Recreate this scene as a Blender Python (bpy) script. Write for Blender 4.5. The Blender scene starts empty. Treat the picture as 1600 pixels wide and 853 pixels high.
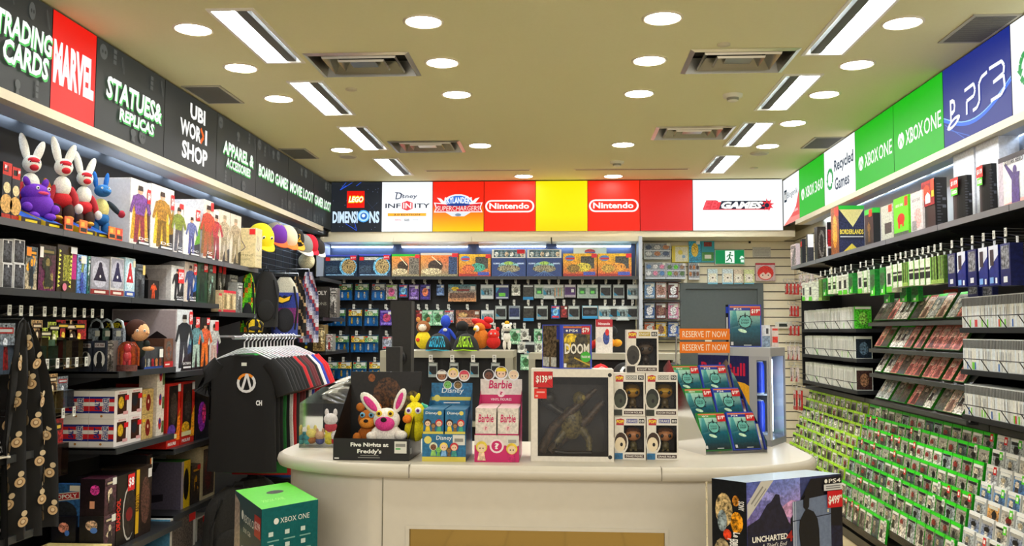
import bpy, math, random
from mathutils import Vector, Matrix
R = random.Random(7)
S = bpy.context.scene
COL = S.collection
# ---------------------------------------------------------------- camera
FPX, PITCH, YAW, ROLL, EYE = 1400., .0647, .059, .0029, 1.6
cd = bpy.data.cameras.new('camera'); cam = bpy.data.objects.new('camera', cd); COL.objects.link(cam)
cd.sensor_width = 36; cd.lens = 36*FPX/1600; cd.clip_start = .05; cd.clip_end = 200
cam.matrix_world = (Matrix.Translation((0, 0, EYE)) @ Matrix.Rotation(YAW, 4, 'Z') @
                    Matrix.Rotation(math.pi/2+PITCH, 4, 'X') @ Matrix.Rotation(ROLL, 4, 'Z'))
S.camera = cam
# ---------------------------------------------------------------- world, exposure
w = bpy.data.worlds.new('mall_hall'); S.world = w; w.use_nodes = True
w.node_tree.nodes['Background'].inputs[0].default_value = (1, .95, .88, 1)
w.node_tree.nodes['Background'].inputs[1].default_value = .55
S.view_settings.view_transform = 'Standard'; S.view_settings.look = 'None'; S.view_settings.exposure = .95

# ---------------------------------------------------------------- light levels
P_HALL = 85.
E_SIGN, E_LAMP = .56, 37.0
CEIL = 3.376
XL, XR, YB = -3.12, 2.80, 11.05          # inner faces of the side walls and the back wall
YF = -1.2                                # where the shop opens to the hall

def area(name, loc, sx, sy, power, col=(1, 1, 1), rot=(0, 0, 0), spread=math.pi):
    l = bpy.data.lights.new(name, 'AREA'); l.shape = 'RECTANGLE'; l.size = sx; l.size_y = sy
    l.energy = power; l.color = col; l.spread = spread
    o = bpy.data.objects.new(name, l); o.location = loc; o.rotation_euler = rot; COL.objects.link(o); return o
area('hall_light', (-.1, -1.9, 3.15), 5, 1.6, P_HALL, (1, .95, .86), (math.radians(28), 0, 0))

# ---------------------------------------------------------------- pixel helpers (1600x853)
def ray(px, py):
    X, Y = (px-800)/FPX, (py-426.5)/FPX
    c, s = math.cos(ROLL), math.sin(ROLL)
    X, Y = X*c+Y*s, -X*s+Y*c
    y = math.cos(PITCH)+Y*math.sin(PITCH); z = math.sin(PITCH)-Y*math.cos(PITCH)
    return Vector((X*math.cos(YAW)-y*math.sin(YAW), X*math.sin(YAW)+y*math.cos(YAW), z))
def onx(px, py, x): d = ray(px, py); return d*(x/d.x)+Vector((0, 0, EYE))
def ony(px, py, y): d = ray(px, py); return d*(y/d.y)+Vector((0, 0, EYE))
def onz(px, py, z): d = ray(px, py); return d*((z-EYE)/d.z)+Vector((0, 0, EYE))

# ---------------------------------------------------------------- colour and materials
def lin(c):
    if isinstance(c, str):
        c = c.lstrip('#'); c = tuple(int(c[i:i+2], 16)/255 for i in (0, 2, 4))
    return tuple((x/12.92 if x <= .04045 else ((x+.055)/1.055)**2.4) for x in c[:3])
CC = {}
def C(c, a=0.):
    k = (c, a)
    if k not in CC: CC[k] = lin(c)+(a,)
    return CC[k]
def mix(a, b, t): return tuple(x*(1-t)+y*t for x, y in zip(a, b))

MATS = {}
def nodes(name):
    m = bpy.data.materials.new(name); m.use_nodes = True; nt = m.node_tree
    return m, nt, nt.nodes, nt.links, nt.nodes['Principled BSDF']
def print_mat(name, rough=.5, metal=0., coat=0., emit=0., scale=70.):
    m, nt, N, Lk, b = nodes(name)
    a = N.new('ShaderNodeAttribute'); a.attribute_name = 'Col'
    tc = N.new('ShaderNodeTexCoord'); no = N.new('ShaderNodeTexNoise'); no.inputs['Scale'].default_value = scale
    no.inputs['Detail'].default_value = 3; no.inputs['Roughness'].default_value = .65
    Lk.new(tc.outputs['Object'], no.inputs['Vector'])
    mr = N.new('ShaderNodeMapRange'); mr.inputs[1].default_value = .38; mr.inputs[2].default_value = .62
    mr.inputs[3].default_value = .1; mr.inputs[4].default_value = 1.95
    Lk.new(no.outputs['Fac'], mr.inputs[0])
    one = N.new('ShaderNodeMix'); one.data_type = 'FLOAT'; one.inputs[2].default_value = 1.
    Lk.new(a.outputs['Alpha'], one.inputs[0]); Lk.new(mr.outputs[0], one.inputs[3])
    vm = N.new('ShaderNodeVectorMath'); vm.operation = 'SCALE'
    Lk.new(a.outputs['Color'], vm.inputs[0]); Lk.new(one.outputs[0], vm.inputs['Scale'])
    Lk.new(vm.outputs[0], b.inputs['Base Color'])
    b.inputs['Roughness'].default_value = rough; b.inputs['Metallic'].default_value = metal
    b.inputs['Coat Weight'].default_value = coat; b.inputs['Coat Roughness'].default_value = .08
    if emit:
        Lk.new(vm.outputs[0], b.inputs['Emission Color']); b.inputs['Emission Strength'].default_value = emit
        b.inputs['Specular IOR Level'].default_value = .2
        bc = N.new('ShaderNodeVectorMath'); bc.operation = 'SCALE'; bc.inputs['Scale'].default_value = .08
        Lk.new(vm.outputs[0], bc.inputs[0]); Lk.new(bc.outputs[0], b.inputs['Base Color'])
    MATS[name] = m; return m
print_mat('matt_print', .62)
print_mat('gloss_print', .36, coat=.1)
MATS['gloss_print'].node_tree.nodes['Principled BSDF'].inputs['Specular IOR Level'].default_value = .35
print_mat('coarse_print', .5, scale=22.)
print_mat('lit_sign', .5, emit=E_SIGN, scale=22.)
print_mat('lamp_glow', .5, emit=E_LAMP)
print_mat('tube_glow', .5, emit=11.)
print_mat('metal', .3, metal=1.)
print_mat('fabric', .9, scale=160.)
def clear_mat(name, tint=(1, 1, 1), alpha=.25, rough=.08):
    m, nt, N, Lk, b = nodes(name)
    tr = N.new('ShaderNodeBsdfTransparent'); tr.inputs[0].default_value = tint+(1,)
    g = N.new('ShaderNodeBsdfGlossy'); g.inputs['Roughness'].default_value = rough
    fr = N.new('ShaderNodeFresnel'); fr.inputs[0].default_value = 1.3
    ad = N.new('ShaderNodeMath'); ad.operation = 'ADD'; ad.inputs[1].default_value = alpha
    mx = N.new('ShaderNodeMixShader'); out = N['Material Output']
    Lk.new(fr.outputs[0], ad.inputs[0]); Lk.new(ad.outputs[0], mx.inputs[0])
    Lk.new(tr.outputs[0], mx.inputs[1]); Lk.new(g.outputs[0], mx.inputs[2]); Lk.new(mx.outputs[0], out.inputs[0])
    MATS[name] = m; return m
clear_mat('clear_plastic', (.96, .97, .97), .0)
clear_mat('dim_window', (.86, .84, .8), .02, .1)

# ---------------------------------------------------------------- mesh builder
class MB:
    def __init__(s): s.v = []; s.f = []; s.c = []; s.m = []; s.sm = []
    def face(s, pts, col, m='matt_print', smooth=False):
        """col: one linear rgba or one per point"""
        n = len(s.v); s.v += [tuple(p) for p in pts]; s.f.append(tuple(range(n, n+len(pts))))
        s.c.append(col if isinstance(col, list) else [col]*len(pts)); s.m.append(m); s.sm.append(smooth)
    def grid(s, rows, col, m='matt_print', smooth=True, closed=False):
        """rows of points; shared vertices so that it shades smooth"""
        n = len(s.v); k = len(rows[0])
        for r in rows: s.v += [tuple(p) for p in r]
        for i in range(len(rows)-1):
            for j in range(k if closed else k-1):
                j2 = (j+1) % k
                s.f.append((n+i*k+j, n+i*k+j2, n+(i+1)*k+j2, n+(i+1)*k+j))
                cc = col(i, j) if callable(col) else col
                s.c.append([cc]*4); s.m.append(m); s.sm.append(smooth)
    def box(s, x0, x1, y0, y1, z0, z1, col, m='matt_print', **kw):
        if x0 > x1: x0, x1 = x1, x0
        if y0 > y1: y0, y1 = y1, y0
        if z0 > z1: z0, z1 = z1, z0
        a = [(x0,y0,z0),(x1,y0,z0),(x1,y1,z0),(x0,y1,z0),(x0,y0,z1),(x1,y0,z1),(x1,y1,z1),(x0,y1,z1)]
        for k, q in (('bottom',(0,3,2,1)),('top',(4,5,6,7)),('front',(0,1,5,4)),('back',(2,3,7,6)),('left',(3,0,4,7)),('right',(1,2,6,5))):
            c = kw.get(k, col)
            if c is not None: s.face([a[i] for i in q], c, m)
        return s
    def prism(s, poly, z0, z1, col, m='matt_print', top=None, side=None, smooth=False):
        """poly: ccw xy points"""
        s.face([(x, y, z1) for x, y in poly], top or col, m)
        s.face([(x, y, z0) for x, y in poly[::-1]], col, m)
        s.grid([[(x, y, z0) for x, y in poly], [(x, y, z1) for x, y in poly]], side or col, m, smooth, True)
        return s
    def ell(s, c, r, col, m='matt_print', n=12, k=8, M=None):
        rows = []
        for i in range(k+1):
            t = math.pi*i/k; rr = math.sin(t); z = -math.cos(t)
            row = []
            for j in range(n):
                a = 2*math.pi*j/n; p = Vector((r[0]*rr*math.cos(a), r[1]*rr*math.sin(a), r[2]*z))
                if M: p = M @ p
                row.append((c[0]+p.x, c[1]+p.y, c[2]+p.z))
            rows.append(row)
        s.grid(rows, col, m, True, True); return s
    def tube(s, pts, r, col, m='matt_print', n=6, closed=False):
        pts = [Vector(p) for p in pts]; rows = []
        rr = r if isinstance(r, (list, tuple)) else [r]*len(pts)
        for i, p in enumerate(pts):
            a = pts[max(i-1, 0)]; b = pts[min(i+1, len(pts)-1)]; t = (b-a).normalized() if (b-a).length else Vector((0,0,1))
            u = t.orthogonal().normalized() if abs(t.z) < .9 else t.cross(Vector((1,0,0))).normalized()
            if abs(t.z) < .9: u = t.cross(Vector((0,0,1))).normalized()
            v = t.cross(u)
            rows.append([tuple(p+(u*math.cos(2*math.pi*j/n)+v*math.sin(2*math.pi*j/n))*rr[i]) for j in range(n)])
        s.grid(rows, col, m, True, True)
        s.face(rows[0][::-1], col if not callable(col) else col(0, 0), m); s.face(rows[-1], col if not callable(col) else col(0, 0), m); return s
    def lathe(s, prof, col, m='matt_print', n=20, c=(0, 0, 0), cap=True):
        rows = [[(c[0]+r*math.cos(2*math.pi*j/n), c[1]+r*math.sin(2*math.pi*j/n), c[2]+z) for j in range(n)] for r, z in prof]
        s.grid(rows, (lambda i, j: col[i]) if isinstance(col, list) else col, m, True, True)
        if cap:
            s.face(rows[0][::-1], col[0] if isinstance(col, list) else col, m); s.face(rows[-1], col[-1] if isinstance(col, list) else col, m)
        return s
    def data(s, name):
        me = bpy.data.meshes.new(name); me.from_pydata(s.v, [], s.f)
        used = sorted(set(s.m)); ix = {u: i for i, u in enumerate(used)}
        for u in used: me.materials.append(MATS[u])
        me.polygons.foreach_set('material_index', [ix[x] for x in s.m])
        me.polygons.foreach_set('use_smooth', s.sm)
        at = me.color_attributes.new('Col', 'FLOAT_COLOR', 'CORNER')
        buf = []
        for cs in s.c:
            for c in cs: buf += list(c[:4]) if len(c) > 3 else list(c)+[0.]
        at.data.foreach_set('color', buf)
        me.update(); return me
    def obj(s, name, parent=None, loc=None):
        o = bpy.data.objects.new(name, s.data(name)); COL.objects.link(o)
        if parent: o.parent = parent
        if loc: o.location = loc
        return o

# ---------------------------------------------------------------- lettering
GL = {}
def glyphs(txt, bold=0., shear=0.):
    k = (txt, bold, shear)
    if k in GL: return GL[k]
    cu = bpy.data.curves.new('t', 'FONT'); cu.body = txt; cu.resolution_u = 2; cu.offset = bold; cu.shear = shear
    cu.align_x = 'LEFT'
    o = bpy.data.objects.new('t', cu); me = o.to_mesh()
    vs = [(v.co.x, v.co.y) for v in me.vertices]; fs = [tuple(p.vertices) for p in me.polygons]
    o.to_mesh_clear(); bpy.data.objects.remove(o); bpy.data.curves.remove(cu)
    if not vs: vs = [(0, 0)]
    x0 = min(v[0] for v in vs); x1 = max(v[0] for v in vs); y0 = min(v[1] for v in vs); y1 = max(v[1] for v in vs)
    w_, h_ = max(x1-x0, 1e-6), max(y1-y0, 1e-6)
    GL[k] = ([((x-x0)/w_-.5, (y-y0)/h_-.5) for x, y in vs], fs, w_/h_); return GL[k]

class Face:
    """a printed face: origin, u and v axes (metres); layers stack outwards along the normal"""
    STEP = .00035
    def __init__(s, mb, O, U, V, m='matt_print'):
        s.mb = mb; s.O = Vector(O); s.U = Vector(U).normalized(); s.V = Vector(V).normalized()
        s.w = Vector(U).length; s.h = Vector(V).length; s.N = s.U.cross(s.V); s.l = 1; s.m = m
    def P(s, u, v): return s.O+s.U*(u*s.w)+s.V*(v*s.h)+s.N*(s.l*s.STEP)
    def poly(s, pts, col, m=None, up=True):
        s.mb.face([s.P(u, v) for u, v in pts], col, m or s.m)
        if up: s.l += 1
        return s
    def rect(s, u0, v0, u1, v1, col, m=None):
        return s.poly([(u0, v0), (u1, v0), (u1, v1), (u0, v1)], col, m)
    def ell(s, cu, cv, ru, rv, col, m=None, n=14, rot=0.):
        return s.poly([(cu+ru*math.cos(a)*math.cos(rot)-rv*math.sin(a)*math.sin(rot)*s.h/s.w, cv+rv*math.sin(a)*math.cos(rot)+ru*math.cos(a)*math.sin(rot)*s.w/s.h)
                       for a in (2*math.pi*i/n for i in range(n))], col, m)
    def disc(s, cu, cv, r, col, m=None, n=16):
        """r in v units, round on the face"""
        return s.ell(cu, cv, r*s.h/s.w, r, col, m, n)
    def text(s, t, cu, cv, w, h, col, bold=0., shear=0., m=None, rot=0., fit=True):
        vs, fs, ar = glyphs(t, bold, shear)
        if not fit: w = h*s.h*ar/s.w
        c, n = math.cos(rot), math.sin(rot)
        W, H = w*s.w, h*s.h
        base = len(s.mb.v)
        for x, y in vs:
            X, Y = x*W, y*H
            X, Y = X*c-Y*n, X*n+Y*c
            s.mb.v.append(tuple(s.P(cu+X/s.w, cv+Y/s.h)))
        for f in fs:
            s.mb.f.append(tuple(base+i for i in f)); s.mb.c.append([col]*len(f)); s.mb.m.append(m or s.m); s.mb.sm.append(False)
        s.l += 1; return s
    def line(s, pts, wd, col, m=None):
        for (a, b), (c, d) in zip(pts, pts[1:]):
            dx, dy = (c-a)*s.w, (d-b)*s.h; L = math.hypot(dx, dy) or 1; ox, oy = -dy/L*wd/2/s.w, dx/L*wd/2/s.h
            s.poly([(a+ox, b+oy), (a-ox, b-oy), (c-ox, d-oy), (c+ox, d+oy)], col, m, up=False)
        s.l += 1; return s

def faceof(mb, x0, x1, y0, y1, z0, z1, side, m='matt_print'):
    if side == 'front': return Face(mb, (x0, y0, z0), (x1-x0, 0, 0), (0, 0, z1-z0), m)
    if side == 'right': return Face(mb, (x1, y0, z0), (0, y1-y0, 0), (0, 0, z1-z0), m)
    if side == 'left': return Face(mb, (x0, y1, z0), (0, y0-y1, 0), (0, 0, z1-z0), m)
    if side == 'top': return Face(mb, (x0, y0, z1), (x1-x0, 0, 0), (0, y1-y0, 0), m)
    if side == 'bottom': return Face(mb, (x0, y1, z0), (x1-x0, 0, 0), (0, y0-y1, 0), m)

# ---------------------------------------------------------------- naming
def tag(o, label, cat, group=None, kind=None):
    if kind == 'structure':
        o['kind'] = kind
        if label: o['label'] = label
        return o
    if label: o['label'] = label
    if cat: o['category'] = cat
    if group: o['group'] = group
    if kind: o['kind'] = kind
    return o
def empty(name, loc, label=None, cat=None, group=None, rz=0.):
    o = bpy.data.objects.new(name, None); o.location = loc; o.rotation_euler = (0, 0, rz); o.empty_display_size = .05
    COL.objects.link(o); return tag(o, label, cat, group)
def dup(o, loc=None, rot=None, label=None):
    r = o.copy(); COL.objects.link(r)
    if loc is not None: r.location = loc
    if rot is not None: r.rotation_euler = rot
    if label: r['label'] = label
    for ch in list(o.children):
        c = ch.copy(); COL.objects.link(c); c.parent = r
        for g in list(ch.children):
            d = g.copy(); COL.objects.link(d); d.parent = c
    return r
def struct(mb, name, label=None): return tag(mb.obj(name), label, None, None, 'structure')
NUM = ['first','second','third','fourth','fifth','sixth','seventh','eighth','ninth','tenth','eleventh','twelfth','thirteenth','fourteenth','fifteenth','sixteenth',
       'seventeenth','eighteenth','nineteenth','twentieth']
def nth(i):
    return NUM[i] if i < 20 else {20: 'twenty', 30: 'thirty', 40: 'forty', 50: 'fifty', 60: 'sixty', 70: 'seventy'}[(i+1)//10*10]+('-'+NUM[(i+1) % 10-1] if (i+1) % 10 else 'th').replace('tyth', 'tieth')
WHITE, BLACK = C('f4f4f0'), C('0c0c0c')
# ================================================================ SETTING
def floor_mat():
    m, nt, N, Lk, b = nodes('floor_tile')
    tc = N.new('ShaderNodeTexCoord'); br = N.new('ShaderNodeTexBrick'); br.offset = 0
    br.inputs['Color1'].default_value = lin('cbb78e')+(1,); br.inputs['Color2'].default_value = lin('c2ae84')+(1,)
    br.inputs['Mortar'].default_value = lin('7a6a50')+(1,); br.inputs['Scale'].default_value = 1
    br.inputs['Mortar Size'].default_value = .004; br.inputs['Brick Width'].default_value = .45; br.inputs['Row Height'].default_value = .45
    Lk.new(tc.outputs['Object'], br.inputs['Vector']); Lk.new(br.outputs['Color'], b.inputs['Base Color'])
    b.inputs['Roughness'].default_value = .3; MATS['floor_tile'] = m
def plain_noise(name, c1, c2, scale, rough, bump=0.):
    m, nt, N, Lk, b = nodes(name)
    tc = N.new('ShaderNodeTexCoord'); no = N.new('ShaderNodeTexNoise'); no.inputs['Scale'].default_value = scale; no.inputs['Detail'].default_value = 4
    mx = N.new('ShaderNodeMix'); mx.data_type = 'RGBA'; mx.inputs[6].default_value = lin(c1)+(1,); mx.inputs[7].default_value = lin(c2)+(1,)
    Lk.new(tc.outputs['Object'], no.inputs['Vector']); Lk.new(no.outputs['Fac'], mx.inputs[0]); Lk.new(mx.outputs[2], b.inputs['Base Color'])
    b.inputs['Roughness'].default_value = rough
    if bump:
        bp = N.new('ShaderNodeBump'); bp.inputs['Strength'].default_value = bump; Lk.new(no.outputs['Fac'], bp.inputs['Height']); Lk.new(bp.outputs[0], b.inputs['Normal'])
    MATS[name] = m
floor_mat()
plain_noise('ceiling_paint', 'e0dcb2', 'dbd6a8', 60, .9)
plain_noise('wall_paint', 'cfc4a4', 'c8bc9a', 40, .8)
plain_noise('black_board', '0b0b0d', '101114', 30, .6)
plain_noise('navy_board', '2c3a58', '34435f', 30, .45)
plain_noise('slatwall', 'e6dfc4', 'ddd5b8', 30, .55)
plain_noise('white_laminate', 'd8d2c4', 'd0cabc', 25, .35)
plain_noise('shelf_metal', '1e1f21', '26282a', 60, .35)
plain_noise('trim_cream', 'd9cfb4', 'd2c8ac', 30, .5)
plain_noise('door_grey', '4c5454', '555d5c', 30, .6)
plain_noise('canopy_white', 'b9c0cc', 'aeb6c4', 20, .4)
K = C('141517')
def block(name, m, x0, x1, y0, y1, z0, z1, label=None):
    b = MB(); b.box(x0, x1, y0, y1, z0, z1, WHITE, m); return struct(b, name, label)
block('floor', 'floor_tile', XL-.1, XR+.1, -5, YB+.1, -.1, 0, 'beige tiled floor of the shop')
TROF = [(x, y) for x in (-1.97, 1.53) for y in (4.76, 6.20, 7.62, 9.06)]      # near-left corners, .24 x 1.0
DIFF = [(-1.665, 5.58), (.815, 5.62), (-1.65, 8.25), (.815, 7.76)]            # .65 x .5 air diffusers
HOLES = [(x, x+.24, y, y+.98) for x, y in TROF]+[(x, x+.65, y, y+.5) for x, y in DIFF]
b = MB(); xs = sorted({XL-.1, XR+.1, *[h[0] for h in HOLES], *[h[1] for h in HOLES]}); ys = sorted({YF, YB+.1, *[h[2] for h in HOLES], *[h[3] for h in HOLES]})
for x0, x1 in zip(xs, xs[1:]):
    y_run = None
    for y0, y1 in zip(ys, ys[1:]):
        cx, cy = (x0+x1)/2, (y0+y1)/2
        hole = any(h[0] < cx < h[1] and h[2] < cy < h[3] for h in HOLES)
        if not hole: b.box(x0, x1, y0, y1, CEIL, CEIL+.02, WHITE, 'ceiling_paint')
b.box(XL-.1, XR+.1, YF, YB+.1, CEIL+.2, CEIL+.22, C('3a3a38'))
struct(b, 'ceiling', 'warm cream ceiling with round downlights')
block('wall_left', 'black_board', XL-.1, XL, YF, YB+.1, 0, CEIL, 'dark wall behind the left shelving')
block('wall_right', 'wall_paint', XR, XR+.1, YF, YB+.1, 0, CEIL, 'cream wall behind the right shelving')
b = MB(); b.box(XL-.1, XR+.1, YB, YB+.1, 0, CEIL, WHITE, 'wall_paint'); struct(b, 'wall_back', 'cream back wall behind the slatwall')

# slatwall at the right end of the back wall and round the corner
def slats_back(x0, x1, y, z0, z1, holes=()):
    b = MB(); p = .103; z = z1
    while z > z0:
        a = max(z-p, z0)
        segs = [(x0, x1)]
        for hx0, hx1, hz in holes:
            if a < hz-.02: segs = [(x0, hx0), (hx1, x1)]
        for s0, s1 in segs:
            b.box(s0, s1, y-.018, y, a+.012, z, WHITE, 'slatwall'); b.box(s0, s1, y-.004, y, a, a+.012, C('3a3428'))
        z -= p
    return b
DX0, DX1, DZ = 1.40, 2.40, 2.19
struct(slats_back(.93, XR, YB, .0, 2.80, [(DX0, DX1, DZ)]), 'wall_back_slatwall', 'cream slatwall panel at the right end of the back wall')
b = MB(); p = .103; z = 2.80
while z > 0:
    a = max(z-p, 0); b.box(XR-.018, XR, 9.35, YB-.018, a+.012, z, WHITE, 'slatwall'); b.box(XR-.004, XR, 9.35, YB-.018, a, a+.012, C('3a3428')); z -= p
struct(b, 'wall_right_slatwall', 'cream slatwall turning the back right corner')
# stockroom door in its grey frame
b = MB(); b.box(DX0, DX0+.07, YB-.05, YB, 0, DZ, WHITE, 'door_grey'); b.box(DX1-.07, DX1, YB-.05, YB, 0, DZ, WHITE, 'door_grey'); b.box(DX0+.07, DX1-.07, YB-.05, YB, DZ-.07, DZ, WHITE, 'door_grey')
d = struct(b, 'door_1', 'grey stockroom door in a grey frame on the back wall')
b = MB(); b.box(DX0+.07, DX1-.07, YB-.02, YB, 0, DZ-.07, WHITE, 'door_grey'); b.obj('door_leaf', d)
b = MB(); b.tube([(DX0+.16, YB-.02, 1.0), (DX0+.16, YB-.08, 1.0), (DX0+.28, YB-.08, 1.0)], .012, C('b0b0b0'), 'metal'); b.obj('door_handle', d)
# kick boards
block('baseboard_right', 'black_board', 2.60, XR, 3.2, 9.35, 0, .12)
# ceiling bulkhead over the lit signs is flush with the ceiling: light boxes
ZSL, ZSR, ZSB = 2.803, 2.83, 2.772
XSL, XSR, YSB = -2.813, 2.5555, 10.467
block('trim_1', 'canopy_white', -3.02, XSL-.06, 1.5, 10.587, 2.752, 2.80, 'white lamp canopy over the left shelves')
block('trim_2', 'canopy_white', XSR+.06, 2.72, 1.5, 10.0, 2.78, 2.825, 'white lamp canopy over the right shelves')
block('trim_3', 'trim_cream', XSL-.06, XSL+.015, 1.5, 10.2, 2.752, 2.803, 'cream edge strip under the left signs')
block('trim_4', 'trim_cream', XSR-.015, XSR+.06, 1.5, 10.0, 2.78, 2.83, 'cream edge strip under the right signs')
b = MB()
b.box(XSL, 2.66, YSB+.02, YB, 2.70, ZSB, WHITE, 'trim_cream')
struct(b, 'trim_5', 'beige ledge under the back signs')
b = MB()
for x in (-2.86, -2.0, -1.08, -.15):
    b.box(x+.003, x+(.86 if x < -2.5 else .917 if x<-.5 else .997), 10.30, YB, 2.635, 2.695, WHITE, 'trim_cream')
struct(b, 'trim_6', 'cream canopy edge over the back shelf')
block('trim_7', 'navy_board', -2.9, .83, 10.62, 10.66, 2.22, 2.64, 'navy back panel above the back shelf')
block('trim_8', 'black_board', -3.0, .83, 10.60, 10.66, 0, 2.22, 'black pegboard of the back wall unit')
block('trim_9', 'canopy_white', .845, .885, 10.28, 10.66, 0, 2.69, 'white end upright of the back wall unit')
# black pegboard fronts on the side walls
block('trim_13', 'canopy_white', -2.90, -2.82, 10.30, 10.60, 2.23, 2.63, 'pale slatted strip lit blue in the far left corner')
block('trim_10', 'black_board', XL, XL+.06, 1.5, 9.9, .12, 2.70, 'black pegboard along the left wall')
block('trim_11', 'black_board', XR-.06, XR, 3.2, 9.35, .12, 2.30, 'black pegboard along the right wall')
block('trim_12', 'canopy_white', XR-.06, XR, 3.2, 9.35, 2.30, 2.78, 'pale panel above the right top shelf')

# ---------------------------------------------------------------- lit signs
SG = 'lit_sign'
def sign(side, a0, a1, z0, draw, label, bg):
    e = .06
    b = MB()
    if side == 'L':
        b.box(XSL-e, XSL, a0+.004, a1-.004, z0, CEIL-.012, C('1a1a1a')); F = Face(b, (XSL, a0+.004, z0), (0, a1-a0-.008, 0), (0, 0, CEIL-.012-z0), SG)
    elif side == 'R':
        b.box(XSR, XSR+e, a0+.004, a1-.004, z0, CEIL-.012, C('1a1a1a')); F = Face(b, (XSR, a1-.004, z0), (0, a0-a1+.008, 0), (0, 0, CEIL-.012-z0), SG)
    else:
        b.box(a0+.003, a1-.003, YSB, YSB+e, z0, CEIL-.012, C('1a1a1a')); F = Face(b, (a0+.003, YSB, z0), (a1-a0-.006, 0, 0), (0, 0, CEIL-.012-z0), SG)
    F.STEP = .0006
    F.rect(0, 0, 1, 1, bg)
    if draw: draw(F)
    return tag(b.obj('sign_panel'), label, 'sign')
DK = C('2e302d'); DG = C('50524e')
def doodles(F, seed, n=7):
    r = random.Random(seed)
    for i in range(n):
        u = .08+.84*i/(n-1)+r.uniform(-.02, .02); v = r.choice((.1, .14, .88, .85, .9)); k = i % 4
        if k == 0: F.ell(u, v, .05, .085, DG); F.ell(u-.015, v, .011, .02, DK); F.ell(u+.02, v, .011, .02, DK)
        elif k == 1:
            for j in range(3): F.rect(u-.02, v-.09+j*.06, u+.02, v-.045+j*.06, DG)
        elif k == 2: F.ell(u, v, .012, .1, DG, rot=.3); F.ell(u, v, .006, .08, DK, rot=.3)
        else: F.ell(u, v, .04, .045, DG); F.poly([(u-.03, v-.1), (u+.03, v-.1), (u, v+.02)], DG)
def comic(F, lines, seed=1):
    doodles(F, seed)
    for t, cu, cv, w_, h_ in lines:
        F.text(t, cu+.012, cv-.02, w_, h_, C('46c052'), .035, .12); F.text(t, cu, cv, w_, h_, C('f2fbf2'), .035, .12)
def s_trading(F): comic(F, [('TRADING', .55, .60, .86, .22), ('CARDS', .58, .36, .7, .22)], 3)
def s_marvel(F): F.text('MARVEL', .5, .5, .93, .44, C('fbeef0'), .055)
def s_statues(F): comic(F, [('STATUES&', .52, .52, .82, .25), ('REPLICAS', .55, .28, .52, .14)], 5)
def s_work(F):
    F.text('UBI', .6, .80, .3, .21, WHITE, .04); F.text('WOR', .47, .53, .4, .22, WHITE, .04); F.text('SHOP', .56, .24, .5, .24, WHITE, .04)
    F.line([(.66, .63), (.72, .53), (.66, .43)], .03, C('e8641e')); F.rect(.75, .43, .79, .64, WHITE)
def s_apparel(F): comic(F, [('APPAREL &', .5, .55, .78, .2), ('ACCESSORIES', .5, .34, .62, .14)], 9)
LY = [4.10, 4.6754, 5.1399, 6.0673, 7.0169, 7.9497, 8.891, 9.8094, 10.587]
sign('L', 3.17, LY[0]-.003, ZSL, lambda F: doodles(F, 2), 'plain charcoal sign panel nearest the shop front on the left', DK)
sign('L', LY[0], LY[1], ZSL, s_trading, 'charcoal lit sign reading TRADING CARDS on the left wall', DK)
sign('L', LY[1], LY[2], ZSL, s_marvel, 'narrow red lit sign with tall white capitals on the left wall', C('e4170f'))
sign('L', LY[2], LY[3], ZSL, s_statues, 'charcoal lit sign reading STATUES and REPLICAS', DK)
sign('L', LY[3], LY[4], ZSL, s_work, 'charcoal lit sign with stacked narrow white capitals and an orange bracket', DK)
sign('L', LY[4], LY[5], ZSL, s_apparel, 'charcoal lit sign reading APPAREL and ACCESSORIES', DK)
sign('L', LY[5], LY[6], ZSL, lambda F: comic(F, [('BOARD GAMES', .5, .48, .94, .2)], 11), 'charcoal lit sign reading BOARD GAMES', DK)
sign('L', LY[6], LY[7], ZSL, lambda F: comic(F, [('MOVIE LOOT', .5, .48, .94, .2)], 13), 'charcoal lit sign reading MOVIE LOOT', DK)
sign('L', LY[7], LY[8], ZSL, lambda F: comic(F, [('GAMER LOOT', .47, .48, .9, .2)], 15), 'charcoal lit sign reading GAMER LOOT in the far left corner', DK)
# back row
BX = [-2.7825+.61*i for i in range(8)]+[2.52]
def s_lego(F):
    r = random.Random(4)
    for i in range(26): u, v = r.random(), r.random(); F.disc(u, v, .005, C('8a9ac8'))
    for a in ([(.3, 1), (.18, .84), (.42, .99)], [(.18, .84), (.3, .93)], [(.5, .92), (.6, 1)], [(.3, .16), (.52, .02), (.48, .18)], [(.4, .1), (.52, .02)]): F.line(a, .006, C('2c5ae0'))
    F.line([(.6, .75), (.98, .3)], .002, C('3c4c6c')); F.line([(.4, .1), (.95, .6)], .002, C('3c4c6c'))
    F.rect(.32, .48, .67, .82, C('e8160c')); F.text('LEGO', .5, .65, .31, .15, C('ffe02a'), .09, .25); F.text('LEGO', .5, .65, .29, .11, C('fffdf8'), .03, .25)
    F.text('DIMENSI', .29, .29, .5, .24, C('cfe8ff'), .04); F.text('NS', .87, .29, .2, .24, C('cfe8ff'), .04)
    F.disc(.655, .31, .125, C('4aa2e8')); F.disc(.655, .31, .105, C('b8e6ff')); F.disc(.66, .31, .07, C('2c6cc0')); F.disc(.655, .32, .035, C('e8f8ff'))
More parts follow.
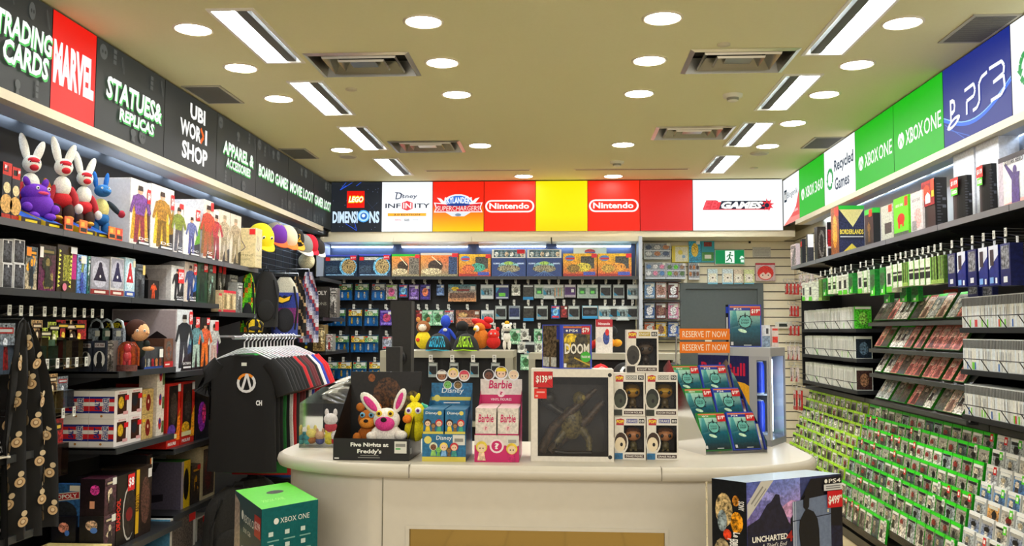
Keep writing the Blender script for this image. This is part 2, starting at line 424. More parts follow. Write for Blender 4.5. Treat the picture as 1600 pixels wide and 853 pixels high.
def s_inf(F):
    F.text('D', .33, .72, .13, .14, C('16264a'), .005, .2); F.text('isney', .53, .70, .34, .10, C('16264a'), .01, .1); F.line([(.26, .79), (.36, .78), (.44, .72)], .008, C('16264a'))
    F.text('INF', .22, .52, .3, .09, C('101830'), .015); F.text('ITY', .8, .52, .3, .09, C('101830'), .015)
    F.poly([(.4, .46), (.5, .42), (.61, .46), (.61, .58), (.5, .62), (.4, .58)], C('e0303a')); F.text('IN', .505, .52, .16, .11, WHITE, .02)
    F.rect(.04, .31, .96, .37, [C('f4f4f4'), C('f4f4f4'), C('f4f4f4'), C('f4f4f4')]); F.rect(.12, .31, .88, .37, C('ffb01a')); F.text('3.0 EDITION', .5, .34, .52, .035, C('301808'), .02)
    F.text('MARVEL', .33, .235, .12, .035, C('e8a0a0'), .02); F.text('STAR', .5, .245, .1, .022, C('222222'), .03); F.text('WARS', .5, .22, .1, .022, C('222222'), .03); F.text('Disney', .67, .235, .1, .035, C('8a9aaa'))
def s_sky(F):
    F.rect(0, 0, 1, .55, [C('ffc800'), C('ffc800'), C('f0230c'), C('f0230c')])
    F.ell(.5, .55, .3, .2, C('eef4fa')); F.ell(.5, .55, .27, .17, C('3c78d8'))
    for s_ in (-1, 1):
        F.poly([(.5+s_*.28, .5), (.5+s_*.42, .68), (.5+s_*.34, .66), (.5+s_*.24, .56)][::s_], WHITE)
        F.poly([(.5, .38), (.5+s_*.48, .38), (.5+s_*.44, .47), (.5+s_*.48, .58), (.5, .54)][::s_], C('f6eef0'))
        F.poly([(.5, .4), (.5+s_*.45, .4), (.5+s_*.42, .47), (.5+s_*.45, .56), (.5, .52)][::s_], C('d81c2c'))
    F.text('SKYLANDERS', .5, .62, .54, .13, C('f4faff'), .03); F.ell(.5, .535, .24, .03, C('1c3c8c')); F.text('SUPERCHARGERS', .5, .46, .84, .1, C('ffd8d0'), .01, .1)
    F.poly([(.25, .38), (.75, .38), (.62, .3), (.38, .3)], C('dce4ec')); F.ell(.5, .33, .06, .03, C('7a8ca0'))
def s_nin(F):
    n = 10
    def cap(hw, hh):
        p = []
        for i in range(n+1): a = -math.pi/2+math.pi*i/n; p.append((.5+hw-hh*F.h/F.w+hh*F.h/F.w*math.cos(a), .5+hh*math.sin(a)))
        for i in range(n+1): a = math.pi/2+math.pi*i/n; p.append((.5-hw+hh*F.h/F.w+hh*F.h/F.w*math.cos(a), .5+hh*math.sin(a)))
        return p
    F.poly(cap(.48, .125), C('fff6f2')); F.poly(cap(.445, .095), C('ee2610')); F.text('Nintendo', .49, .505, .78, .12, C('fff6f2'), .03)
def s_plain(F): F.rect(0, 0, 1, .3, [C('ffd400'), C('ffd400'), C('fbe400'), C('fbe400')])
def s_eb(F):
    F.poly([(.11, .42), (.86, .42), (.88, .47), (.86, .56), (.14, .56)], C('e23440')); F.poly([(.11, .405), (.86, .405), (.86, .425), (.11, .425)], C('e23440'))
    F.poly([(.29, .42), (.84, .42), (.85, .58), (.32, .58)], C('1c2438'))
    F.text('EB', .2, .5, .17, .19, C('c81c28'), .06, .3); F.text('EB', .2, .5, .16, .16, C('f04450'), .02, .3)
    F.text('GAMES', .55, .495, .47, .145, WHITE, .06, .3)
    star = []
    for i in range(16): a = math.pi*2*i/16+.2; r_ = (.13, .06)[i % 2]; star.append((.835+r_*F.h/F.w*math.cos(a), .5+r_*math.sin(a)))
    F.poly(star, C('e23440')); F.disc(.825, .49, .045, C('1c2438'))
BG = [(s_lego, C('20242a'), 'black lit sign with red square logo, blue swirl and star lines'), (s_inf, C('eef2f6'), 'white lit sign with dark spaced lettering and amber stripe'),
      (s_sky, C('f0230c'), 'red to yellow lit sign with winged blue and red emblem'), (s_nin, C('ee2610'), 'red lit sign with white capsule logo beside the red and yellow sign'),
      (s_plain, C('fbe400'), 'plain bright yellow lit sign between two red signs'), (s_nin, C('ee2610'), 'red lit sign with white capsule logo right of the yellow sign'),
      (None, C('d8201c'), 'plain deep red lit sign left of the wide white sign'), (s_eb, C('f6fafc'), 'wide white lit sign with slanted red and black logo on the back wall')]
for i, (dr, bg, lb) in enumerate(BG): sign('B', BX[i], BX[i+1], ZSB, dr, lb, bg)
# right row
GR = C('12b418')
def xlogo(F, cu, cv, r):
    F.disc(cu, cv, r, WHITE); g = GR; k = F.h/F.w
    F.poly([(cu-r*.62*k, cv-r*.8), (cu, cv+r*.25), (cu-r*.1*k, cv+r*.35), (cu-r*.75*k, cv-r*.3)], C('7ad07a')); F.poly([(cu+r*.62*k, cv-r*.8), (cu+r*.75*k, cv-r*.3), (cu+r*.1*k, cv+r*.35), (cu, cv+r*.25)], C('7ad07a'))
    F.poly([(cu-r*.35*k, cv+r*.95), (cu, cv+r*.72), (cu+r*.35*k, cv+r*.95), (cu, cv+r*1.02)], g)
def s_x1(F): xlogo(F, .16, .42, .12); F.text('XBOX', .45, .42, .36, .22, WHITE, .02); F.text('ONE', .81, .42, .32, .22, WHITE, .01)
def s_360(F): xlogo(F, .15, .46, .12); F.text('XBOX', .45, .46, .36, .22, WHITE, .02); F.text('360', .81, .46, .3, .22, WHITE, .01)
def arrows(F, cu, cv, r, col):
    k = F.h/F.w
    for j in range(3):
        a0 = math.pi/2+j*2*math.pi/3
        pts = [(cu+r*k*math.cos(a0+t), cv+r*math.sin(a0+t)) for t in (0, .4, .8, 1.2, 1.6)]
        F.line(pts, .035, col); a = a0+1.75; F.poly([(cu+r*k*math.cos(a-.2)*1.35, cv+r*math.sin(a-.2)*1.35), (cu+r*k*math.cos(a+.3), cv+r*math.sin(a+.3)), (cu+r*k*math.cos(a-.2)*.6, cv+r*math.sin(a-.2)*.6)][::-1], col)
def s_rec(F): arrows(F, .2, .45, .17, C('169a46')); F.text('Recycled', .66, .60, .6, .26, C('16304a'), .02); F.text('Games', .6, .30, .46, .22, C('16304a'), .02)
def s_bio(F):
    F.poly([(0, 0), (1, 0), (1, .5), (.8, .25)], C('f08478')); F.poly([(.45, .12), (1, .1), (1, .62), (.8, .3)], C('e04a44'))
    F.rect(.08, .5, .24, .76, C('1c2c3c')); F.rect(.11, .55, .21, .71, WHITE); F.text('T', .16, .63, .07, .14, C('1c2c3c'), .04); F.text('Biogenik', .6, .6, .64, .17, C('2c3c4c'), .0)
    F.text('UNIVERS', .74, .22, .4, .05, C('fff0ee'), .0)
def s_ps3(F):
    n = 14
    for k in range(2):
        pts = [(i/n, .36-.22*math.sin(math.pi*i/n)+k*.03+.05*i/n) for i in range(n+1)]; F.line(pts, .02-.012*k, (C('2c6ce8'), C('8ac4ff'))[k])
    for a in ((.02, .3), (.04, .24)): F.line([a, (.25+a[0]*4, .02)], .006, C('3868c8'))
    F.text('P', .16, .40, .09, .34, WHITE, .01); F.ell(.17, .27, .11, .055, WHITE, rot=.25); F.ell(.17, .27, .06, .022, C('1c3ca0'), rot=.25)
    c = C('f4f8ff'); h = .022
    F.line([(.36, .58), (.5, .6), (.52, .52), (.5, .46), (.39, .44), (.385, .28)], h, c)
    F.line([(.7, .64), (.62, .62), (.58, .56), (.58, .36), (.54, .3), (.48, .29)], h, c)
    F.line([(.73, .66), (.9, .66), (.93, .6), (.92, .52), (.78, .48), (.92, .5), (.93, .36), (.88, .3), (.74, .29)], h, c)
RY = [10.587, 9.8668, 8.9209, 7.9747, 7.0508, 6.1321, 5.2086, 4.28, 3.3]
RS = [(s_bio, C('f6fafc'), 'white lit sign with red corner in the far right corner'), (s_360, GR, 'green lit sign between two white signs in the far right corner'), (s_rec, C('f6fafc'), 'white lit sign reading Recycled Games with green arrows'),
      (s_x1, GR, 'bright green lit sign directly beside the white recycled games sign'), (s_x1, GR, 'bright green lit sign directly beside the deep blue sign'), (s_ps3, C('1a2c86'), 'deep blue lit sign with thin white letters and light streaks'),
      (s_rec, C('f6fafc'), 'white lit sign with green arrows nearest the shop front on the right'), (s_x1, GR, 'green lit sign cut off beyond the front right edge')]
for i, (dr, bg, lb) in enumerate(RS[:7]): sign('R', RY[i+1], RY[i], ZSR, dr, lb, bg)
# ================================================================ CEILING FITTINGS
def where(y): return 'over the entrance' if y < 3 else 'just inside the entrance' if y < 4.5 else 'nearest the shop front' if y < 5.4 else 'second from the shop front' if y < 6.3 else 'third from the shop front' if y < 7.2 else 'fourth from the shop front' if y < 8.1 else 'near the back wall' if y < 9.5 else 'right above the back signs'
b = MB(); b.lathe([(.118, 0), (.118, -.006), (.104, -.009), (.1, -.004)], C('e6dcc4'), n=28, cap=False); rim = b.data('trim_ring')
b = MB(); b.lathe([(.1, -.001), (.098, -.004), (.05, -.006), (.0, -.006)], C('fffbee'), 'lamp_glow', n=28, cap=False); lens = b.data('lens')
DL = [(-2.19, 5.07), (-2.19, 5.85), (-2.19, 6.66), (-2.19, 8.61), (-.81, 5.01), (-.81, 5.80), (-.81, 6.60), (-.81, 8.46), (-.47, 10.18), (.555, 5.02), (.555, 5.82),
      (.555, 6.64), (.555, 8.48), (.555, 10.22), (1.94, 5.17), (1.94, 5.98), (1.94, 6.73), (1.94, 7.66), (1.94, 8.61),
      (-2.19, 3.9), (-.81, 3.9), (.555, 3.9), (1.94, 3.9), (-.81, 2.6), (.555, 2.6)]
for x, y in DL:
    row = 'row beside the left signs' if x < -2 else 'left centre row' if x < -.6 else 'middle row' if x < 0 else 'right centre row' if x < 1 else 'row beside the right signs'
    e = empty('ceiling_downlight', (x, y, CEIL), 'round recessed downlight, %s, %s' % (row, where(y)), 'ceiling light', 'round downlights in the ceiling')
    for nm, me in (('trim_ring', rim), ('lens', lens)):
        o = bpy.data.objects.new(nm, me); o.parent = e; COL.objects.link(o)
# troffers: white reflector, bright lens strip and a dark baffle
for x, y in TROF:
    sd = -1 if x < 0 else 1
    e = empty('trough_light', (x+.12, y+.49, CEIL), 'long recessed wall-washer trough light in the %s row, %s' % ('left' if x < 0 else 'right', 'nearest the shop front' if y < 5 else 'second' if y < 7 else 'third' if y < 9 else 'nearest the back wall'), 'ceiling light', 'recessed trough lights')
    b = MB()
    for u0, u1, v0, v1 in ((-.135, .135, -.505, -.478), (-.135, .135, .478, .505), (-.135, -.115, -.478, .478), (.115, .135, -.478, .478)): b.box(u0, u1, v0, v1, -.008, .002, C('e8e4dc'))
    b.obj('frame', e)
    b = MB(); n = 8; rows = []
    for i in range(n+1):
        t = i/n; u = -.118+.236*t; z = .015+.13*math.sin(math.pi*min(1, t*1.0))**.6
        rows.append([(u, -.48, z), (u, .48, z)])
    b.grid(rows, C('f4f6f4'), 'gloss_print'); b.box(-.118, .118, -.482, -.478, 0, .15, C('e0e4e6')); b.box(-.118, .118, .478, .482, 0, .15, C('e0e4e6'))
    b.obj('reflector', e)
    b = MB(); c0 = .03*sd*-1
    b.box(-sd*.0+(-.115 if sd > 0 else .0)+(.115 if sd > 0 else 0), (.1 if sd > 0 else -.1), -.46, .46, .03, .04, C('f4f8ff'), 'lamp_glow'); b.obj('lamp', e)
    b = MB(); b.box(-sd*.075, -sd*.015, -.475, .475, .0, .012, C('5a5c5a')); b.box(-sd*.08, -sd*.072, -.475, .475, 0, .05, C('6a6c6a')); b.obj('baffle', e)
# chrome air diffusers
for x, y in DIFF:
    e = empty('air_diffuser', (x+.325, y+.25, CEIL), 'stepped chrome air diffuser in the ceiling, %s, %s' % ('left side' if x < 0 else 'right side', 'nearer the shop front' if y < 7 else 'farther back'), 'vent', 'chrome air diffusers')
    b = MB()
    def ring(b, hx, hy, z0, hx2, hy2, z1, c):
        o = [(-hx, -hy, z0), (hx, -hy, z0), (hx, hy, z0), (-hx, hy, z0)]; i = [(-hx2, -hy2, z1), (hx2, -hy2, z1), (hx2, hy2, z1), (-hx2, hy2, z1)]
        for k in range(4): b.face([o[k], i[k], i[(k+1) % 4], o[(k+1) % 4]], c, 'metal')
    ring(b, .345, .27, -.002, .315, .24, -.012, C('d8d8d4')); ring(b, .315, .24, -.012, .29, .215, .09, C('a0a09a')); b.obj('frame', e)
    b = MB(); ring(b, .24, .175, -.01, .19, .13, .06, C('96968e')); ring(b, .24, .175, -.01, .245, .18, .004, C('e0e0dc')); b.obj('louvre_ring', e)
    b = MB(); ring(b, .15, .105, -.012, .11, .07, .05, C('96968e')); ring(b, .15, .105, -.012, .155, .11, .002, C('e0e0dc')); b.obj('louvre_ring', e)
    b = MB(); b.box(-.3, .3, -.225, .225, .1, .11, C('0c0c0c')); b.box(-.085, .085, -.06, .06, .0, .008, C('c8c8c0'), 'metal'); b.obj('core', e)
# flat return grilles against the signs
for (x0, x1, y0, y1), lb in (((-2.79, -2.50, 6.27, 6.77), 'flat grey return grille on the ceiling beside the left signs, nearer one'), ((-2.80, -2.53, 8.52, 9.02), 'flat grey return grille on the ceiling beside the left signs, farther one'),
                             ((2.285, 2.55, 5.05, 5.54), 'flat grey return grille on the ceiling beside the blue sign'), ((2.28, 2.55, 8.23, 8.73), 'flat grey return grille on the ceiling beside the recycled games sign')):
    b = MB(); b.box(x0, x1, y0, y1, CEIL-.008, CEIL, C('b0ac9c')); e = tag(b.obj('return_grille'), lb, 'vent', 'flat return grilles')
    b = MB(); n = 26
    for i in range(n):
        yy = y0+.02+(y1-y0-.04)*i/n; b.box(x0+.02, x1-.02, yy, yy+.006, CEIL-.011, CEIL-.008, C('6c6c68'))
    b.obj('slats', e)
# slot diffusers, smoke detectors, speakers
for x0, x1, lb in ((-1.55, -.37, 'left'), (.1, 1.36, 'right')):
    y = 9.78; b = MB(); b.box(x0, x1, y-.03, y+.03, CEIL-.006, CEIL, C('e4d8c0')); e = tag(b.obj('slot_diffuser'), 'narrow linear slot diffuser on the ceiling before the back signs, %s one' % lb, 'vent', 'slot diffusers')
    b = MB(); b.box(x0+.02, x1-.02, y-.014, y+.014, CEIL-.009, CEIL-.006, C('8a7a68')); b.obj('slot', e)
b = MB(); b.lathe([(.075, 0), (.07, -.02), (.045, -.025), (.042, -.045), (.02, -.055), (0, -.055)], [C('e2dcc8'), C('e2dcc8'), C('8c8878'), C('e2dcc8'), C('d8d2bc'), C('d8d2bc')], c=(0, 0, 0), cap=False)
o = tag(b.obj('smoke_detector', loc=(1.26, 6.715, CEIL)), 'round cream smoke detector on the ceiling right of centre', 'smoke detector')
dup(o, (.547, 9.35, CEIL), label='small round smoke detector over the back signs')
for x, y, r, lb in ((.984, 5.51, .04, 'small flat disc cover on the ceiling by the near right diffuser'), (-1.569, 6.418, .043, 'small flat disc cover on the ceiling near the left trough lights'), (2.049, 9.765, .045, 'small flat disc cover in the far right ceiling corner')):
    b = MB(); b.lathe([(r, 0), (r, -.008), (0, -.01)], C('cfc6a8'), cap=False); tag(b.obj('sprinkler_cover', loc=(x, y, CEIL)), lb, 'sprinkler cover')
for x, y, lb in ((-2.21, 8.834+.1, 'round perforated ceiling speaker at the left'), (1.936, 8.858+.1, 'round perforated ceiling speaker at the right')):
    b = MB(); b.lathe([(.092, 0), (.09, -.01), (.08, -.012), (0, -.012)], [C('d0c8b0'), C('d0c8b0'), C('b0a890'), C('b4ac94')], cap=False, n=24); tag(b.obj('ceiling_speaker', loc=(x, y, CEIL)), lb, 'speaker')
# canopy strip lamps under the sign ledges
def strip_lamp(x0, x1, y0, y1, z, label, col='cfe4ff'):
    b = MB(); b.box(x0, x1, y0, y1, z, z+.03, C('dfe6ee')); o = tag(b.obj('strip_lamp'), label, 'strip light', 'strip lamps under the canopies')
    b = MB(); g = .008
    b.box(x0+g, x1-g, y0+g, y1-g, z-.012, z, C(col), 'tube_glow'); b.obj('tube', o)
for i in range(8):
    y0 = 3.1+.93*i
    strip_lamp(-3.11, -3.07, y0+.05, y0+.86, 2.80, 'cool white strip lamp under the left canopy, %s from the shop front' % nth(i))
    if i < 7: strip_lamp(2.75, 2.79, y0+.25, y0+1.06, 2.825, 'cool white strip lamp under the right canopy, %s from the shop front' % nth(i))
for i, (x0, x1) in enumerate(((-2.80, -2.05), (-1.95, -1.15), (-1.02, -.22), (-.1, .78))):
    strip_lamp(x0, x1, 10.55, 10.60, 2.585+.02, 'cool strip lamp over the back shelf, %s from the left' % nth(i))
# ================================================================ BUILDERS FOR GOODS
def figure(F, cu, v0, h, body, skin='d8a888', legs=None, hair='20140c', cape=None, wide=1.):
    """printed standing figure; v0 feet, h height (face units)"""
    k = F.h/F.w*wide; c = C
    def p(u, v): return (cu+u*k*h, v0+v*h)
    if cape: F.poly([p(-.2, .05), p(.2, .05), p(.14, .8), p(-.14, .8)], c(cape, .5))
    legs = legs or body
    F.poly([p(-.13, 0), p(-.04, 0), p(.0, .42), p(.02, .5), p(-.1, .5)], c(legs, .5)); F.poly([p(.04, 0), p(.13, 0), p(.1, .5), p(-.02, .5), p(.0, .42)], c(legs, .5))
    F.poly([p(-.1, .48), p(.1, .48), p(.16, .78), p(.06, .84), p(-.06, .84), p(-.16, .78)], c(body, .6))
    F.poly([p(-.16, .8), p(-.24, .5), p(-.19, .48), p(-.1, .74)][::-1], c(body, .6)); F.poly([p(.16, .8), p(.26, .55), p(.2, .5), p(.1, .74)], c(body, .6))
    F.ell(p(0, .9)[0], p(0, .9)[1], .055*k*h, .07*h, c(skin, .3)); F.poly([p(-.06, .9), p(.06, .9), p(.05, .985), p(-.05, .985)], c(hair))
PAL = [('c33', '922', 'f5d24a', '222'), ('2a4a8a', '7ab0e0', 'f0e8d8', '101830'), ('3a5a2a', 'b8c850', 'e8e0c0', '20180c'), ('6a2a7a', 'd84ab0', 'f0d0e8', '180c20'),
       ('d8761a', 'f8c23a', '5a2a10', 'fff0d0'), ('20242a', '8a949e', 'd8dce0', 'b02020'), ('7a5a3a', 'caa878', 'f0e0c0', '3a2414'), ('1a7a80', '7ad0c8', 'f0f4e8', '0c2c34')]
PAL = [tuple(''.join(ch*2 for ch in c) if len(c) == 3 else c for c in p) for p in PAL]
def blobs(F, seed, pal=None, n=5, title=True, a=.8):
    r = random.Random(seed); pal = pal or PAL[r.randrange(len(PAL))]
    F.rect(0, 0, 1, 1, [C(pal[0], a), C(pal[0], a), C(pal[1], a), C(pal[1], a)])
    for i in range(n):
        cu, cv, ru, rv = r.uniform(.2, .8), r.uniform(.15, .7), r.uniform(.1, .35), r.uniform(.08, .3)
        pts = [(min(.97, max(.03, cu+ru*math.cos(t)*r.uniform(.5, 1.1))), min(.97, max(.03, cv+rv*math.sin(t)*r.uniform(.5, 1.1)))) for t in (2*math.pi*j/8 for j in range(8))]
        F.poly(pts, C(pal[r.randrange(1, 4)], a))
    F.ell(.5, .62, .12, .1, C(pal[2], .5)); F.poly([(.3, .1), (.7, .1), (.62, .55), (.38, .55)], C(pal[3], .7))
    if title: F.rect(.1, .8, .9, .92, C(pal[3], .3)); F.rect(.16, .83, .84, .885, C(pal[2]))
def sticker(parent, F, u0, v0, u1, v1, col='d81c1c', txt='$19', tc='ffffff'):
    b = MB(); G = Face(b, F.P(u0, v0)+F.N*.0008, F.U*((u1-u0)*F.w), F.V*((v1-v0)*F.h))
    G.rect(0, 0, 1, 1, C(col)); 
    if txt: G.text(txt, .5, .5, .8, .6, C(tc), .02)
    o = b.obj('price_sticker', parent); o['label'] = ('red' if col == 'd81c1c' else 'pale')+' price sticker'; return o
def pbox(name, label, x0, x1, y0, y1, z0, z1, col, art=None, side='right', art2=None, side2='front', top=None, stick=None, cat='box', group=None, window=None, m='gloss_print', base=None):
    """boxed product: printed mesh with optional sticker and clear window as parts"""
    xc, yc = (x0+x1)/2, (y0+y1)/2
    e = empty(name, (xc, yc, z0), label, cat, group)
    X0, X1, Y0, Y1, H = x0-xc, x1-xc, y0-yc, y1-yc, z1-z0
    b = MB(); b.box(X0, X1, Y0, Y1, 0, H, C(col, .12), m, top=C(top, .1) if top else None if False else C(col, .1))
    F = faceof(b, X0, X1, Y0, Y1, 0, H, side, m)
    if art: art(F)
    if art2: art2(faceof(b, X0, X1, Y0, Y1, 0, H, side2, m))
    b.obj('carton', e)
    if stick: sticker(e, F, *stick)
    if window:
        bw = MB(); G = faceof(bw, X0, X1, Y0, Y1, 0, H, side, 'clear_plastic'); G.l = F.l+2; G.rect(*window, WHITE); bw.obj('window', e)
    return e
def lart(col, txt=None, body='333333', legs=None, cape=None, skin='d8a888', sweep=None, hair='20140c', h=.84, bg2=None):
    def f(F):
        if bg2: F.rect(0, 0, 1, 1, [C(bg2, .2), C(bg2, .2), C(col, .2), C(col, .2)])
        else: F.rect(0, 0, 1, 1, C(col, .15))
        if sweep: F.poly([(.5, 0), (1, 0), (1, .75)], C(sweep, .4)); F.poly([(.3, 0), (1, 0), (1, .3), (.5, .22)], C(mix(lin(sweep), (0, 0, 0), .5) and '1c1a1a', .3))
        figure(F, .47, .05, h+.04, body, skin, legs, hair, cape, 1.6)
        if txt: F.rect(.45, .04, .95, .07, C('e8e8e8')); F.text(txt, .68, .12, .5, .045, C('f0f0f0'), .02)
    return f
def R3(F, u=.74, v=.78): return (u, v, .97, .97)
RS_ = (.72, .74, .98, .93)

# ================================================================ LEFT WALL SHELVING
def bay(side, y0, y1, z, xf, label, name='wall_shelf', t=.035, back=None, rail='36383a'):
    s = -1 if side == 'L' else 1; xb = back if back is not None else (XL+.06 if s < 0 else XR-.06)
    e = empty(name, ((xb+xf)/2, (y0+y1)/2, z-t), label, 'shelf', 'black metal shelves of the %s wall' % ('left' if s < 0 else 'right'))
    hx, hy = abs(xf-xb)/2, (y1-y0)/2; q = -s
    b = MB(); b.box(-hx, hx, -hy+.002, hy-.002, t-.012, t, WHITE, 'shelf_metal'); b.box(-hx, hx, -hy+.002, -hy+.006, 0, t, WHITE, 'shelf_metal'); b.box(-hx, hx, hy-.006, hy-.002, 0, t, WHITE, 'shelf_metal'); b.obj('board', e)
    b = MB(); b.box(q*hx, q*(hx+.008), -hy+.002, hy-.002, 0, t+.001, C(rail), 'gloss_print'); b.obj('front_rail', e)
    for yy in (-hy+.012, hy-.016):
        b = MB(); b.face([(-q*hx, yy, 0), (-q*hx, yy, -.09), (q*hx*.6, yy, -.01), (q*hx*.6, yy, 0)], C('1c1d1f'), 'gloss_print'); b.obj('bracket', e)
    return e
for i, (a, c) in enumerate(((3.2, 4.05), (4.05, 4.66), (4.66, 5.45), (5.45, 6.2), (6.2, 6.95), (6.95, 7.75))): bay('L', a, c, 2.14, -2.71, 'top shelf of the left wall, %s section from the shop front' % nth(i), rail='585a5e')
for i, (a, c) in enumerate(((3.2, 4.05), (4.05, 4.66), (4.66, 5.45), (5.45, 6.2), (6.2, 6.87))): bay('L', a, c, 1.803, -2.71, 'long upper left shelf one below the top, %s section from the shop front' % nth(i))
bay('L', 6.88, 7.74, 1.745, -2.71, 'short left shelf a little lower than its neighbour, under the cream boxes')
bay('L', 3.3, 4.28, 1.02, -2.56, 'left shelf at the picture edge carrying the black cap')
bay('L', 3.3, 4.29, .645, -2.56, 'left shelf at the picture edge under the black cap shelf')
bay('L', 5.02, 5.78, 1.36, -2.56, 'left shelf carrying the clear dome pack and carded masks')
bay('L', 5.79, 6.56, 1.322, -2.56, 'left shelf carrying the tall cloaked figure box')
bay('L', 5.02, 5.78, .925, -2.56, 'left shelf carrying the stacked red, white and blue boxes')
bay('L', 5.79, 6.56, .82, -2.56, 'left shelf carrying the tall red boxes')
bay('L', 4.95, 5.80, .36, -2.50, 'low left shelf carrying black and red boxes')
bay('L', 5.81, 6.57, .385, -2.56, 'low left shelf carrying the big dark purple box')
bay('L', 6.57, 7.55, .97, -2.6, 'left shelf carrying the black and yellow foil bags')
bay('L', 3.3, 4.95, .16, -2.45, 'base deck of the left fixture near the shop front')
bay('L', 4.96, 8.9, .12, -2.5, 'base deck of the left fixture behind the console box')
# pixel-to-shelf placement on the left wall: aisle-facing front at x = xf
def lb(px0, px1, pt, zb, xf, depth): 
    y0 = onx(px0, pt, xf).y; y1 = onx(px1, pt, xf).y; return (xf-depth, xf, y0, y1-.004, zb, onx(px0, pt, xf).z)
XF = -2.745
def L(px0, px1, pt, zb, name, label, col, art, depth=.2, xf=XF, **k):
    return pbox(name, label, *lb(px0, px1, pt, zb, xf, depth), col, art, 'right', **k)
# --- top shelf
def droid(F):
    F.rect(0, 0, 1, 1, C('1c2430', .3)); F.rect(0, .78, 1, 1, C('c8281c', .2)); F.rect(.1, .84, .6, .94, C('1a1a1a')); F.disc(.5, .28, .17, C('d8a860', .4)); F.disc(.5, .56, .1, C('e0d0a0', .3)); F.rect(0, 0, 1, .1, C('b83020', .3))
L(5, 20, 252, 2.14, 'toy_box', 'black and red toy box at the left picture edge of the top shelf', '1c1c20', droid, stick=(.1, .86, .4, .98, 'd81c1c', '$49'))
L(20, 33, 260, 2.14, 'toy_box', 'black toy box with a tan round toy printed on it, beside the purple plush', '16181c', droid, stick=(.6, .86, .95, .98, 'd81c1c', '$49'))
Wt = 'e6e4e6'
L(205, 236.5, 277, 2.14, 'statue_box', 'big white statue box with purple caped figure print, largest on the top shelf', Wt, lart('ece6dc', 'DC', '6a3a8a', '8a2a3a', 'c89a20', sweep='4a2a2a'), .3, art2=lambda F: F.rect(.05, .02, .98, .98, C('dcdce4', .05)), stick=(.8, .68, .98, .9, 'd81c1c', '$64'))
L(237.5, 273, 286, 2.14, 'statue_box', 'white statue box with golden figure print, second on the top shelf', Wt, lart('ece6dc', 'DC', 'a87818', '7a5a10', 'd8b020', sweep='8a6a10'), .3, stick=(.84, .68, .99, .92, 'd81c1c', '$64'))
L(274, 287, 316, 2.14, 'statue_box', 'slim white statue box with grey and green print', Wt, lart('e6e2d8', 'DC', '7a8a30', '50505a', sweep='5a5a60'), .25, stick=(.5, .9, .95, 1, 'd81c1c', ''))
L(288, 314, 320, 2.14, 'statue_box', 'white statue box with a green triangle and horned blue figure print', Wt, lart('ece8e0', 'DC', '5a68a0', '4a4a8a', sweep='5a9a20', h=.72), .22, stick=(.7, .76, .95, .98, 'd81c1c', '$54'))
L(319, 334, 311, 2.14, 'statue_box', 'tall white statue box with red and brown figure print', Wt, lart('e8ddcc', 'DC', 'b83c20', 'a05020', '7a5a28', sweep='5a4a30'), .34, top='c82030', stick=(.7, .84, .98, .98, 'd81c1c', ''))
L(334.5, 343, 328, 2.14, 'statue_box', 'slim white statue box with crimson figure print', Wt, lart('e8e0d8', None, 'b02838', '902030', sweep='a03040'), .2)
L(343.5, 360, 327, 2.14, 'statue_box', 'pale beige statue box with faded grey figures, left of its twin', 'dcd4c4', lart('dcd2be', None, 'b0a080', '988868', sweep='c0b498', hair='a09070'), .24)
L(360.5, 377.5, 333, 2.14, 'statue_box', 'pale beige statue box with faded grey figures, right of its twin', 'dcd4c4', lart('dcd2be', None, 'aa9a7a', '988868', sweep='c0b498', hair='a09070'), .24)
def sling(F):
    F.rect(0, 0, 1, 1, C('dcca98', .15)); F.line([(.3, .8), (.2, .5), (.45, .42), (.6, .5), (.35, .78)], .006, C('5a5068')); F.text('KRISTENS', .5, .3, .8, .05, C('8a7a50'), .0); F.text('ARCHIVE', .5, .2, .6, .04, C('8a7a50'))
y8 = 7.72; a_, c_ = ony(378.5, 356, 7.5), ony(401, 416, 7.5)
pbox('tan_box', 'cream box with a thin sling drawing at the far end of the top shelf', a_.x-.1, a_.x+.12, 7.5, 7.66, 2.14, a_.z, 'dccb9c', sling, 'front', sling, 'right', stick=(.75, .83, .98, .97, 'd81c1c', ''), cat='box')
# --- second shelf
def fx(seed, base='d8d8d8', **k):
    def f(F): blobs(F, seed, **k)
    return f
def dark_panel(F): F.rect(.06, .04, .94, .96, C('26282c', .9)); F.rect(.1, .12, .9, .9, C('44464c', 1.)); F.rect(.45, .85, .6, .95, C('e8e8e8'))
z2 = 1.803
for c, (a, d_) in enumerate(((5, 21), (22.5, 40))):
    L(a, d_, 411, z2, 'toy_box', 'small white-edged dark toy box, lower %s of four' % ('left', 'right')[c], 'dcdcdc', dark_panel, .16)
    lo = lb(a, d_, 373, 1.95, XF, .16); zt = onx(a, 411, XF).z+.0005
    pbox('toy_box', 'small white-edged dark toy box, upper %s of four' % ('left', 'right')[c], *lo[:4], zt, lo[5], 'dcdcdc', dark_panel, 'right')
L(41, 60, 384, z2, 'toy_box', 'clear-fronted toy box with orange flash, left of the purple-based box', '24282c', fx(21, pal=('b8a888', '50606a', 'f0a020', '1c2830')), .18, stick=(.0, .78, .4, .98, 'f08a1c', ''))
L(62, 89, 381, z2, 'toy_box', 'wide toy box with purple base and dark castle top', '2a2224', fx(22, pal=('6a1a50', '3a3428', '8a7a40', '2a3020')), .2, stick=(.0, .72, .2, .95, 'f0e8e0', ''))
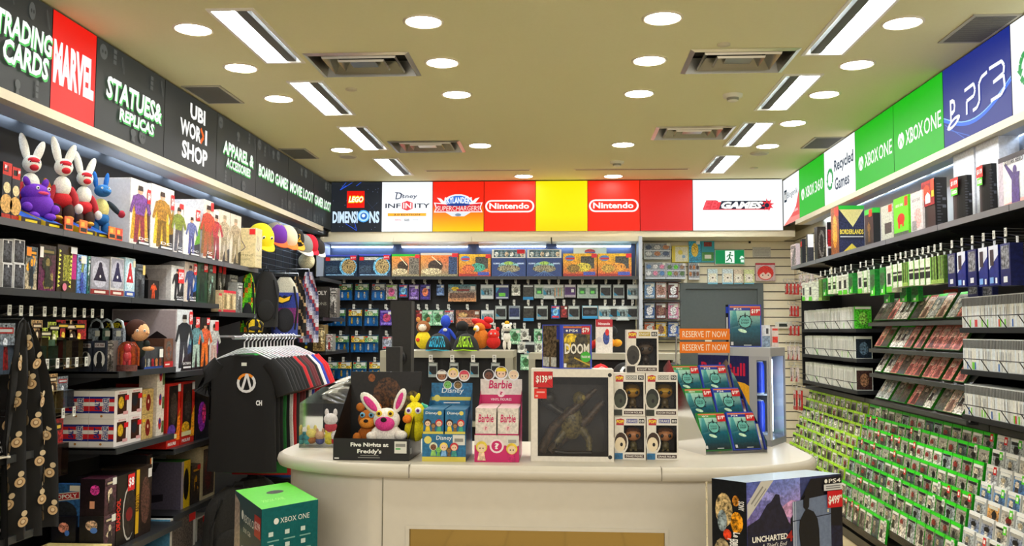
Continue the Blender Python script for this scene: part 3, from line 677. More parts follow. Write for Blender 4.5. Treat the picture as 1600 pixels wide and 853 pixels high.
def teeth(F):
    F.rect(0, 0, 1, 1, C('382c18', .4)); F.rect(.3, .25, .72, .8, C('8a8a30', .9)); F.rect(.75, .3, 1, .9, C('b82078', .2))
    for i in range(9):
        for sx, d in ((.04, 1), (.72, -1)): F.poly([(sx, .1+i*.09), (sx+.12*d, .14+i*.09), (sx, .18+i*.09)][::d], C('e0e060'))
    F.disc(.35, .12, .08, C('e07a90'))
L(90.5, 121, 381, z2, 'toy_box', 'black toy box framed by a row of yellow teeth', '241c10', teeth, .2, stick=(.62, .84, .95, .98, 'e8e8e8', ''))
L(121.5, 137, 397, z2, 'toy_box', 'light blue toy box with a red diamond at its foot', '6a9ac0', fx(23, pal=('3a62b0', '8ab4d8', '8a9a50', '3a4aa0')), .2, stick=(.3, .78, .85, .97, 'e8e8e0', ''))
L(138, 142, 400, z2, 'toy_box', 'slim teal toy box squeezed beside the blue one', '3a7a70', fx(24, pal=('2a6a60', '6ab0a0', 'e0e0e0', '20302c')), .18)
def bat(bg, fc, fg):
    def f(F):
        F.rect(0, 0, 1, 1, C(bg, .2)); F.rect(.04, .22, .96, .97, C('9a9aa4' if bg != 'c0d4dc' else 'a8ccd8', .2)); F.ell(.5, .56, .42, .36, C('bcbcc8' if bg != 'c0d4dc' else 'd0e4ea', .2))
        F.poly([(.14, .38), (.86, .38), (.72, .56), (.62, .74), (.38, .74), (.28, .56)], C(fc, .4)); F.ell(.5, .78, .1, .1, C(fc)); F.disc(.5, .5, .04, WHITE); F.rect(0, .03, 1, .16, C(fg, .4)); F.rect(.2, .06, .8, .12, C('e8e0d0'))
    return f
L(142.5, 172, 400, z2, 'toy_box', 'silver toy box with dark hooded bust print', '8a8a94', bat('8a8a94', '1c1830', '8a2a24'), .2)
L(173.5, 195, 401, z2, 'toy_box', 'pale toy box with small dark bust print', 'c8c4c0', bat('c8c4c0', '24204a', '9a3024'), .2)
L(196, 212, 402, z2, 'toy_box', 'light blue toy box with red bust print', 'a8d0dc', bat('c0d4dc', 'c82a30', '3050a0'), .2, stick=(.75, .78, .98, .95, 'e8e0c0', ''))
L(213, 227, 412, z2, 'toy_box', 'dark grey rough-textured toy box with cream tag', '44484c', fx(27, pal=('30343a', '50565c', '6a7076', '24282c')), .2, stick=(.7, .7, .98, .98, 'e8c870', ''))
L(232, 249, 437, z2, 'toy_box', 'short black and orange toy box in a gap', '141414', lart('1c1614', None, 'e0501c', 'c84414'), .12)
L(268, 288, 414, z2, 'statue_box', 'white statue box with black armoured figure print and wide side panel', 'd8d4d2', lart('e2e0dc', 'DC', '1c1c20', '2c2c30', sweep='3a3a40'), .36, art2=lambda F: (F.rect(.1, .05, .9, .9, C('b8b0ae', .1)), figure(F, .45, .35, .5, '2a2428')), stick=(.5, .52, .98, .92, 'd81c1c', '$39'))
L(289, 308, 408, z2, 'statue_box', 'white statue box with blue triangle and blue caped figure print', 'e0dee0', lart('d8c8b8', 'DC', '3a4a7a', '2a3a6a', sweep='1c5aa8'), .34, top='b8b0b8', stick=(.72, .7, .98, .97, 'd81c1c', '$39'))
L(309, 325, 409, z2, 'statue_box', 'dark green statue box', '1e5a34', lart('1e5434', None, '14301c', '10281c', skin='3a6a4a', bg2='123a20'), .3, stick=(.6, .78, .98, .98, 'd81c1c', '$39'))
L(326, 338, 413, z2, 'statue_box', 'olive statue box with glossy front at the shelf end', '3a4430', fx(31, pal=('2c3424', '5a6650', '8ab0a0', '20281c')), .3, stick=(.5, .8, .95, 1, 'd81c1c', ''))
z3 = 1.745
L(341, 347, 412, z3, 'statue_box', 'narrow clear-fronted dark box, left one of the pair', '2c2c28', fx(32, pal=('38382c', '5a584c', 'c8c8c0', '20201c')), .2, xf=-2.83, stick=(.1, .82, .9, .98, 'd81c1c', ''))
L(347.5, 353.5, 413, z3, 'statue_box', 'narrow clear-fronted dark box, right one of the pair', '2c2c28', fx(33, pal=('38382c', '5a584c', 'c8c8c0', '20201c')), .2, xf=-2.83, stick=(.1, .8, .9, .96, 'd81c1c', ''))
def glasses_art(F):
    F.rect(0, 0, 1, .12, C('c82838')); F.rect(0, .88, 1, 1, C('d83040', .2)); F.rect(0, .12, 1, .88, C('c8b080', .5))
    for i in range(4): F.rect(.06+i*.24, .16, .22+i*.24, .8, C('e8d8a8' if i % 2 else '8a7850', .3))
L(342, 347, 458, z3, 'glass_box', 'small tan and red box of tumblers, nearer one', 'c8b088', glasses_art, .06, xf=-2.72)
L(349.5, 369, 453, z3, 'glass_box', 'small tan and red box of tumblers, wider one', 'c8b088', glasses_art, .07, xf=-2.72)
L(359, 372, 429, z3, 'glass_box', 'grey clear box behind the tan tumblers', '70706c', fx(34, pal=('686a66', '9a9c98', 'd0d0cc', '40423e')), .1, xf=-2.83)
L(371, 379.5, 441, z3, 'glass_box', 'small grey clear box at the shelf corner', '8a8c88', fx(35, pal=('787a76', 'a8aaa6', 'd8d8d4', '484a46')), .08, xf=-2.72)
# ================================================================ SMALL REPEATS: peg hooks, carded packs, soft toys
def peg_proto():
    e = empty('peg_hook', (0, 0, 0)); b = MB(); b.tube([(0, 0, 0), (0, -.16, 0), (0, -.175, .008)], .003, C('b8b8b8'), 'metal', 5); b.tube([(0, 0, .03), (0, -.18, .045)], .002, C('b8b8b8'), 'metal', 5); b.obj('prong', e)
    b = MB(); b.box(-.014, .014, -.184, -.182, -.005, .048, C('d8d8d0')); F = faceof(b, -.014, .014, -.184, -.182, -.005, .048, 'front'); F.rect(.2, .3, .8, .62, C('8a8a84')); F.rect(.2, .75, .7, .85, C('5a5a56')); t = b.obj('price_tag', e); t['label'] = 'white price tag'
    return e
PEG = peg_proto(); PEG_USED = [False]
def peg(loc, rz, label, group, s=1.):
    if not PEG_USED[0]: PEG_USED[0] = True; o = PEG; o.location = loc; o.rotation_euler = (0, 0, rz)
    else: o = dup(PEG, loc, (0, 0, rz))
    o['label'] = label; o['category'] = 'peg hook'; o['group'] = group; o.scale = s if isinstance(s, tuple) else (s, s, s); return o
def pack_proto(name, w_, h_, card, tray, art, clear=True, deep=.04, solid=False):
    """carded pack hanging from z=0 (hang hole) down, faces -y"""
    if solid:
        e = empty(name, (0, 0, 0)); b = MB(); b.box(-w_/2, w_/2, -deep, 0, -h_, -.02, C(tray, .3), 'gloss_print'); art(faceof(b, -w_/2, w_/2, -deep, 0, -h_, -.02, 'front', 'gloss_print')); b.obj('carton', e)
        b = MB(); b.box(-.01, .01, -.002, 0, -.02, .01, C('d8dcd8'), 'gloss_print'); b.obj('hang_tab', e); return e
    e = empty(name, (0, 0, 0)); b = MB(); b.box(-w_/2, w_/2, 0, .003, -h_, 0, C(card, .1), 'gloss_print'); F = faceof(b, -w_/2, w_/2, 0, .003, -h_, 0, 'front', 'gloss_print'); art(F); F.ell(.5, .955, .06, .018, C('20242a')); b.obj('card', e)
    b = MB(); zt = -h_*.42; b.box(-w_*.46, w_*.46, -deep, -.001, -h_*.97, zt, C(tray, .2), 'gloss_print', front=None if clear else C(tray, .2)); b.obj('tray', e)
    if clear:
        b = MB(); G = faceof(b, -w_*.46, w_*.46, -deep, 0, -h_*.97, zt, 'front', 'clear_plastic'); G.rect(0, 0, 1, 1, WHITE); b.obj('window', e)
    return e
USED = {}
def place(proto, loc, rz, label, cat, group, sc=(1, 1, 1)):
    if proto not in USED: USED[proto] = 1; o = proto; o.location = loc; o.rotation_euler = (0, 0, rz)
    else: o = dup(proto, loc, (0, 0, rz))
    o.scale = sc; return tag(o, label, cat, group)
def soft(name, loc, label, parts, rz=0., s=1., cat='soft toy', group=None):
    """parts: (name, centre, radii, colour[, tilt])"""
    e = empty(name, loc, label, cat, group, rz); hd = None
    for p in sorted(parts, key=lambda q: q[0] != 'head'):
        b = MB(); M = Matrix.Rotation(p[4], 3, 'Y') if len(p) > 4 else None
        b.ell([q*s for q in p[1]], [q*s for q in p[2]], C(p[3], .15), 'fabric', 12, 8, M); on_head = hd and p[0] in ('eye', 'pupil', 'ear', 'ear_lining', 'nose', 'muzzle', 'snout', 'beak', 'brow', 'hair', 'face', 'crest', 'tuft', 'mouth')
        o = b.obj(p[0], hd if on_head else e)
        if p[0] == 'head': hd = o
    return e
def eyes(x, y, z, r, col='181818', w_='f4f4f4'): return [('eye', (x, y, z), (r, r*.5, r), w_), ('eye', (-x, y, z), (r, r*.5, r), w_), ('pupil', (x, y-r*.45, z), (r*.5, r*.25, r*.5), col), ('pupil', (-x, y-r*.45, z), (r*.5, r*.25, r*.5), col)]
# --- soft toys on the top left shelf (face the aisle and the camera)
zt = 2.14
def tray_stand(px0, px1, pt, label):
    x0, x1, y0, y1, z0, z1 = lb(px0, px1, pt, zt, -2.73, .22); b = MB(); k = C('1c5ab8', .3)
    b.face([(x1, y0, z0), (x1, y1, z0), (x1, y1, z0+.03), (x1, y0, z0+.03)], C('141414'), 'gloss_print'); b.face([(x1, y0, z0+.03), (x1, y1, z0+.03), (x0, y1, z0+.13), (x0, y0, z0+.13)], k, 'gloss_print')
    b.face([(x0, y0, z0), (x1, y0, z0), (x1, y0, z0+.03), (x0, y0, z0+.13)], C('e8c020'), 'gloss_print'); b.face([(x1, y1, z0), (x0, y1, z0), (x0, y1, z0+.13), (x1, y1, z0+.03)], k, 'gloss_print')
    Face(b, (x1, y0, z0), (0, y1-y0, 0), (0, 0, .03), 'gloss_print').rect(.2, .3, .8, .7, C('e8d020'))
    tag(b.obj('display_tray'), label, 'display tray', 'blue display trays on the top left shelf')
tray_stand(34, 66, 320, 'blue display tray under the purple plush'); tray_stand(72, 100, 326, 'blue display tray under the first tall white-headed plush')
tray_stand(131, 150, 332, 'blue display tray between the white-headed and the blue plush'); tray_stand(152, 172, 340, 'blue display tray under the blue plush')
def lpos(px, py, x): return onx(px, py, x)
def tall_plush(px, label, s=1., xx=-2.85):
    p = lpos(px, 330, xx); g = [('body', (0, 0, .19), (.048, .043, .062), 'eceadc'), ('hips', (0, 0, .115), (.055, .046, .045), 'c41c24'), ('head', (0, -.01, .3), (.05, .05, .05), 'eceadc'), ('muzzle', (.0, -.05, .275), (.024, .022, .018), 'c8202c'), ('brow', (0, -.035, .315), (.035, .03, .02), 'd02434'),
        ('ear', (-.035, .01, .39), (.024, .018, .085), 'e8e6dc', -.25), ('ear', (.04, .01, .37), (.024, .018, .075), 'e8e6dc', .35), ('arm', (-.065, -.01, .13), (.02, .02, .07), 'b02a34', .3), ('arm', (.065, -.01, .13), (.02, .02, .07), 'b02a34', -.3),
        ('hand', (-.085, -.02, .07), (.024, .024, .03), 'd8d4d4'), ('hand', (.085, -.02, .07), (.024, .024, .03), 'd8d4d4'), ('leg', (-.03, 0, .05), (.028, .03, .09), 'c01c24'), ('leg', (.03, 0, .05), (.028, .03, .09), 'c01c24'),
        ('shin', (-.035, -.006, .045), (.034, .036, .055), '3a2420'), ('shin', (.035, -.006, .045), (.034, .036, .055), '3a2420'), ('foot', (-.03, -.03, .008), (.025, .04, .015), 'e8a030'), ('foot', (.03, -.03, .008), (.025, .04, .015), 'e8a030'), ('wing', (-.07, .02, .19), (.015, .02, .045), 'f0902c', -.4)]+eyes(.022, -.052, .305, .008)
    return soft('long_eared_plush', (xx, p.y, zt+.035), label, [(n, (c[0], c[1], c[2]+.04), *r) for n, c, *r in g], math.radians(50), s, group='tall red and white plush toys')
tall_plush(96, 'tall red and white plush with long ears, in front of the blue tray', 1.0, -2.83); tall_plush(130, 'tall red and white plush with long ears, beside the blue plush', .93, -2.83); tall_plush(46, 'tall red and white plush with long ears, behind the purple plush', .98, -2.93)
p = lpos(58, 300, -2.83)
soft('round_plush', (-2.84, p.y+.02, zt+.05), 'round purple plush in a blue tray on the top shelf', [('body', (0, 0, .08), (.085, .075, .075), '6a2ab0'), ('head', (-.01, 0, .14), (.075, .065, .055), '7430c0'), ('ear', (-.06, 0, .2), (.018, .015, .03), '6424a8', -.4), ('ear', (.04, 0, .2), (.018, .015, .03), '6424a8', .4), ('arm', (-.075, -.04, .06), (.026, .03, .026), '7c38c8'), ('arm', (.075, -.04, .06), (.026, .03, .026), '7c38c8'), ('foot', (-.045, -.05, .016), (.03, .035, .02), '7c38c8'), ('foot', (.045, -.05, .016), (.03, .035, .02), '7c38c8'), ('mouth', (0, -.062, .14), (.03, .008, .009), 'e84a70')]+eyes(.03, -.058, .165, .01), math.radians(60))
p = lpos(160, 320, -2.83)
soft('blue_plush', (-2.84, p.y, zt+.045), 'blue and cream plush with pointed ears and red paws', [('body', (0, 0, .14), (.045, .04, .06), 'd8cc80'), ('hips', (0, 0, .085), (.048, .042, .04), '1c62a0'), ('head', (0, -.02, .24), (.045, .045, .035), '2a70b0'), ('snout', (0, -.07, .23), (.018, .025, .014), '2a70b0'), ('ear', (-.03, .01, .3), (.014, .012, .05), '1c6ac0', -.15), ('ear', (.03, .01, .3), (.014, .012, .05), '1c6ac0', .15), ('arm', (-.065, -.01, .15), (.016, .016, .05), '24303c', .5), ('arm', (.07, -.01, .15), (.016, .016, .055), '24303c', -.8), ('paw', (-.09, -.015, .11), (.02, .02, .022), 'a02438'), ('paw', (.11, -.015, .12), (.02, .02, .022), 'a02438'), ('leg', (-.028, 0, .04), (.022, .024, .05), '1c62a0'), ('leg', (.028, 0, .04), (.022, .024, .05), '1c62a0'), ('foot', (-.03, -.02, -.005), (.024, .034, .014), '282c34'), ('foot', (.03, -.02, -.005), (.024, .034, .014), '282c34')]+eyes(.02, -.06, .25, .006), math.radians(50), 1.1)
for px, lb_, c in ((108, 'orange and red shelf price card below the tall plush', 'e8602c'), (131, 'orange shelf price card with black lettering', 'e07028'), (176, 'orange and yellow shelf price card near the white boxes', 'e87828'), (187, 'red shelf price card against the white box', 'd8442c')):
    p = lpos(px, 350, -2.70); b = MB(); b.box(-2.705, -2.70, p.y-.04, p.y+.04, zt+.002, zt+.075, C(c, .3)); F = faceof(b, -2.705, -2.70, p.y-.04, p.y+.04, zt+.002, zt+.075, 'right'); F.rect(.1, .1, .9, .4, C('181410')); F.rect(.15, .5, .6, .85, C('f0b040')); tag(b.obj('price_card'), lb_, 'price card')
# --- peg row behind and between the left shelves
for i, px in enumerate((14, 32, 48, 69, 85, 99, 116, 131, 144, 159)):
    p = onx(px, 490, -2.75); peg((-3.05, p.y, 1.675), math.pi/2, 'white-tagged long peg under the second left shelf, %s from the front' % nth(i), 'upper left peg hooks', (1, 1.65, 1))
for i, px in enumerate((74, 90, 106, 120, 135)):
    p = onx(px, 575, -2.7); peg((-3.05, p.y, 1.40), math.pi/2, 'white price tag on the middle left peg row, %s from the front' % nth(i), 'middle left peg hooks', (1, 1.9, 1))
for i, px in enumerate((99, 116)):
    p = onx(px, 650, -2.7); peg((-3.05, p.y, 1.13), math.pi/2, 'white price tag on the lowest left peg row beside the dark boxed figures, %s one' % ('nearer', 'farther')[i], 'lowest left peg hooks', (1, 1.9, 1))
PK = [pack_proto('carded_pack', .12, .2, 'c8ccd0', '5a6a80', lambda F: blobs(F, 41, PAL[5], 3)), pack_proto('carded_pack', .1, .22, 'd8d0a8', '8a7a50', lambda F: blobs(F, 42, PAL[6], 4)), pack_proto('carded_pack', .11, .21, 'e0d8c0', '5a7a6a', lambda F: blobs(F, 43, PAL[2], 4)),
      pack_proto('carded_pack', .12, .2, '202428', '3a2420', lambda F: blobs(F, 44, PAL[0], 4))]
for px, py, k, sc, lb_ in ((9, 505, 0, 1.3, 'pale blue carded pack hanging at the left picture edge'), (58, 500, 1, 1.0, 'tan and red boxed pack hanging behind the patterned scarf'), (72, 512, 2, 1.1, 'olive and cream carded pack right of the scarf'), (85, 503, 2, 1.1, 'cream and teal carded pack with blue base'), (99, 500, 3, 1.15, 'dark carded pack with red and brown figures'), (112, 500, 1, 1.25, 'white and yellow carded pack with black lettering'), (124, 500, 3, 1.3, 'dark maroon carded pack near the masks'),
                           (68, 588, 1, 1.1, 'cream carded pack below the middle peg row, nearer'), (82, 584, 1, 1.0, 'cream carded pack below the middle peg row, farther'), (98, 588, 0, .9, 'dark blue carded pack below the middle peg row'), (84, 655, 3, 1.6, 'dark clear pack with a red figure, hanging low behind the scarf')):
    p = onx(px, py, -2.80); place(PK[k], (-2.80, p.y, p.z), math.pi/2, lb_, 'carded pack', 'carded packs on the left pegboard', (sc, 1, sc))
# --- draped black scarf with tan discs
def scarf():
    b = MB(); n, m = 22, 15; rows = []
    top = onx(36, 503, -2.56); ys = (onx(5, 700, -2.52).y, onx(84, 700, -2.52).y)
    for i in range(n+1):
        t = i/n; z = top.z-t*1.02; wd = .03+.19*min(1, t*1.8)**.7; cy = top.y+.02+.10*t
        rows.append([(-2.56+.035*math.sin(j*1.35+t*2)*min(1, t*3+.2), cy-wd+2*wd*j/m, z-.01*math.sin(j*.9)) for j in range(m+1)])
    b.grid(rows, C('0e0d0d', .1), 'fabric'); b.grid([[(x-.004, y, z) for x, y, z in r] for r in rows], C('0e0d0d'), 'fabric')
    r = random.Random(3)
    for i in range(2, n, 2):
        for j in range(1+(i//2 % 2)*2, m, 3):
            q = Vector(rows[i][j]); a = Vector(rows[i][j+1 if j < m else j])-Vector(rows[i][j-1]); u = a.normalized(); v = Vector((0, 0, -1)); nrm = u.cross(v)*-1
            nrm = Vector((0, 0, 1)).cross(u)*-1
            if nrm.x < 0: nrm = -nrm
            F = Face(b, q+nrm*.006-u*.03-Vector((0, 0, .045)), u*.06, (0, 0, .09), 'fabric')
            if F.N.x < 0: F.N = -F.N
            F.disc(.5, .4, .26, C('c8a87c')); F.disc(.5, .4, .15, C('8a6a48')); F.disc(.5, .42, .1, C('d8c09a')); F.disc(.45+.3*r.random(), .82, .15, C('cdb894'))
    tag(b.obj('patterned_scarf'), 'hanging black scarf printed with round tan faces, at the left picture edge', 'scarf')
scarf()
b = MB(); p = onx(36, 505, -2.56); b.tube([(-2.95, p.y, p.z+.02), (-2.56, p.y, p.z+.02)], .004, C('909090'), 'metal'); b.tube([(-2.56, p.y-.05, p.z-.05), (-2.56, p.y-.03, p.z), (-2.56, p.y, p.z+.024), (-2.56, p.y+.03, p.z), (-2.56, p.y+.05, p.z-.05)], .003, C('1a1a1a')); tag(b.obj('scarf_hanger'), 'thin black wire hanger holding the patterned scarf', 'hanger')
# --- bay A items
def cap(loc, rz, col, brim, label, txt=None, tc='f4f4f4', s=1., front=None, cat='cap', parent_group=None, tilt=0.):
    e = empty('baseball_cap', loc, label, cat, parent_group, rz); e.rotation_euler = (tilt, 0, rz)
    b = MB(); rows = []
    for i in range(9):
        t = i/8*math.pi/2; rr = math.cos(t); z = math.sin(t)
        rows.append([(.09*s*rr*math.cos(a)*(1.0), .105*s*rr*math.sin(a), .115*s*z+.0) for a in (2*math.pi*j/20 for j in range(20))])
    fc = C(front or col, .05); cc = C(col, .05)
    b.grid(rows, lambda i, j: fc if 11 <= j <= 18 and i < 7 else cc, 'fabric', True, True); b.ell((0, 0, .115*s), (.008, .008, .005), cc, 'fabric', 8, 4); cr_ = b.obj('crown', e)
    b = MB(); n = 12; r0 = []; r1 = []; r2 = []
    for j in range(n+1):
        a = math.pi+math.pi*j/n; a2 = math.pi*1.08+math.pi*.84*j/n
        r0.append((.088*s*math.cos(a2), .1*s*math.sin(a2), .004)); r1.append((.086*s*math.cos(a2), (.10+.075*math.sin(math.pi*j/n)**.6)*s*math.sin(a2)-.0, .012-.012*abs(math.cos(a2))))
    b.grid([r0, r1], C(brim, .05), 'fabric'); b.grid([[(x, y, z-.006) for x, y, z in r0], [(x, y, z-.006) for x, y, z in r1]], C(brim), 'fabric'); b.grid([r1, [(x, y, z-.006) for x, y, z in r1]], C(brim), 'fabric'); b.obj('brim', e)
    if txt:
        b = MB(); ls = txt.split('|')
        for k, t in enumerate(ls):
            vs, fs, ar = glyphs(t, .03); base = len(b.v); W = .13*s; H = .075*s/len(ls)
            zc = .06*s+((len(ls)-1)/2-k)*H*1.25
            for x, y in vs:
                zz = zc+y*H; rr = math.sqrt(max(.05, 1-(zz/(.117*s))**2)); an = -math.pi/2+x*W/(.095*s)
                b.v.append((.092*s*rr*math.cos(an), .1075*s*rr*math.sin(an), zz))
            for f in fs: b.f.append(tuple(base+i for i in f)); b.c.append([C(tc)]*len(f)); b.m.append('fabric'); b.sm.append(False)
        b.obj('lettering', cr_)
    return e
cap((-2.69, 3.99, 1.02), math.radians(70), '101010', 'cfc8b8', 'black cap with white block lettering and pale brim at the left picture edge', 'ALIR|AR, B|AWAY', s=1.15)
def arty(seed, k, **kw): return lambda F: blobs(F, seed, PAL[k], **kw)
def fig_window(bg, fg, foot='b02830', txt=None):
    def f(F):
        F.rect(0, 0, 1, 1, C(bg, .3)); F.ell(.5, .58, .32, .34, C('5c5a56', .5)); figure(F, .5, .3, .5, fg, '5a5048', None, '1c1814', None, 1.3); F.rect(0, 0, 1, .2, C(foot, .2)); F.rect(.1, .07, .6, .12, C('f0e0d8'))
    return f
L(20, 35, 762, .645, 'figure_box', 'small dark figure box with red foot band near the scarf', '302e2c', fig_window('302e2c', '181614'), .16, xf=-2.62)
L(0, 8, 745, .645, 'figure_box', 'dark figure box cut by the left picture edge', '24241e', fig_window('24241e', '3a4a20', '20241c'), .16, xf=-2.62)
L(4, 13, 738, .83, 'figure_box', 'small white and red box on the figure boxes', 'd8d0c8', arty(51, 0), .1, xf=-2.66) if False else None
L(52, 62, 768, .645, 'figure_box', 'glossy blue clear figure box under the scarf', '2a4a58', fx(52, pal=('1c3440', '4a7a8a', '8ac8e8', '24303a')), .16, xf=-2.60)  # see-through blue box, its own blue drawn as blotchy print
pbox('board_game', 'blue board game box with a red name band, low behind the scarf', -2.96, -2.70, 5.0-.06, 5.0-.02, .5, .735, '2a5a9a', lambda F: (F.rect(0, 0, 1, 1, C('2c5c98', .4)), F.ell(.6, .3, .3, .3, C('20242c', .4)), F.poly([(.05, .55), (.95, .66), (.95, .84), (.05, .73)], C('d8d4cc')), F.poly([(.07, .57), (.93, .68), (.93, .82), (.07, .71)], C('b02430')), F.text('MONOPOLY', .5, .695, .78, .1, WHITE, .02, rot=.1), F.rect(.72, .84, .95, .97, C('e0dcd0'))), 'front', cat='board game')
block_z = .16
for i, (x0, x1, y0, y1, zb, zt_, lb_) in enumerate(((-2.86, -2.50, 4.42, 4.62, .16, .44, 'tan wooden-look box on the base deck, nearest the scarf'), (-2.86, -2.5, 4.64, 4.90, .16, .42, 'pale yellow box on the base deck beside the tan one'))):
    pbox('tan_box', lb_, x0, x1, y0, y1, zb, zt_, 'd8c078', lambda F: (F.rect(0, 0, 1, 1, C('e0c878', .4)), F.rect(.1, .5, .7, .7, C('8a6a28', .3))), 'right', lambda F: F.rect(0, 0, 1, 1, C('c8b070', .4)), top='e0cc88', stick=(.75, .6, .97, .95, 'd81c1c', ''))
# --- bay B shelf: carded masks, dome pack, doll, boxes
zs = 1.36
for i, px in enumerate((126, 147)):
    p = onx(px+8, 577, -2.64); pbox('carded_mask', 'black carded mask pack, %s one on the shelf edge' % ('left', 'right')[i], p.x-.05-.0, p.x+.01, p.y-.068, p.y+.068, zs, zs+.235, '202634', lambda F: (F.rect(0, 0, 1, 1, C('20242e', .3)), F.rect(.1, .78, .9, .92, C('a8a4a4')), F.text('CIVIL WAR', .5, .85, .7, .08, C('4a2020'), .03), F.ell(.5, .38, .45, .28, C('c8c8c4')), F.ell(.5, .42, .22, .22, C('14161c')), F.poly([(.2, .1), (.8, .1), (.7, .28), (.3, .28)], C('16181e'))), 'front', cat='carded pack') if False else None
def fbox(name, label, px0, py0, px1, py1, y, depth, col, art, **k):
    """camera-facing box from its pixel rectangle"""
    a = ony(px0, py1, y); c = ony(px1, py0, y); return pbox(name, label, a.x, c.x, y, y+depth, k.pop('z0', a.z), c.z, col, art, 'front', **k)
maskart = lambda F: (F.rect(0, 0, 1, 1, C('20242e', .3)), F.rect(.1, .78, .9, .92, C('a8a4a4')), F.text('CIVIL WAR', .5, .85, .7, .08, C('4a2020'), .03), F.ell(.5, .38, .45, .28, C('c8c8c4')), F.ell(.5, .42, .22, .22, C('14161c')), F.poly([(.2, .1), (.8, .1), (.7, .28), (.3, .28)], C('16181e')))
fbox('carded_mask', 'black carded mask pack, left of the pair', 123, 533, 144, 576, 5.06, .05, '202634', maskart, z0=zs, cat='carded pack')
fbox('carded_mask', 'black carded mask pack, right of the pair', 145, 532, 166, 576, 5.06, .05, '202634', maskart, z0=zs, cat='carded pack')
fbox('clear_tube', 'slim speckled clear pack right of the masks', 167, 532, 178, 576, 5.08, .05, '6a6460', fx(53, pal=('5a5450', '8a8480', 'b8b0a8', '3c3834')), z0=zs, cat='figure box')
p = ony(193, 575, 5.1); e = empty('dome_pack', (p.x, 5.14, zs), 'clear dome pack holding a red figure with orange base', 'figure pack')
b = MB(); b.prism([(.06*math.cos(a), .04*math.sin(a)) for a in (2*math.pi*i/20 for i in range(20))], 0, .035, C('6a3a34', .4), smooth=True); b.obj('base', e)
b = MB(); b.ell((0, 0, .13), (.022, .02, .03), C('c02830', .2)); b.ell((0, 0, .085), (.026, .02, .035), C('c02830', .2)); b.ell((-.014, 0, .045), (.011, .012, .03), C('c02830')); b.ell((.014, 0, .045), (.011, .012, .03), C('c02830')); b.obj('figure', e)
b = MB(); b.face([(-.06, .03, .03), (.06, .03, .03), (.06, .03, .13), (.03, .03, .17), (-.03, .03, .17), (-.06, .03, .13)][::-1], C('c05820', .3)); b.obj('backing_card', e)
b = MB(); b.lathe([(.058, .03), (.06, .1), (.05, .145), (.03, .168), (0, .175)], WHITE, 'clear_plastic', cap=False); b.obj('dome', e)
p = ony(214, 575, 5.3)
soft('doll', (p.x, 5.32, zs), 'big-headed doll with brown hair and dark clothes', [('leg', (-.018, 0, .035), (.016, .018, .04), '14182c'), ('leg', (.018, 0, .035), (.016, .018, .04), '14182c'), ('body', (0, 0, .105), (.034, .028, .05), '16201c'), ('arm', (.04, -.02, .11), (.034, .012, .012), 'd8a878'), ('arm', (.035, -.015, .135), (.016, .014, .02), '16201c'), ('head', (0, 0, .2), (.05, .045, .052), 'e0a878'), ('nose', (.035, -.042, .192), (.008, .01, .008), 'e0a878'), ('hair', (-.014, .008, .215), (.056, .048, .052), '3c1a0c')]+eyes(.018, -.042, .205, .007), math.radians(35), 1.15, 'doll')
def figset(F):
    F.rect(0, 0, 1, 1, C('34363a', .3)); F.rect(0, 0, 1, .1, C('2a4a9a'))
    for i, c in enumerate(('b0a070', '9a9a98', 'a02028', 'c07840', '804030')): F.disc(.14+.18*i, .35, .13, C(c, .4)); F.poly([(.08+.18*i, .1), (.2+.18*i, .1), (.18+.18*i, .28), (.1+.18*i, .28)], C(c, .5))
L(222, 255, 543, zs, 'figure_set', 'clear window box with a row of small figures and blue base', '38383c', figset, .14, xf=-2.58, stick=(.8, .5, .98, .9, 'e8e8e0', ''))
L(257, 271, 529, zs, 'figure_box', 'narrow brown-windowed figure box with red foot', '5a3a2c', fig_window('6a4028', '8a4a24', 'c02828'), .12, xf=-2.58)
for px, pt, lb_, c in ((148, 518, 'first clear ring-top pack behind the masks', '8a969c'), (164, 517, 'second clear ring-top pack behind the masks', '50685c'), (181, 518, 'third clear ring-top pack behind the dome', '7a8088')):
    q = ony(px, 545, 5.4); e = empty('ring_pack', (q.x, 5.4, zs+.2), lb_, 'clear pack', 'ring-top packs behind the masks'); 
    b = MB(); b.box(-.045, .045, 0, .03, -.2, .05, C(c, .7), 'gloss_print'); b.obj('carton', e); b = MB(); b.tube([(-.04, .01, .05), (-.03, .01, .09), (0, .01, .105), (.03, .01, .09), (.04, .01, .05)], .008, C('b8c4c8'), 'gloss_print'); b.obj('handle', e)
    b = MB(); Face(b, (.0, -.002, -.0), (.03, 0, 0), (0, 0, .035)).rect(0, 0, 1, 1, C('dcdcc8')); b.obj('price_sticker', e)
L(232, 256, 498, 1.56, 'dark_toy_box', 'x', '1', None) if False else None
q1 = ony(184, 497, 5.72)
pbox('toy_box', 'black toy box with yellow lettering behind the doll', q1.x-.12, q1.x+.16, 5.58, 5.74, zs, 1.66, '1a1614', lambda F: (F.text('XMEN', .6, .9, .4, .1, C('d8c818'), .04, .2), F.rect(.8, .88, 1, .96, C('b02020'))), 'front')
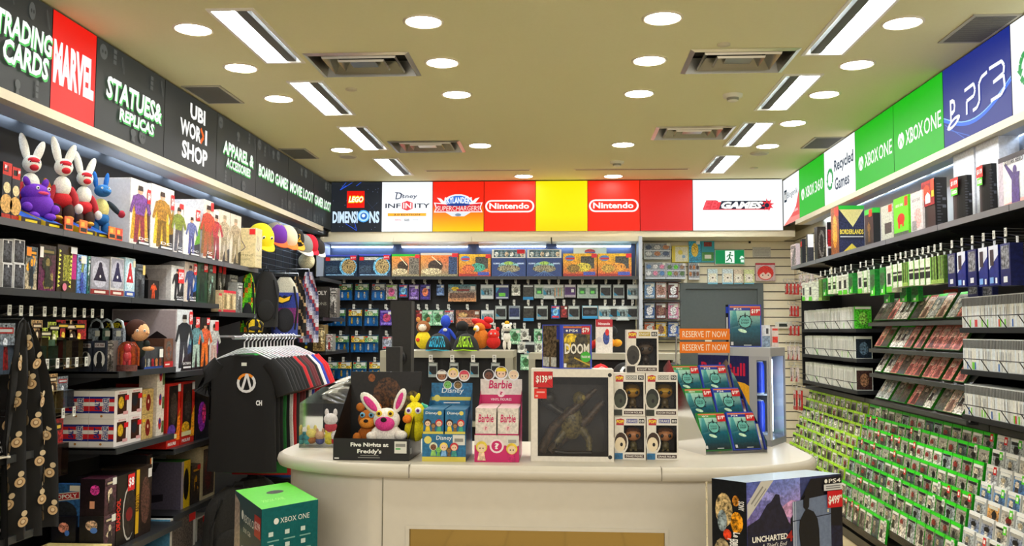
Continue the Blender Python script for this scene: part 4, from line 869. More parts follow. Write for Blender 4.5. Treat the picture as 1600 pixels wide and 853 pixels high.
# bay C: big white cloaked-figure box
zc = 1.322
L(277, 301, 483, zc, 'statue_box', 'tall white statue box with dark cloaked figure, its wide blank side facing out', 'd0c8cc', lart('d8dce0', 'BATMAN', '14161c', '2a2c34', sweep='1c3a64', skin='b8b0a8'), .45, xf=-2.6, art2=lambda F: (F.rect(.02, .02, .98, .98, C('a89ca0', .05)), F.poly([(.45, .1), (.95, .1), (.85, .55), (.7, .65), (.5, .5)], C('1c1416', .2))), stick=(.78, .76, .99, .97, 'd81c1c', '$34'))
L(302, 314, 495, zc, 'figure_box', 'black figure box with teal and white print', '1c1c20', lart('202224', None, '5a8a90', 'a8c0b0', skin='c89878', sweep='2a2a2c'), .24, xf=-2.60, stick=(.3, .8, .8, 1, 'd81c1c', '$39'))
L(314.5, 328, 496, zc, 'figure_box', 'dark figure box with orange figure print', '1c1814', lart('201814', None, 'd8581c', 'e0701c', skin='c89878', sweep='3a2018'), .24, xf=-2.60, stick=(.6, .86, .95, 1, 'd81c1c', '$39'))
L(329, 342, 500, zc, 'figure_box', 'white and purple figure box at the shelf end', 'e0dcd8', lart('dcd8d4', None, 'b8b8b0', 'c8a898', skin='b07858', sweep='7a2070'), .24, xf=-2.60, stick=(.5, .78, .95, .97, 'd81c1c', ''))
# --- bay B second shelf: stacked boxes
zs = .925
def salt(F):
    F.rect(0, 0, 1, 1, C('e4e0da')); F.rect(0, .22, 1, .8, C('c02028')); F.rect(0, .72, 1, .8, C('1c2c7a')); F.rect(0, .2, 1, .28, C('1c2c7a')); F.rect(0, .46, 1, .6, C('e4e0da'))
    F.text('SALT', .32, .5, .42, .2, C('1c2c7a'), .05, .2, rot=math.pi/2); F.text('SHAKER', .66, .5, .55, .26, C('f0f0f0'), .1, .2, rot=math.pi/2); F.text('SHAKER', .66, .5, .52, .22, C('1c2c7a'), .02, .2, rot=math.pi/2); F.disc(.5, .1, .045, C('b07838'))
def saltside(c):
    def f(F):
        F.rect(0, 0, 1, 1, C('e4dcd8')); F.rect(.2, .14, .85, .86, C('3a1c10', .3)); F.ell(.45, .55, .2, .22, C(c, .4)); F.rect(.7, .62, 1, .8, C('d01c24')); F.rect(.6, .1, .95, .22, C('d8a0a0')); F.text('BOXO', .55, .92, .5, .06, C('c02028'))
    return f
g = onx(179, 600, -2.60); bw = .125; bh = .16
for lv in range(2):
    for c in range(2):
        x1 = -2.60-c*.0; 
    ya = onx(180, 600, -2.60).y
    for c in range(2):   # camera-facing column pairs along the near end, aisle pair behind
        xx = -2.60-.152*c
        pbox('shaker_box', 'red, white and blue box reading SALT SHAKER, %s %s' % (('lower', 'upper')[lv], ('right one by the aisle', 'left one by the wall')[c]), xx-.15, xx, ya, ya+.17, zs+lv*(bh+.001), zs+lv*(bh+.001)+bh, 'e4e0da', saltside('c8a020'), 'right', salt, 'front')
    yb = onx(199, 600, -2.60).y
    pbox('shaker_box', 'red, white and blue box with a black figure window, %s row' % ('lower', 'upper')[lv], -2.80, -2.60, ya+.172, ya+.335, zs+lv*(bh+.001), zs+lv*(bh+.001)+bh, 'e4e0da', saltside('20242a'), 'right')
    y0 = ya+.34
    pbox('robot_box', 'tan box with a red robot print, %s one' % ('lower', 'upper')[lv], -2.74, -2.60, y0, y0+.15, zs+lv*(bh+.001)*.96, zs+lv*(bh+.001)*.96+.152, 'b89860', lambda F: (F.rect(0, 0, 1, 1, C('b89a5c', .4)), F.ell(.55, .45, .22, .35, C('7a2018')), F.ell(.55, .5, .06, .08, C('e0c8a0')), F.rect(.05, .7, .3, .82, C('e0b020'))), 'right')
for lv in range(3):
    L(243, 256, 0, 0, '', '', '', None) if False else None
    y0 = onx(243, 640, -2.60).y+.015; pbox('robot_box', 'small white box with a red and blue toy print, %s of three' % ('lowest', 'middle', 'topmost')[lv], -2.72, -2.60, y0, y0+.105, zs+lv*.153, zs+lv*.153+.152, 'dcd0c0', lambda F: (F.rect(0, 0, 1, 1, C('dcd0c0', .2)), F.ell(.45, .5, .2, .25, C('b82028')), F.ell(.45, .6, .12, .12, C('2a3a8a')), F.rect(.7, .1, 1, .6, C('5a6a3a', .4))), 'right')
# bay C second shelf: tall red boxes
zc = .82
def redbox(c1, c2):
    def f(F):
        F.rect(0, 0, 1, 1, C('c8281c', .1)); F.rect(.12, .22, .8, .96, C('241c18', .6)); F.ell(.5, .6, .25, .25, C('443830', .8)); F.poly([(.7, .1), (1, .1), (1, .6), (.8, .45)], C(c2, .5)); F.ell(.35, .26, .3, .1, C(c1, .6)); F.rect(.06, .13, .75, .2, C('e0d8a0')); F.text('FIGURE', .4, .06, .6, .05, C('f0e8e0'), .03); F.rect(.78, .86, .98, .98, C('e8e4dc'))
    return f
L(262, 283, 600, zc, 'figure_box', 'tall red window box, nearer of two with orange flames', 'b82018', redbox('5a3a8a', 'f0801c'), .35, xf=-2.61)
L(284, 305, 597, zc, 'figure_box', 'tall red window box, farther of two with orange flames', 'b82018', redbox('d8a020', 'f0a01c'), .3, xf=-2.61)
L(307, 328, 609, zc, 'figure_box', 'black box with a purple and magenta print', '161418', lambda F: (F.rect(0, 0, 1, 1, C('18151c')), F.ell(.45, .45, .3, .3, C('8a2a9a', .9)), F.ell(.6, .5, .14, .2, C('e0306a', .9)), F.rect(.85, .86, .98, .99, C('d82020'))), .3, xf=-2.61)
# foil bags
r = random.Random(5)
p0 = onx(312, 640, -2.62).y; p1 = onx(370, 640, -2.55).y
for i in range(8):
    e = empty('foil_bag', (-2.70, 6.64+i*.068, .975), 'glossy black foil bag with yellow end, %s from the red boxes' % nth(i), 'bag', 'foil bags standing on the left shelf')
    b = MB(); n = 10; rows = []
    hh = .25-.006*i+r.uniform(-.01, .01)
    for k in range(n+1):
        t = k/n; rows.append([((a-.5)*.28+(.05*t), (.012+.022*math.sin(math.pi*min(1, max(0, t))))*(1 if s_ else -1)*math.sin(math.pi*a)+r.uniform(-.003, .003), t*hh-.0+.02*math.sin(a*6+i)) for s_, a in [(0, q/6) for q in range(7)]+[(1, 1-q/6) for q in range(1, 6)]])
    b.grid(rows, lambda i_, j_: C('0c0b0a') if j_ not in (5, 6, 7) else C('c8b010', .3), 'gloss_print', True, True); b.face(rows[-1], C('0c0b0a'), 'gloss_print')
    b.obj('bag', e)
    b = MB(); b.box(.08, .12, -.012, -.010, hh*.9, hh*.9+.03, C('e0e0d8')); b.obj('tag', e)
    e.rotation_euler = (0, .25, 0.1)
for i in range(3):
    e = empty('foil_bag', (-2.66, 7.26+i*.115, .975), 'crumpled yellow foil bag at the shelf end, %s one' % ('nearest', 'middle', 'farthest')[i], 'bag', 'yellow foil bags')
    b = MB(); rr = random.Random(i); rows = []
    for k in range(9):
        t = k/8; q = math.sin(math.pi*(.06+.88*t))
        rows.append([(.13*q*math.cos(a)+rr.uniform(-.012, .012), .05*q*math.sin(a)+rr.uniform(-.008, .008), .22*t) for a in (2*math.pi*j/12 for j in range(12))])
    b.grid(rows, C('c8b410', .35), 'gloss_print', False, True); b.face(rows[0][::-1], C('c8b410'), 'gloss_print'); b.face(rows[-1], C('c8b410'), 'gloss_print'); b.obj('bag', e)
# --- low shelves
zl = .36
ya = onx(164, 760, -2.56).y
for lv, (c, lb_) in enumerate((('16141c', 'lower small black box with a bright card print'), ('381624', 'upper small maroon box with magenta sparks'))):
    pbox('figure_box', lb_, -2.70, -2.56, ya, ya+.13, zl+lv*.205, zl+lv*.205+.204, c, fx(61+lv, pal=(c, '5a3a48', 'd8c8a8', '30242c')), 'right', (lambda F: (F.rect(0, 0, 1, 1, C('1c1018', .4)), F.ell(.6, .7, .2, .14, C('d840a0', .9)), F.rect(.4, .2, .6, .4, C('e0a080')))) if lv else (lambda F: (F.rect(0, 0, 1, 1, C('12101a', .3)), F.ell(.5, .75, .25, .14, C('c8a890', .9)), F.ell(.6, .62, .15, .08, C('5080d8')))), 'front', stick=(.6, .78, .95, .97, 'e8e8e0', ''))
pbox('figure_box', 'small dark blue box left of the low stack', -2.86, -2.72, ya, ya+.13, zl, zl+.2, '14141e', None, 'right', lambda F: (F.rect(0, 0, 1, 1, C('12121e', .3)), F.ell(.5, .7, .22, .14, C('d89080', .9)), F.ell(.65, .55, .1, .08, C('4a80e0'))), 'front')
pbox('mask_box', 'black and red box with a splash window and red price sticker', -2.80, -2.56, ya+.14, ya+.36, zl, zl+.40, '161212', lambda F: (F.rect(0, 0, 1, 1, C('181212', .2)), F.text('DEADPOOL', .1, .45, .8, .12, C('e0281c'), .03, rot=math.pi/2), F.ell(.66, .42, .34, .4, C('c8c4bc')), F.ell(.69, .42, .32, .37, C('2c2422', .6)), F.disc(.68, .4, .1, C('7a1c20'))), 'right', stick=(.55, .74, .92, .98, 'd81c1c', '$8'))
pbox('figure_box', 'clear window box with yellow lettered stripe', -2.78, -2.56, ya+.37, ya+.57, zl, zl+.41, '2a2018', lambda F: (F.rect(0, 0, 1, 1, C('281c18', .6)), F.rect(0, .06, .2, .98, C('d8a818')), F.text('BANDITS', .1, .5, .5, .16, C('3a1a10'), .02, rot=math.pi/2), F.ell(.6, .5, .3, .35, C('5a3c34', .9)), F.rect(.75, .82, .98, .95, C('e8e4e0'))), 'right')
pbox('figure_box', 'slim black box with orange edge behind the yellow striped one', -2.84, -2.60, ya+.58, ya+.66, zl, zl+.46, '181414', lambda F: (F.rect(0, 0, 1, 1, C('181414', .3)), F.rect(.6, .05, .8, .95, C('d8701c', .4)), F.rect(.8, .8, 1, .95, C('d8e0d8'))), 'right')
def bigdark(F):
    F.rect(0, 0, 1, 1, C('4a4452', .15))
    for q in ([(.1, .92), (.75, .98), (.7, .78), (.3, .82)], [(.0, .55), (.65, .6), (.65, .45), (.0, .42)], [(.1, .2), (.8, .32), (.8, .18), (.4, .04), (.1, .06)]): F.poly(q[::-1], C('1c1820'))
    for u, v in ((.15, .15), (.3, .1), (.42, .2), (.5, .24), (.48, .12)): F.ell(u, v, .05, .02, C('5ac030'), rot=.5)
zc = .385
L(284, 298, 722, zc, 'big_game_box', 'big dark purple box with green leaves and a yellow wavy edge', '4a4452', lambda F: (F.rect(0, 0, 1, 1, C('dcb818', .2)), F.rect(0, 0, .25, 1, C('9a90a0')), F.ell(.55, .5, .3, .34, C('14100c', .3))), .62, xf=-2.6, art2=bigdark, top='3a9a2c')
L(300, 313, 728, zc, 'figure_box', 'black and orange comic-print box', '2a2420', fx(71, pal=('282420', '5a4a40', 'e0a020', '382c24')), .25, xf=-2.6, stick=(.6, .86, .98, .98, 'd81c1c', ''))
L(315, 337, 699, zc, 'figure_box', 'cream-framed window box with dark red figure', 'c8b890', lambda F: (F.rect(0, 0, 1, 1, C('c8ba94', .1)), F.rect(.14, .06, .92, .94, C('40302c', .9)), F.ell(.5, .5, .25, .35, C('5a1c1c', .9))), .26, xf=-2.6, stick=(.7, .7, .98, .98, 'd81c1c', ''))
zb = .12
L(266, 306, 812, zb, 'figure_box', 'pale blue and white window box on the base deck', '5a9ac0', lambda F: (F.rect(0, 0, 1, 1, C('dcd8d0')), F.rect(.08, 0, .9, .93, C('5a504a', .9))), .2, xf=-2.56, top='d8dcdc', stick=(.72, .7, .98, .97, 'd81c1c', ''))
L(307, 326, 810, zb, 'figure_box', 'white window box on the base deck beside the blue one', 'dcd8d0', lambda F: (F.rect(0, 0, 1, 1, C('dcd8d0')), F.rect(.08, 0, .9, .93, C('5a504a', .9))), .2, xf=-2.58, stick=(.5, .72, .98, .97, 'd81c1c', ''))
0 and L(205, 262, 838, zb, 'figure_box', 'dark clear pack lying under the low shelf', '3a3228', fx(73, pal=('2c241c', '5a5040', 'a09070', '201a14')), .2, xf=-2.62)
# ================================================================ RIGHT WALL
for i in range(6):
    y1 = 9.42-.915*i; bay('R', y1-.912, y1, 2.275, 2.35, 'top shelf of the right wall, %s section from the back' % nth(i), rail='6a6c70')
# goods on the top right shelf: aisle-facing print on the left side, near end to the camera
def Rt(pa, pb, pn, pt, zb, name, label, col, art, art2=None, xf=2.385, **k):
    """pa..pb aisle face, pn = right edge of the near end"""
    y1 = onx(pa, pt, xf).y; y0 = onx(pb, pt, xf).y; z1 = onx(pb, pt, xf).z
    d = max(.03, ony(pn, pt, y0).x-xf)
    return pbox(name, label, xf, xf+d, y0+.003, y1-.003, zb, z1, col, art, 'left', art2, 'front', **k)
zt = 2.275
def noop(F): pass
Rt(1235, 1244, 1250, 380, zt, 'game_box', 'pale grey tilted box at the far end of the top right shelf', 'c0b0b0', fx(81, pal=('c0a8a8', 'e0d0cc', '9a8a8a', '605858')), None)
Rt(1250.5, 1253, 1259, 373, zt, 'console_box', 'slim black box with red tag beside the tilted pale box', '242426', lambda F: F.rect(0, .7, 1, .9, C('c82020')), None)
Rt(1259.5, 1262, 1271, 366, zt, 'console_box', 'black box with a white top near the far end', '28282c', None, lambda F: (F.rect(0, .55, 1, 1, C('e8e8ec')), F.rect(0, 0, 1, .55, C('34343a', .4))))
Rt(1272, 1277, 1290, 354, zt, 'console_box', 'black box with curly grey print near the far end', '201e20', None, lambda F: (F.rect(0, 0, 1, 1, C('2c2824', .5)), F.ell(.5, .5, .38, .42, C('6a6660', .8)), F.ell(.5, .5, .2, .28, C('2a2624', .5))))
Rt(1290.5, 1292, 1304, 347, zt, 'console_box', 'white box with red and black print behind the orange box', 'd8d8dc', None, lambda F: (F.rect(0, .4, 1, 1, C('1c1c20')), F.rect(.1, .35, .7, .8, C('a81c24', .4)), F.rect(.1, .08, .9, .3, C('2a2a2c'))), xf=2.45)
Rt(1297.5, 1310, 1350, 321, zt, 'bundle_box', 'orange and navy console bundle box with pale yellow triangles', 'a0521c', lambda F: (F.rect(0, 0, 1, 1, C('8a4a1c', .7)), F.ell(.5, .5, .3, .35, C('e09a30', .8)), F.rect(.5, .8, 1, .98, C('e03818'))),
   lambda F: (F.rect(0, 0, 1, 1, C('282c4c', .5)), F.rect(0, .92, 1, 1, C('2cb83c')), F.poly([(.02, .92), (.98, .92), (.55, .56)][::-1], C('dcd08a', .1)), F.poly([(.05, 0), (.95, 0), (.5, .22)], C('dcc84a', .1)), F.rect(.02, .3, .98, .52, C('24263c')), F.text('BORDERLANDS', .5, .46, .92, .1, C('f0d84a'), .03), F.rect(.05, .35, .95, .37, C('d8d8d8'))))
Rt(1350.5, 1364, 1375, 324, zt, 'console_box', 'dark console box with green lid edge and brass figure print', '2c2420', lambda F: (F.rect(0, 0, 1, 1, C('2c2420', .3)), F.rect(0, .86, 1, 1, C('2cb83c')), figure(F, .5, .1, .6, '7a5a28', '8a6a38', None), F.rect(.55, .78, .9, .97, C('e03818'))), lambda F: (F.rect(0, 0, 1, 1, C('202020')), F.rect(0, .86, 1, 1, C('2cb83c'))))
Rt(1376, 1394.5, 1396, 317, zt, 'console_box', 'pale grey console box with dark gamepad print', 'b8b8ac', lambda F: (F.rect(0, 0, 1, 1, C('b4b8a8', .3)), F.rect(.3, .2, .9, .5, C('3a3c38', .4)), F.rect(.65, .78, .95, .98, C('e03818'))))
Rt(1395.5, 1419, 1421, 303, zt, 'console_box', 'bright green console box with red emblem', '5ac818', lambda F: (F.rect(0, 0, 1, 1, C('62cc1c', .1)), F.ell(.5, .45, .25, .14, C('d82c18')), F.rect(.3, .22, .42, .42, C('d82c18')), F.rect(.58, .25, .68, .42, C('d82c18')), F.text('XBOX ONE', .4, .8, .5, .07, WHITE, .01), F.rect(.75, .74, .96, .97, C('e03818')), F.rect(0, 0, 1, .12, C('4a5a4a', .4))))
Rt(1422, 1441, 1443, 296, zt, 'console_box', 'white and pink console box beside the black console', 'd0ccc8', lambda F: (F.rect(0, 0, 1, 1, C('ccc8c4', .2)), F.ell(.6, .35, .3, .25, C('e8a8a0', .4)), F.text('XBOX ONE', .45, .8, .7, .07, C('6a6a6a'), .01), F.rect(.1, .06, .5, .3, C('8a8a86', .4))))
def console(pa, pb, pn, pt, label, curved, topart=None, xf=2.40, slots=True):
    y1 = onx(pa, pt, xf).y; y0 = onx(pb, pt, xf).y; z1 = onx(pb, pt, xf).z; d = max(.05, ony(pn, pt, y0).x-xf); h = z1-zt
    e = empty('game_console', (xf, (y0+y1)/2, zt), label, 'game console'); hw = (y1-y0)/2
    b = MB(); n = 10
    prof = [(d, -hw), (d, hw), (.0 if not curved else .02, hw)]+[((.02-.03*math.sin(math.pi*i/n)) if curved else 0, hw-2*hw*i/n) for i in range(n+1)]+[(.0 if not curved else .02, -hw)]
    q = []
    for pt_ in prof:
        if not q or q[-1] != pt_: q.append(pt_)
    b.prism(q[::-1], 0, h, C('1c1a1a'), 'gloss_print'); b.obj('casing', e)
    b = MB()
    G = Face(b, (0.0, -hw-.001, 0), (d, 0, 0), (0, 0, h), 'gloss_print')
    for i in range(14): G.rect(.15, .08+.06*i, .45 if i % 3 else .6, .105+.06*i, C('4a4a50')); G.l = 1
    G.rect(.6, .4, .9, .46, C('5a5c66')); G.rect(.6, .55, .9, .6, C('5a5c66')); b.obj('vents', e)
    return e, hw, h
e, hw, h = console(1440, 1460, 1479, 277, 'black games console standing on end with a red game taped to it', False)
b = MB(); F = Face(b, (-.004, hw, h*.48), (0, -2*hw, 0), (0, 0, h*.5), 'gloss_print'); F.rect(0, 0, 1, 1, C('a01820', .5)); F.rect(.05, .05, .9, .9, C('8a1018', .6)); F.ell(.4, .5, .28, .35, C('d84020', .5)); F.poly([(.3, .1), (.7, .1), (.7, .4), (.5, .55), (.3, .4)], C('e8e0e0')); F.rect(.75, .55, 1, 1, C('f04018')); F.rect(.8, .3, 1, .55, C('f0c020')); b.obj('game_cover', e)
for a in ((1483, 1505, 1514, 273, 'curved black console with red and green price stickers, left of the pair'), (1525, 1543, 1553, 255, 'curved black console with red and green price stickers, right of the pair')):
    e, hw, h = console(*a[:4], a[4], True, xf=2.42)
    b = MB(); F = Face(b, (-.016, hw*.5, h*.76), (0, -hw*1.1, 0), (0, 0, h*.22)); F.rect(0, 0, 1, 1, C('e82818')); F.text('$119', .5, .5, .8, .5, WHITE, .03); b.obj('price_sticker', e)['label'] = 'red price sticker'
    b = MB(); F = Face(b, (-.016, hw*.4, h*.6), (0, -hw*.9, 0), (0, 0, h*.15)); F.rect(0, 0, 1, 1, C('5ad020')); F.text('USED', .5, .5, .8, .5, WHITE, .03); b.obj('price_sticker', e)['label'] = 'green price sticker'
    b = MB()
    for k in range(7): b.tube([(.1, -hw-.02+.01*k*.6, h*.4+.012*k), (.14, -hw-.06, h*.45+.01*k), (.18, -hw+.02, h*.5)], .003, C('0c0c0c'))
    b.obj('cable_coil', e)
def whitebox(pa, pn, pt, label, xf=2.60):
    y = onx(pa, pt, xf).y; z1 = onx(pa, pt, xf).z; d = .12
    return pbox('console_box', label, xf, xf+d, y-.30, y, zt, z1, 'd8dce4', None)
whitebox(1489, 1521, 236, 'plain white carton behind the left curved console'); whitebox(1524, 1560, 222, 'plain white carton behind the right curved console')
Rt(1558.5, 1602, 1640, 232, zt, 'guitar_game_box', 'large pale blue box showing a purple rocking silhouette', 'c8ccd0', lambda F: (F.rect(0, 0, 1, 1, [C('e8e4d8', .1), C('c8d4dc', .1), C('d8dce8', .1), C('e8e0d0', .1)]), F.rect(0, .9, 1, 1, C('2a2430')), F.rect(0, 0, .18, .9, C('c0b4c0', .2)), F.poly([(.2, 0), (1, 0), (1, .12), (.2, .06)], C('f0a8a0')), F.ell(.62, .68, .07, .09, C('4a3a78')), F.poly([(.48, .05), (.78, .05), (.76, .5), (.8, .62), (.55, .64), (.28, .86), (.24, .82), (.5, .5)], C('4c3c7c', .3)), F.text('GUITAR HERO', .58, .86, .7, .1, C('2a3038'), .02)))
# --- pegs and hanging accessories under it
def acc(k):
    G_ = 'b8c890'
    if k == 0: return lambda F: (F.rect(0, 0, 1, 1, C('d4d8c4', .2)), F.rect(.2, .3, .8, .72, C('2c302c', .5)), F.rect(0, 0, 1, .22, C('5ac828')), F.rect(0, .9, 1, 1, C('e0e4d4')))
    if k == 1: return lambda F: (F.rect(0, 0, 1, 1, C('20802c', .2)), F.rect(.1, .35, .9, .8, C('3a5a34', .6)), F.poly([(0, 0), (1, 0), (1, .4)], C('48d020')), F.rect(.35, .06, .65, .2, C('e0e8d0')))
    if k == 2: return lambda F: (F.rect(0, 0, 1, 1, C('e0e4d0', .15)), F.rect(.15, .25, .85, .5, C('1c201c')), F.rect(.15, .58, .85, .66, C('1c201c')), F.rect(0, 0, .12, 1, C('6ac83c')), F.rect(.88, 0, 1, 1, C('8ac85c')))
    if k == 3: return lambda F: (F.rect(0, 0, 1, 1, C('506a30', .6)), F.rect(.3, 0, .45, 1, C('78a040', .3)), F.rect(.7, 0, .85, 1, C('78a040', .3)), F.rect(0, 0, 1, .15, C('9ab858', .3)))
    if k == 4: return lambda F: (F.rect(0, 0, 1, 1, C('16247a', .2)), F.poly([(0, .4), (1, .75), (1, 1), (0, 1)], C('d8dce8')), F.rect(.15, .5, .55, .9, C('3c3034', .3)), F.rect(.1, .05, .5, .2, C('7aa8e0')), F.rect(.7, .04, .9, .18, C('e8ecf0')))
    return lambda F: (F.rect(0, 0, 1, 1, C('141c5c', .2)), F.rect(.1, .4, .9, .95, C('7a7c80', .9)), F.rect(.3, .08, .7, .22, C('e0e4e8')))
ACC = [pack_proto('hanging_accessory', .11, .19, 'c8d0b0', ['d8dcc8', '1c7a2c', 'dce0cc', '4a6a2c', '16247a', '10184c'][k], acc(k), solid=True, deep=.03) for k in range(6)]
AN = ['white pack with dark centre and green foot', 'bright green boxed accessory', 'white and green pack with black bands', 'olive striped pack', 'white and blue boxed accessory', 'dark blue clear-topped accessory']
AL = [(1266, 0, 1.0, 0), (1277, 0, 1.05, 0), (1293, 3, 1.1, 0), (1300, 1, .9, 0), (1308, 2, .85, 0), (1316, 2, .85, 0), (1325, 0, .95, 0), (1333, 0, .95, 0), (1342, 1, .95, 0), (1357, 0, 1.0, 0), (1366, 2, 1.0, 0), (1377, 1, 1.15, 0), (1393, 1, 1.15, 0), (1404, 0, 1.1, 0),
      (1414, 2, .95, 0), (1422, 2, .95, 0), (1430, 3, .95, 0), (1440, 2, .95, 0), (1449, 2, .98, 0), (1458, 2, .98, 0), (1467, 2, 1.0, 0), (1477, 3, 1.0, 0), (1487, 3, 1.0, 0), (1505, 5, 1.15, 0), (1521, 4, 1.2, 0), (1538, 5, 1.2, 0), (1556, 4, 1.25, 0), (1573, 4, 1.25, 0), (1592, 5, 1.3, 0)]
prev = None
for i, (px, k, s_, _) in enumerate(AL):
    p = onx(px, 425, 2.36); peg((2.72, p.y, 2.105), -math.pi/2, 'white-tagged long peg under the top right shelf, %s from the back' % nth(i), 'right wall peg hooks', (.8, 2.3, .85))
    place(ACC[k], (2.36, p.y, 2.09), -math.pi/2, '%s, %s from the back under the right shelf' % (AN[k], nth(i)), 'accessory pack', 'accessories hanging under the top right shelf', (.95, 2.2, s_))
for i, (px, k, z) in enumerate(((1392, 1, 1.945), (1418, 1, 1.94), (1436, 1, 1.935), (1528, 5, 1.90), (1551, 5, 1.885))):
    p = onx(px, 450, 2.46); place(ACC[k], (2.46, p.y, z+.02), -math.pi/2, '%s on the lower right peg row, %s from the back' % (AN[k], nth(i)), 'accessory pack', 'accessories on the lower peg row', (1.2, 1, .75))
# small header cards
for px, py, c, t, lb_ in ((1485, 459, 'd03424', 'WAIT', 'small red shelf header card'), (1527, 454, 'c87a28', '', 'small orange shelf header card')):
    p = onx(px, py, 2.6); b = MB(); b.box(2.6, 2.603, p.y-.11, p.y+.11, p.z-.03, p.z+.03, C(c)); F = faceof(b, 2.6, 2.603, p.y-.11, p.y+.11, p.z-.03, p.z+.03, 'left')
    F.rect(.12, .3, .88, .7, C('f0c0b0' if t else 'a85c18')); o = tag(b.obj('header_card'), lb_+' above the tilted game covers', 'sign'); 
    b = MB(); b.box(2.603, XR-.06, p.y-.004, p.y+.004, p.z-.01, p.z, C('202020')); b.obj('clip', o)
# ---------------------------------------------------------------- game cases
def case_mesh(seed, plastic, style, stick=None):
    r = random.Random(seed); b = MB(); W, T, H = .135, .015, .19
    b.box(-W/2, W/2, -T/2, T/2, 0, H, C(plastic), 'gloss_print')
    F = Face(b, (-W/2, -T/2, 0), (W, 0, 0), (0, 0, H), 'gloss_print'); pal = PAL[r.randrange(8)] if style != 'pink' else [('c86a60', 'e8a89a', 'f4d8c8', '7a3028'), ('b0504a', 'd8988c', 'f0c8b8', '50241c'), ('c8a890', 'e8d0c0', 'f8e8dc', '6a4a3c')][r.randrange(3)]
    bg = C(mix(lin(pal[0]), lin('8a8878'), .35) and pal[0], .8)
    top = {'green': '34d820', 'lime': 'b4ea30', 'grey': 'ecece6', 'pink': 'c05a50', 'dark': '383830'}[style]
    if style in ('green', 'lime', 'grey'):
        dk = r.random() < .42; c1 = r.choice(['2a2824', '3c3a34', '202428', '4a4640', '34403c', '2c3440'] if dk else ['d8d4c8', 'c8c4b4', 'e4e0d4', 'b8bcb8', 'b0a894']); c2 = r.choice(['6a6458', '8a8478', '5a6468', '7a6a50']) if dk else r.choice(['9a9488', '7a7468', '8a9498'])
        if style == 'grey' and r.random() < .55: c1 = r.choice(['1c3c6c', '7a1c20', 'b87828', '2a6aa8', '3c2450', 'd8d8d4', '1c1c20']); c2 = r.choice(['8a8a90', 'c89850', '5a80a8'])
        F.rect(.02, .02, .98, .9, [C(c1, .9), C(c1, .9), C(c2, .9), C(c2, .9)]); F.rect(.0, .9, 1, .998, C(top))
        cu = r.uniform(.3, .7); F.ell(cu, .66, r.uniform(.14, .26), r.uniform(.08, .13), C(r.choice(['d8d0bc', 'e8e4d8', 'a89878', 'c8b8a0', '1c1a18', '8a3028']), .8), n=8); F.poly([(cu-.22, .3), (cu+.22, .3), (cu+.12, .6), (cu-.12, .6)], C(r.choice(['1c1c1c', '3a342c', 'c8c0b0', '5a5040']), .9)); F.rect(.1, .8+r.uniform(0, .04), .9, .89, C(r.choice(['e8e8e0', '202020', 'd8d4c4', 'a8a498'])))
    else:
        F.rect(.03, .03, .98, .97, [C(pal[0], .8), C(pal[0], .8), C(pal[1], .8), C(pal[1], .8)]); F.rect(.05, .9, .97, .97, C(top))
        cu = r.uniform(.35, .65); F.ell(cu, .55, r.uniform(.12, .3), r.uniform(.1, .22), C(pal[2], .9), n=9); F.poly([(cu-.28, .05), (cu+.28, .05), (cu+.16, .5), (cu-.16, .5)], C(pal[3], .9)); F.ell(cu, .6, .1, .09, C('d8b090', .5), n=8); F.rect(.15, .7+r.uniform(0, .06), .85, .82, C(pal[2]))
    if stick: F.rect(.64, .74, .9, .97, C(stick)); F.rect(.7, .8, .84, .91, C('f0f0e8' if stick != 'e8e8e0' else '8a8a84'))
    S_ = Face(b, (-W/2, T/2, 0), (0, -T, 0), (0, 0, H), 'gloss_print')
    sc = r.choice(['e4e4de', 'dcdcd4', 'e8e8e4', 'd0d0c8', 'e8e6d8', 'c8c8c0', 'e4e4de', 'dcdcd4', '8a8a88', 'b8b0a0', 'dce4e8', 'e8e8e4'])
    S_.rect(.06, .02, .94, .98, C(sc, .1)); S_.rect(.06, .7 if style == 'grey' else .92, .94, .97, C('5a5a58' if style == 'grey' else 'c0c8b0'))
    if seed % 5 == 0: S_.rect(.06, .02, .94, .25, C(r.choice(['7ad830', 'd83030', 'e8d040', '3a70c0', '20242c'])))
    if seed % 3 == 0: S_.rect(.3, .3, .6, .62, C(r.choice(['8a8a86', 'a09a90', '6a6a70'])))
    me = b.data('game_case'); SRC[me.name] = b; return me
SRC = {}
REST = MB()
def bake(me, loc, rot, sc=(1, 1, 1)):
    from mathutils import Euler
    M = Matrix.Translation(loc) @ Euler(rot).to_matrix().to_4x4() @ Matrix.Diagonal((*sc, 1)); b = SRC[me.name]; n = len(REST.v)
    REST.v += [tuple(M @ Vector(v)) for v in b.v]; REST.f += [tuple(n+i for i in f) for f in b.f]; REST.c += b.c; REST.m += b.m; REST.sm += b.sm
CM = {k: [case_mesh(100*j+i, pl, st, stk[i % len(stk)]) for i in range(n)] for j, (k, pl, st, n, stk) in enumerate((
    ('green', '1ca018', 'green', 16, (None, None, 'e8e8e0', None, 'd82020', None, None)), ('lime', 'a0dc20', 'lime', 12, (None, None, None, 'e8e8e0')),
    ('grey', 'd8dcd8', 'grey', 18, ('5ad028', '5ad028', None, '5ad028', 'd82020')), ('pink', '2a5a20', 'pink', 10, (None,)), ('mix', '2a7a1c', 'green', 10, (None, None, 'd8b8a0'))))}
def gcase(me, loc, rot, label, group, cat='game case'):
    o = bpy.data.objects.new('game_case', me); COL.objects.link(o); o.location = loc; o.rotation_euler = rot; return tag(o, label, cat, group)
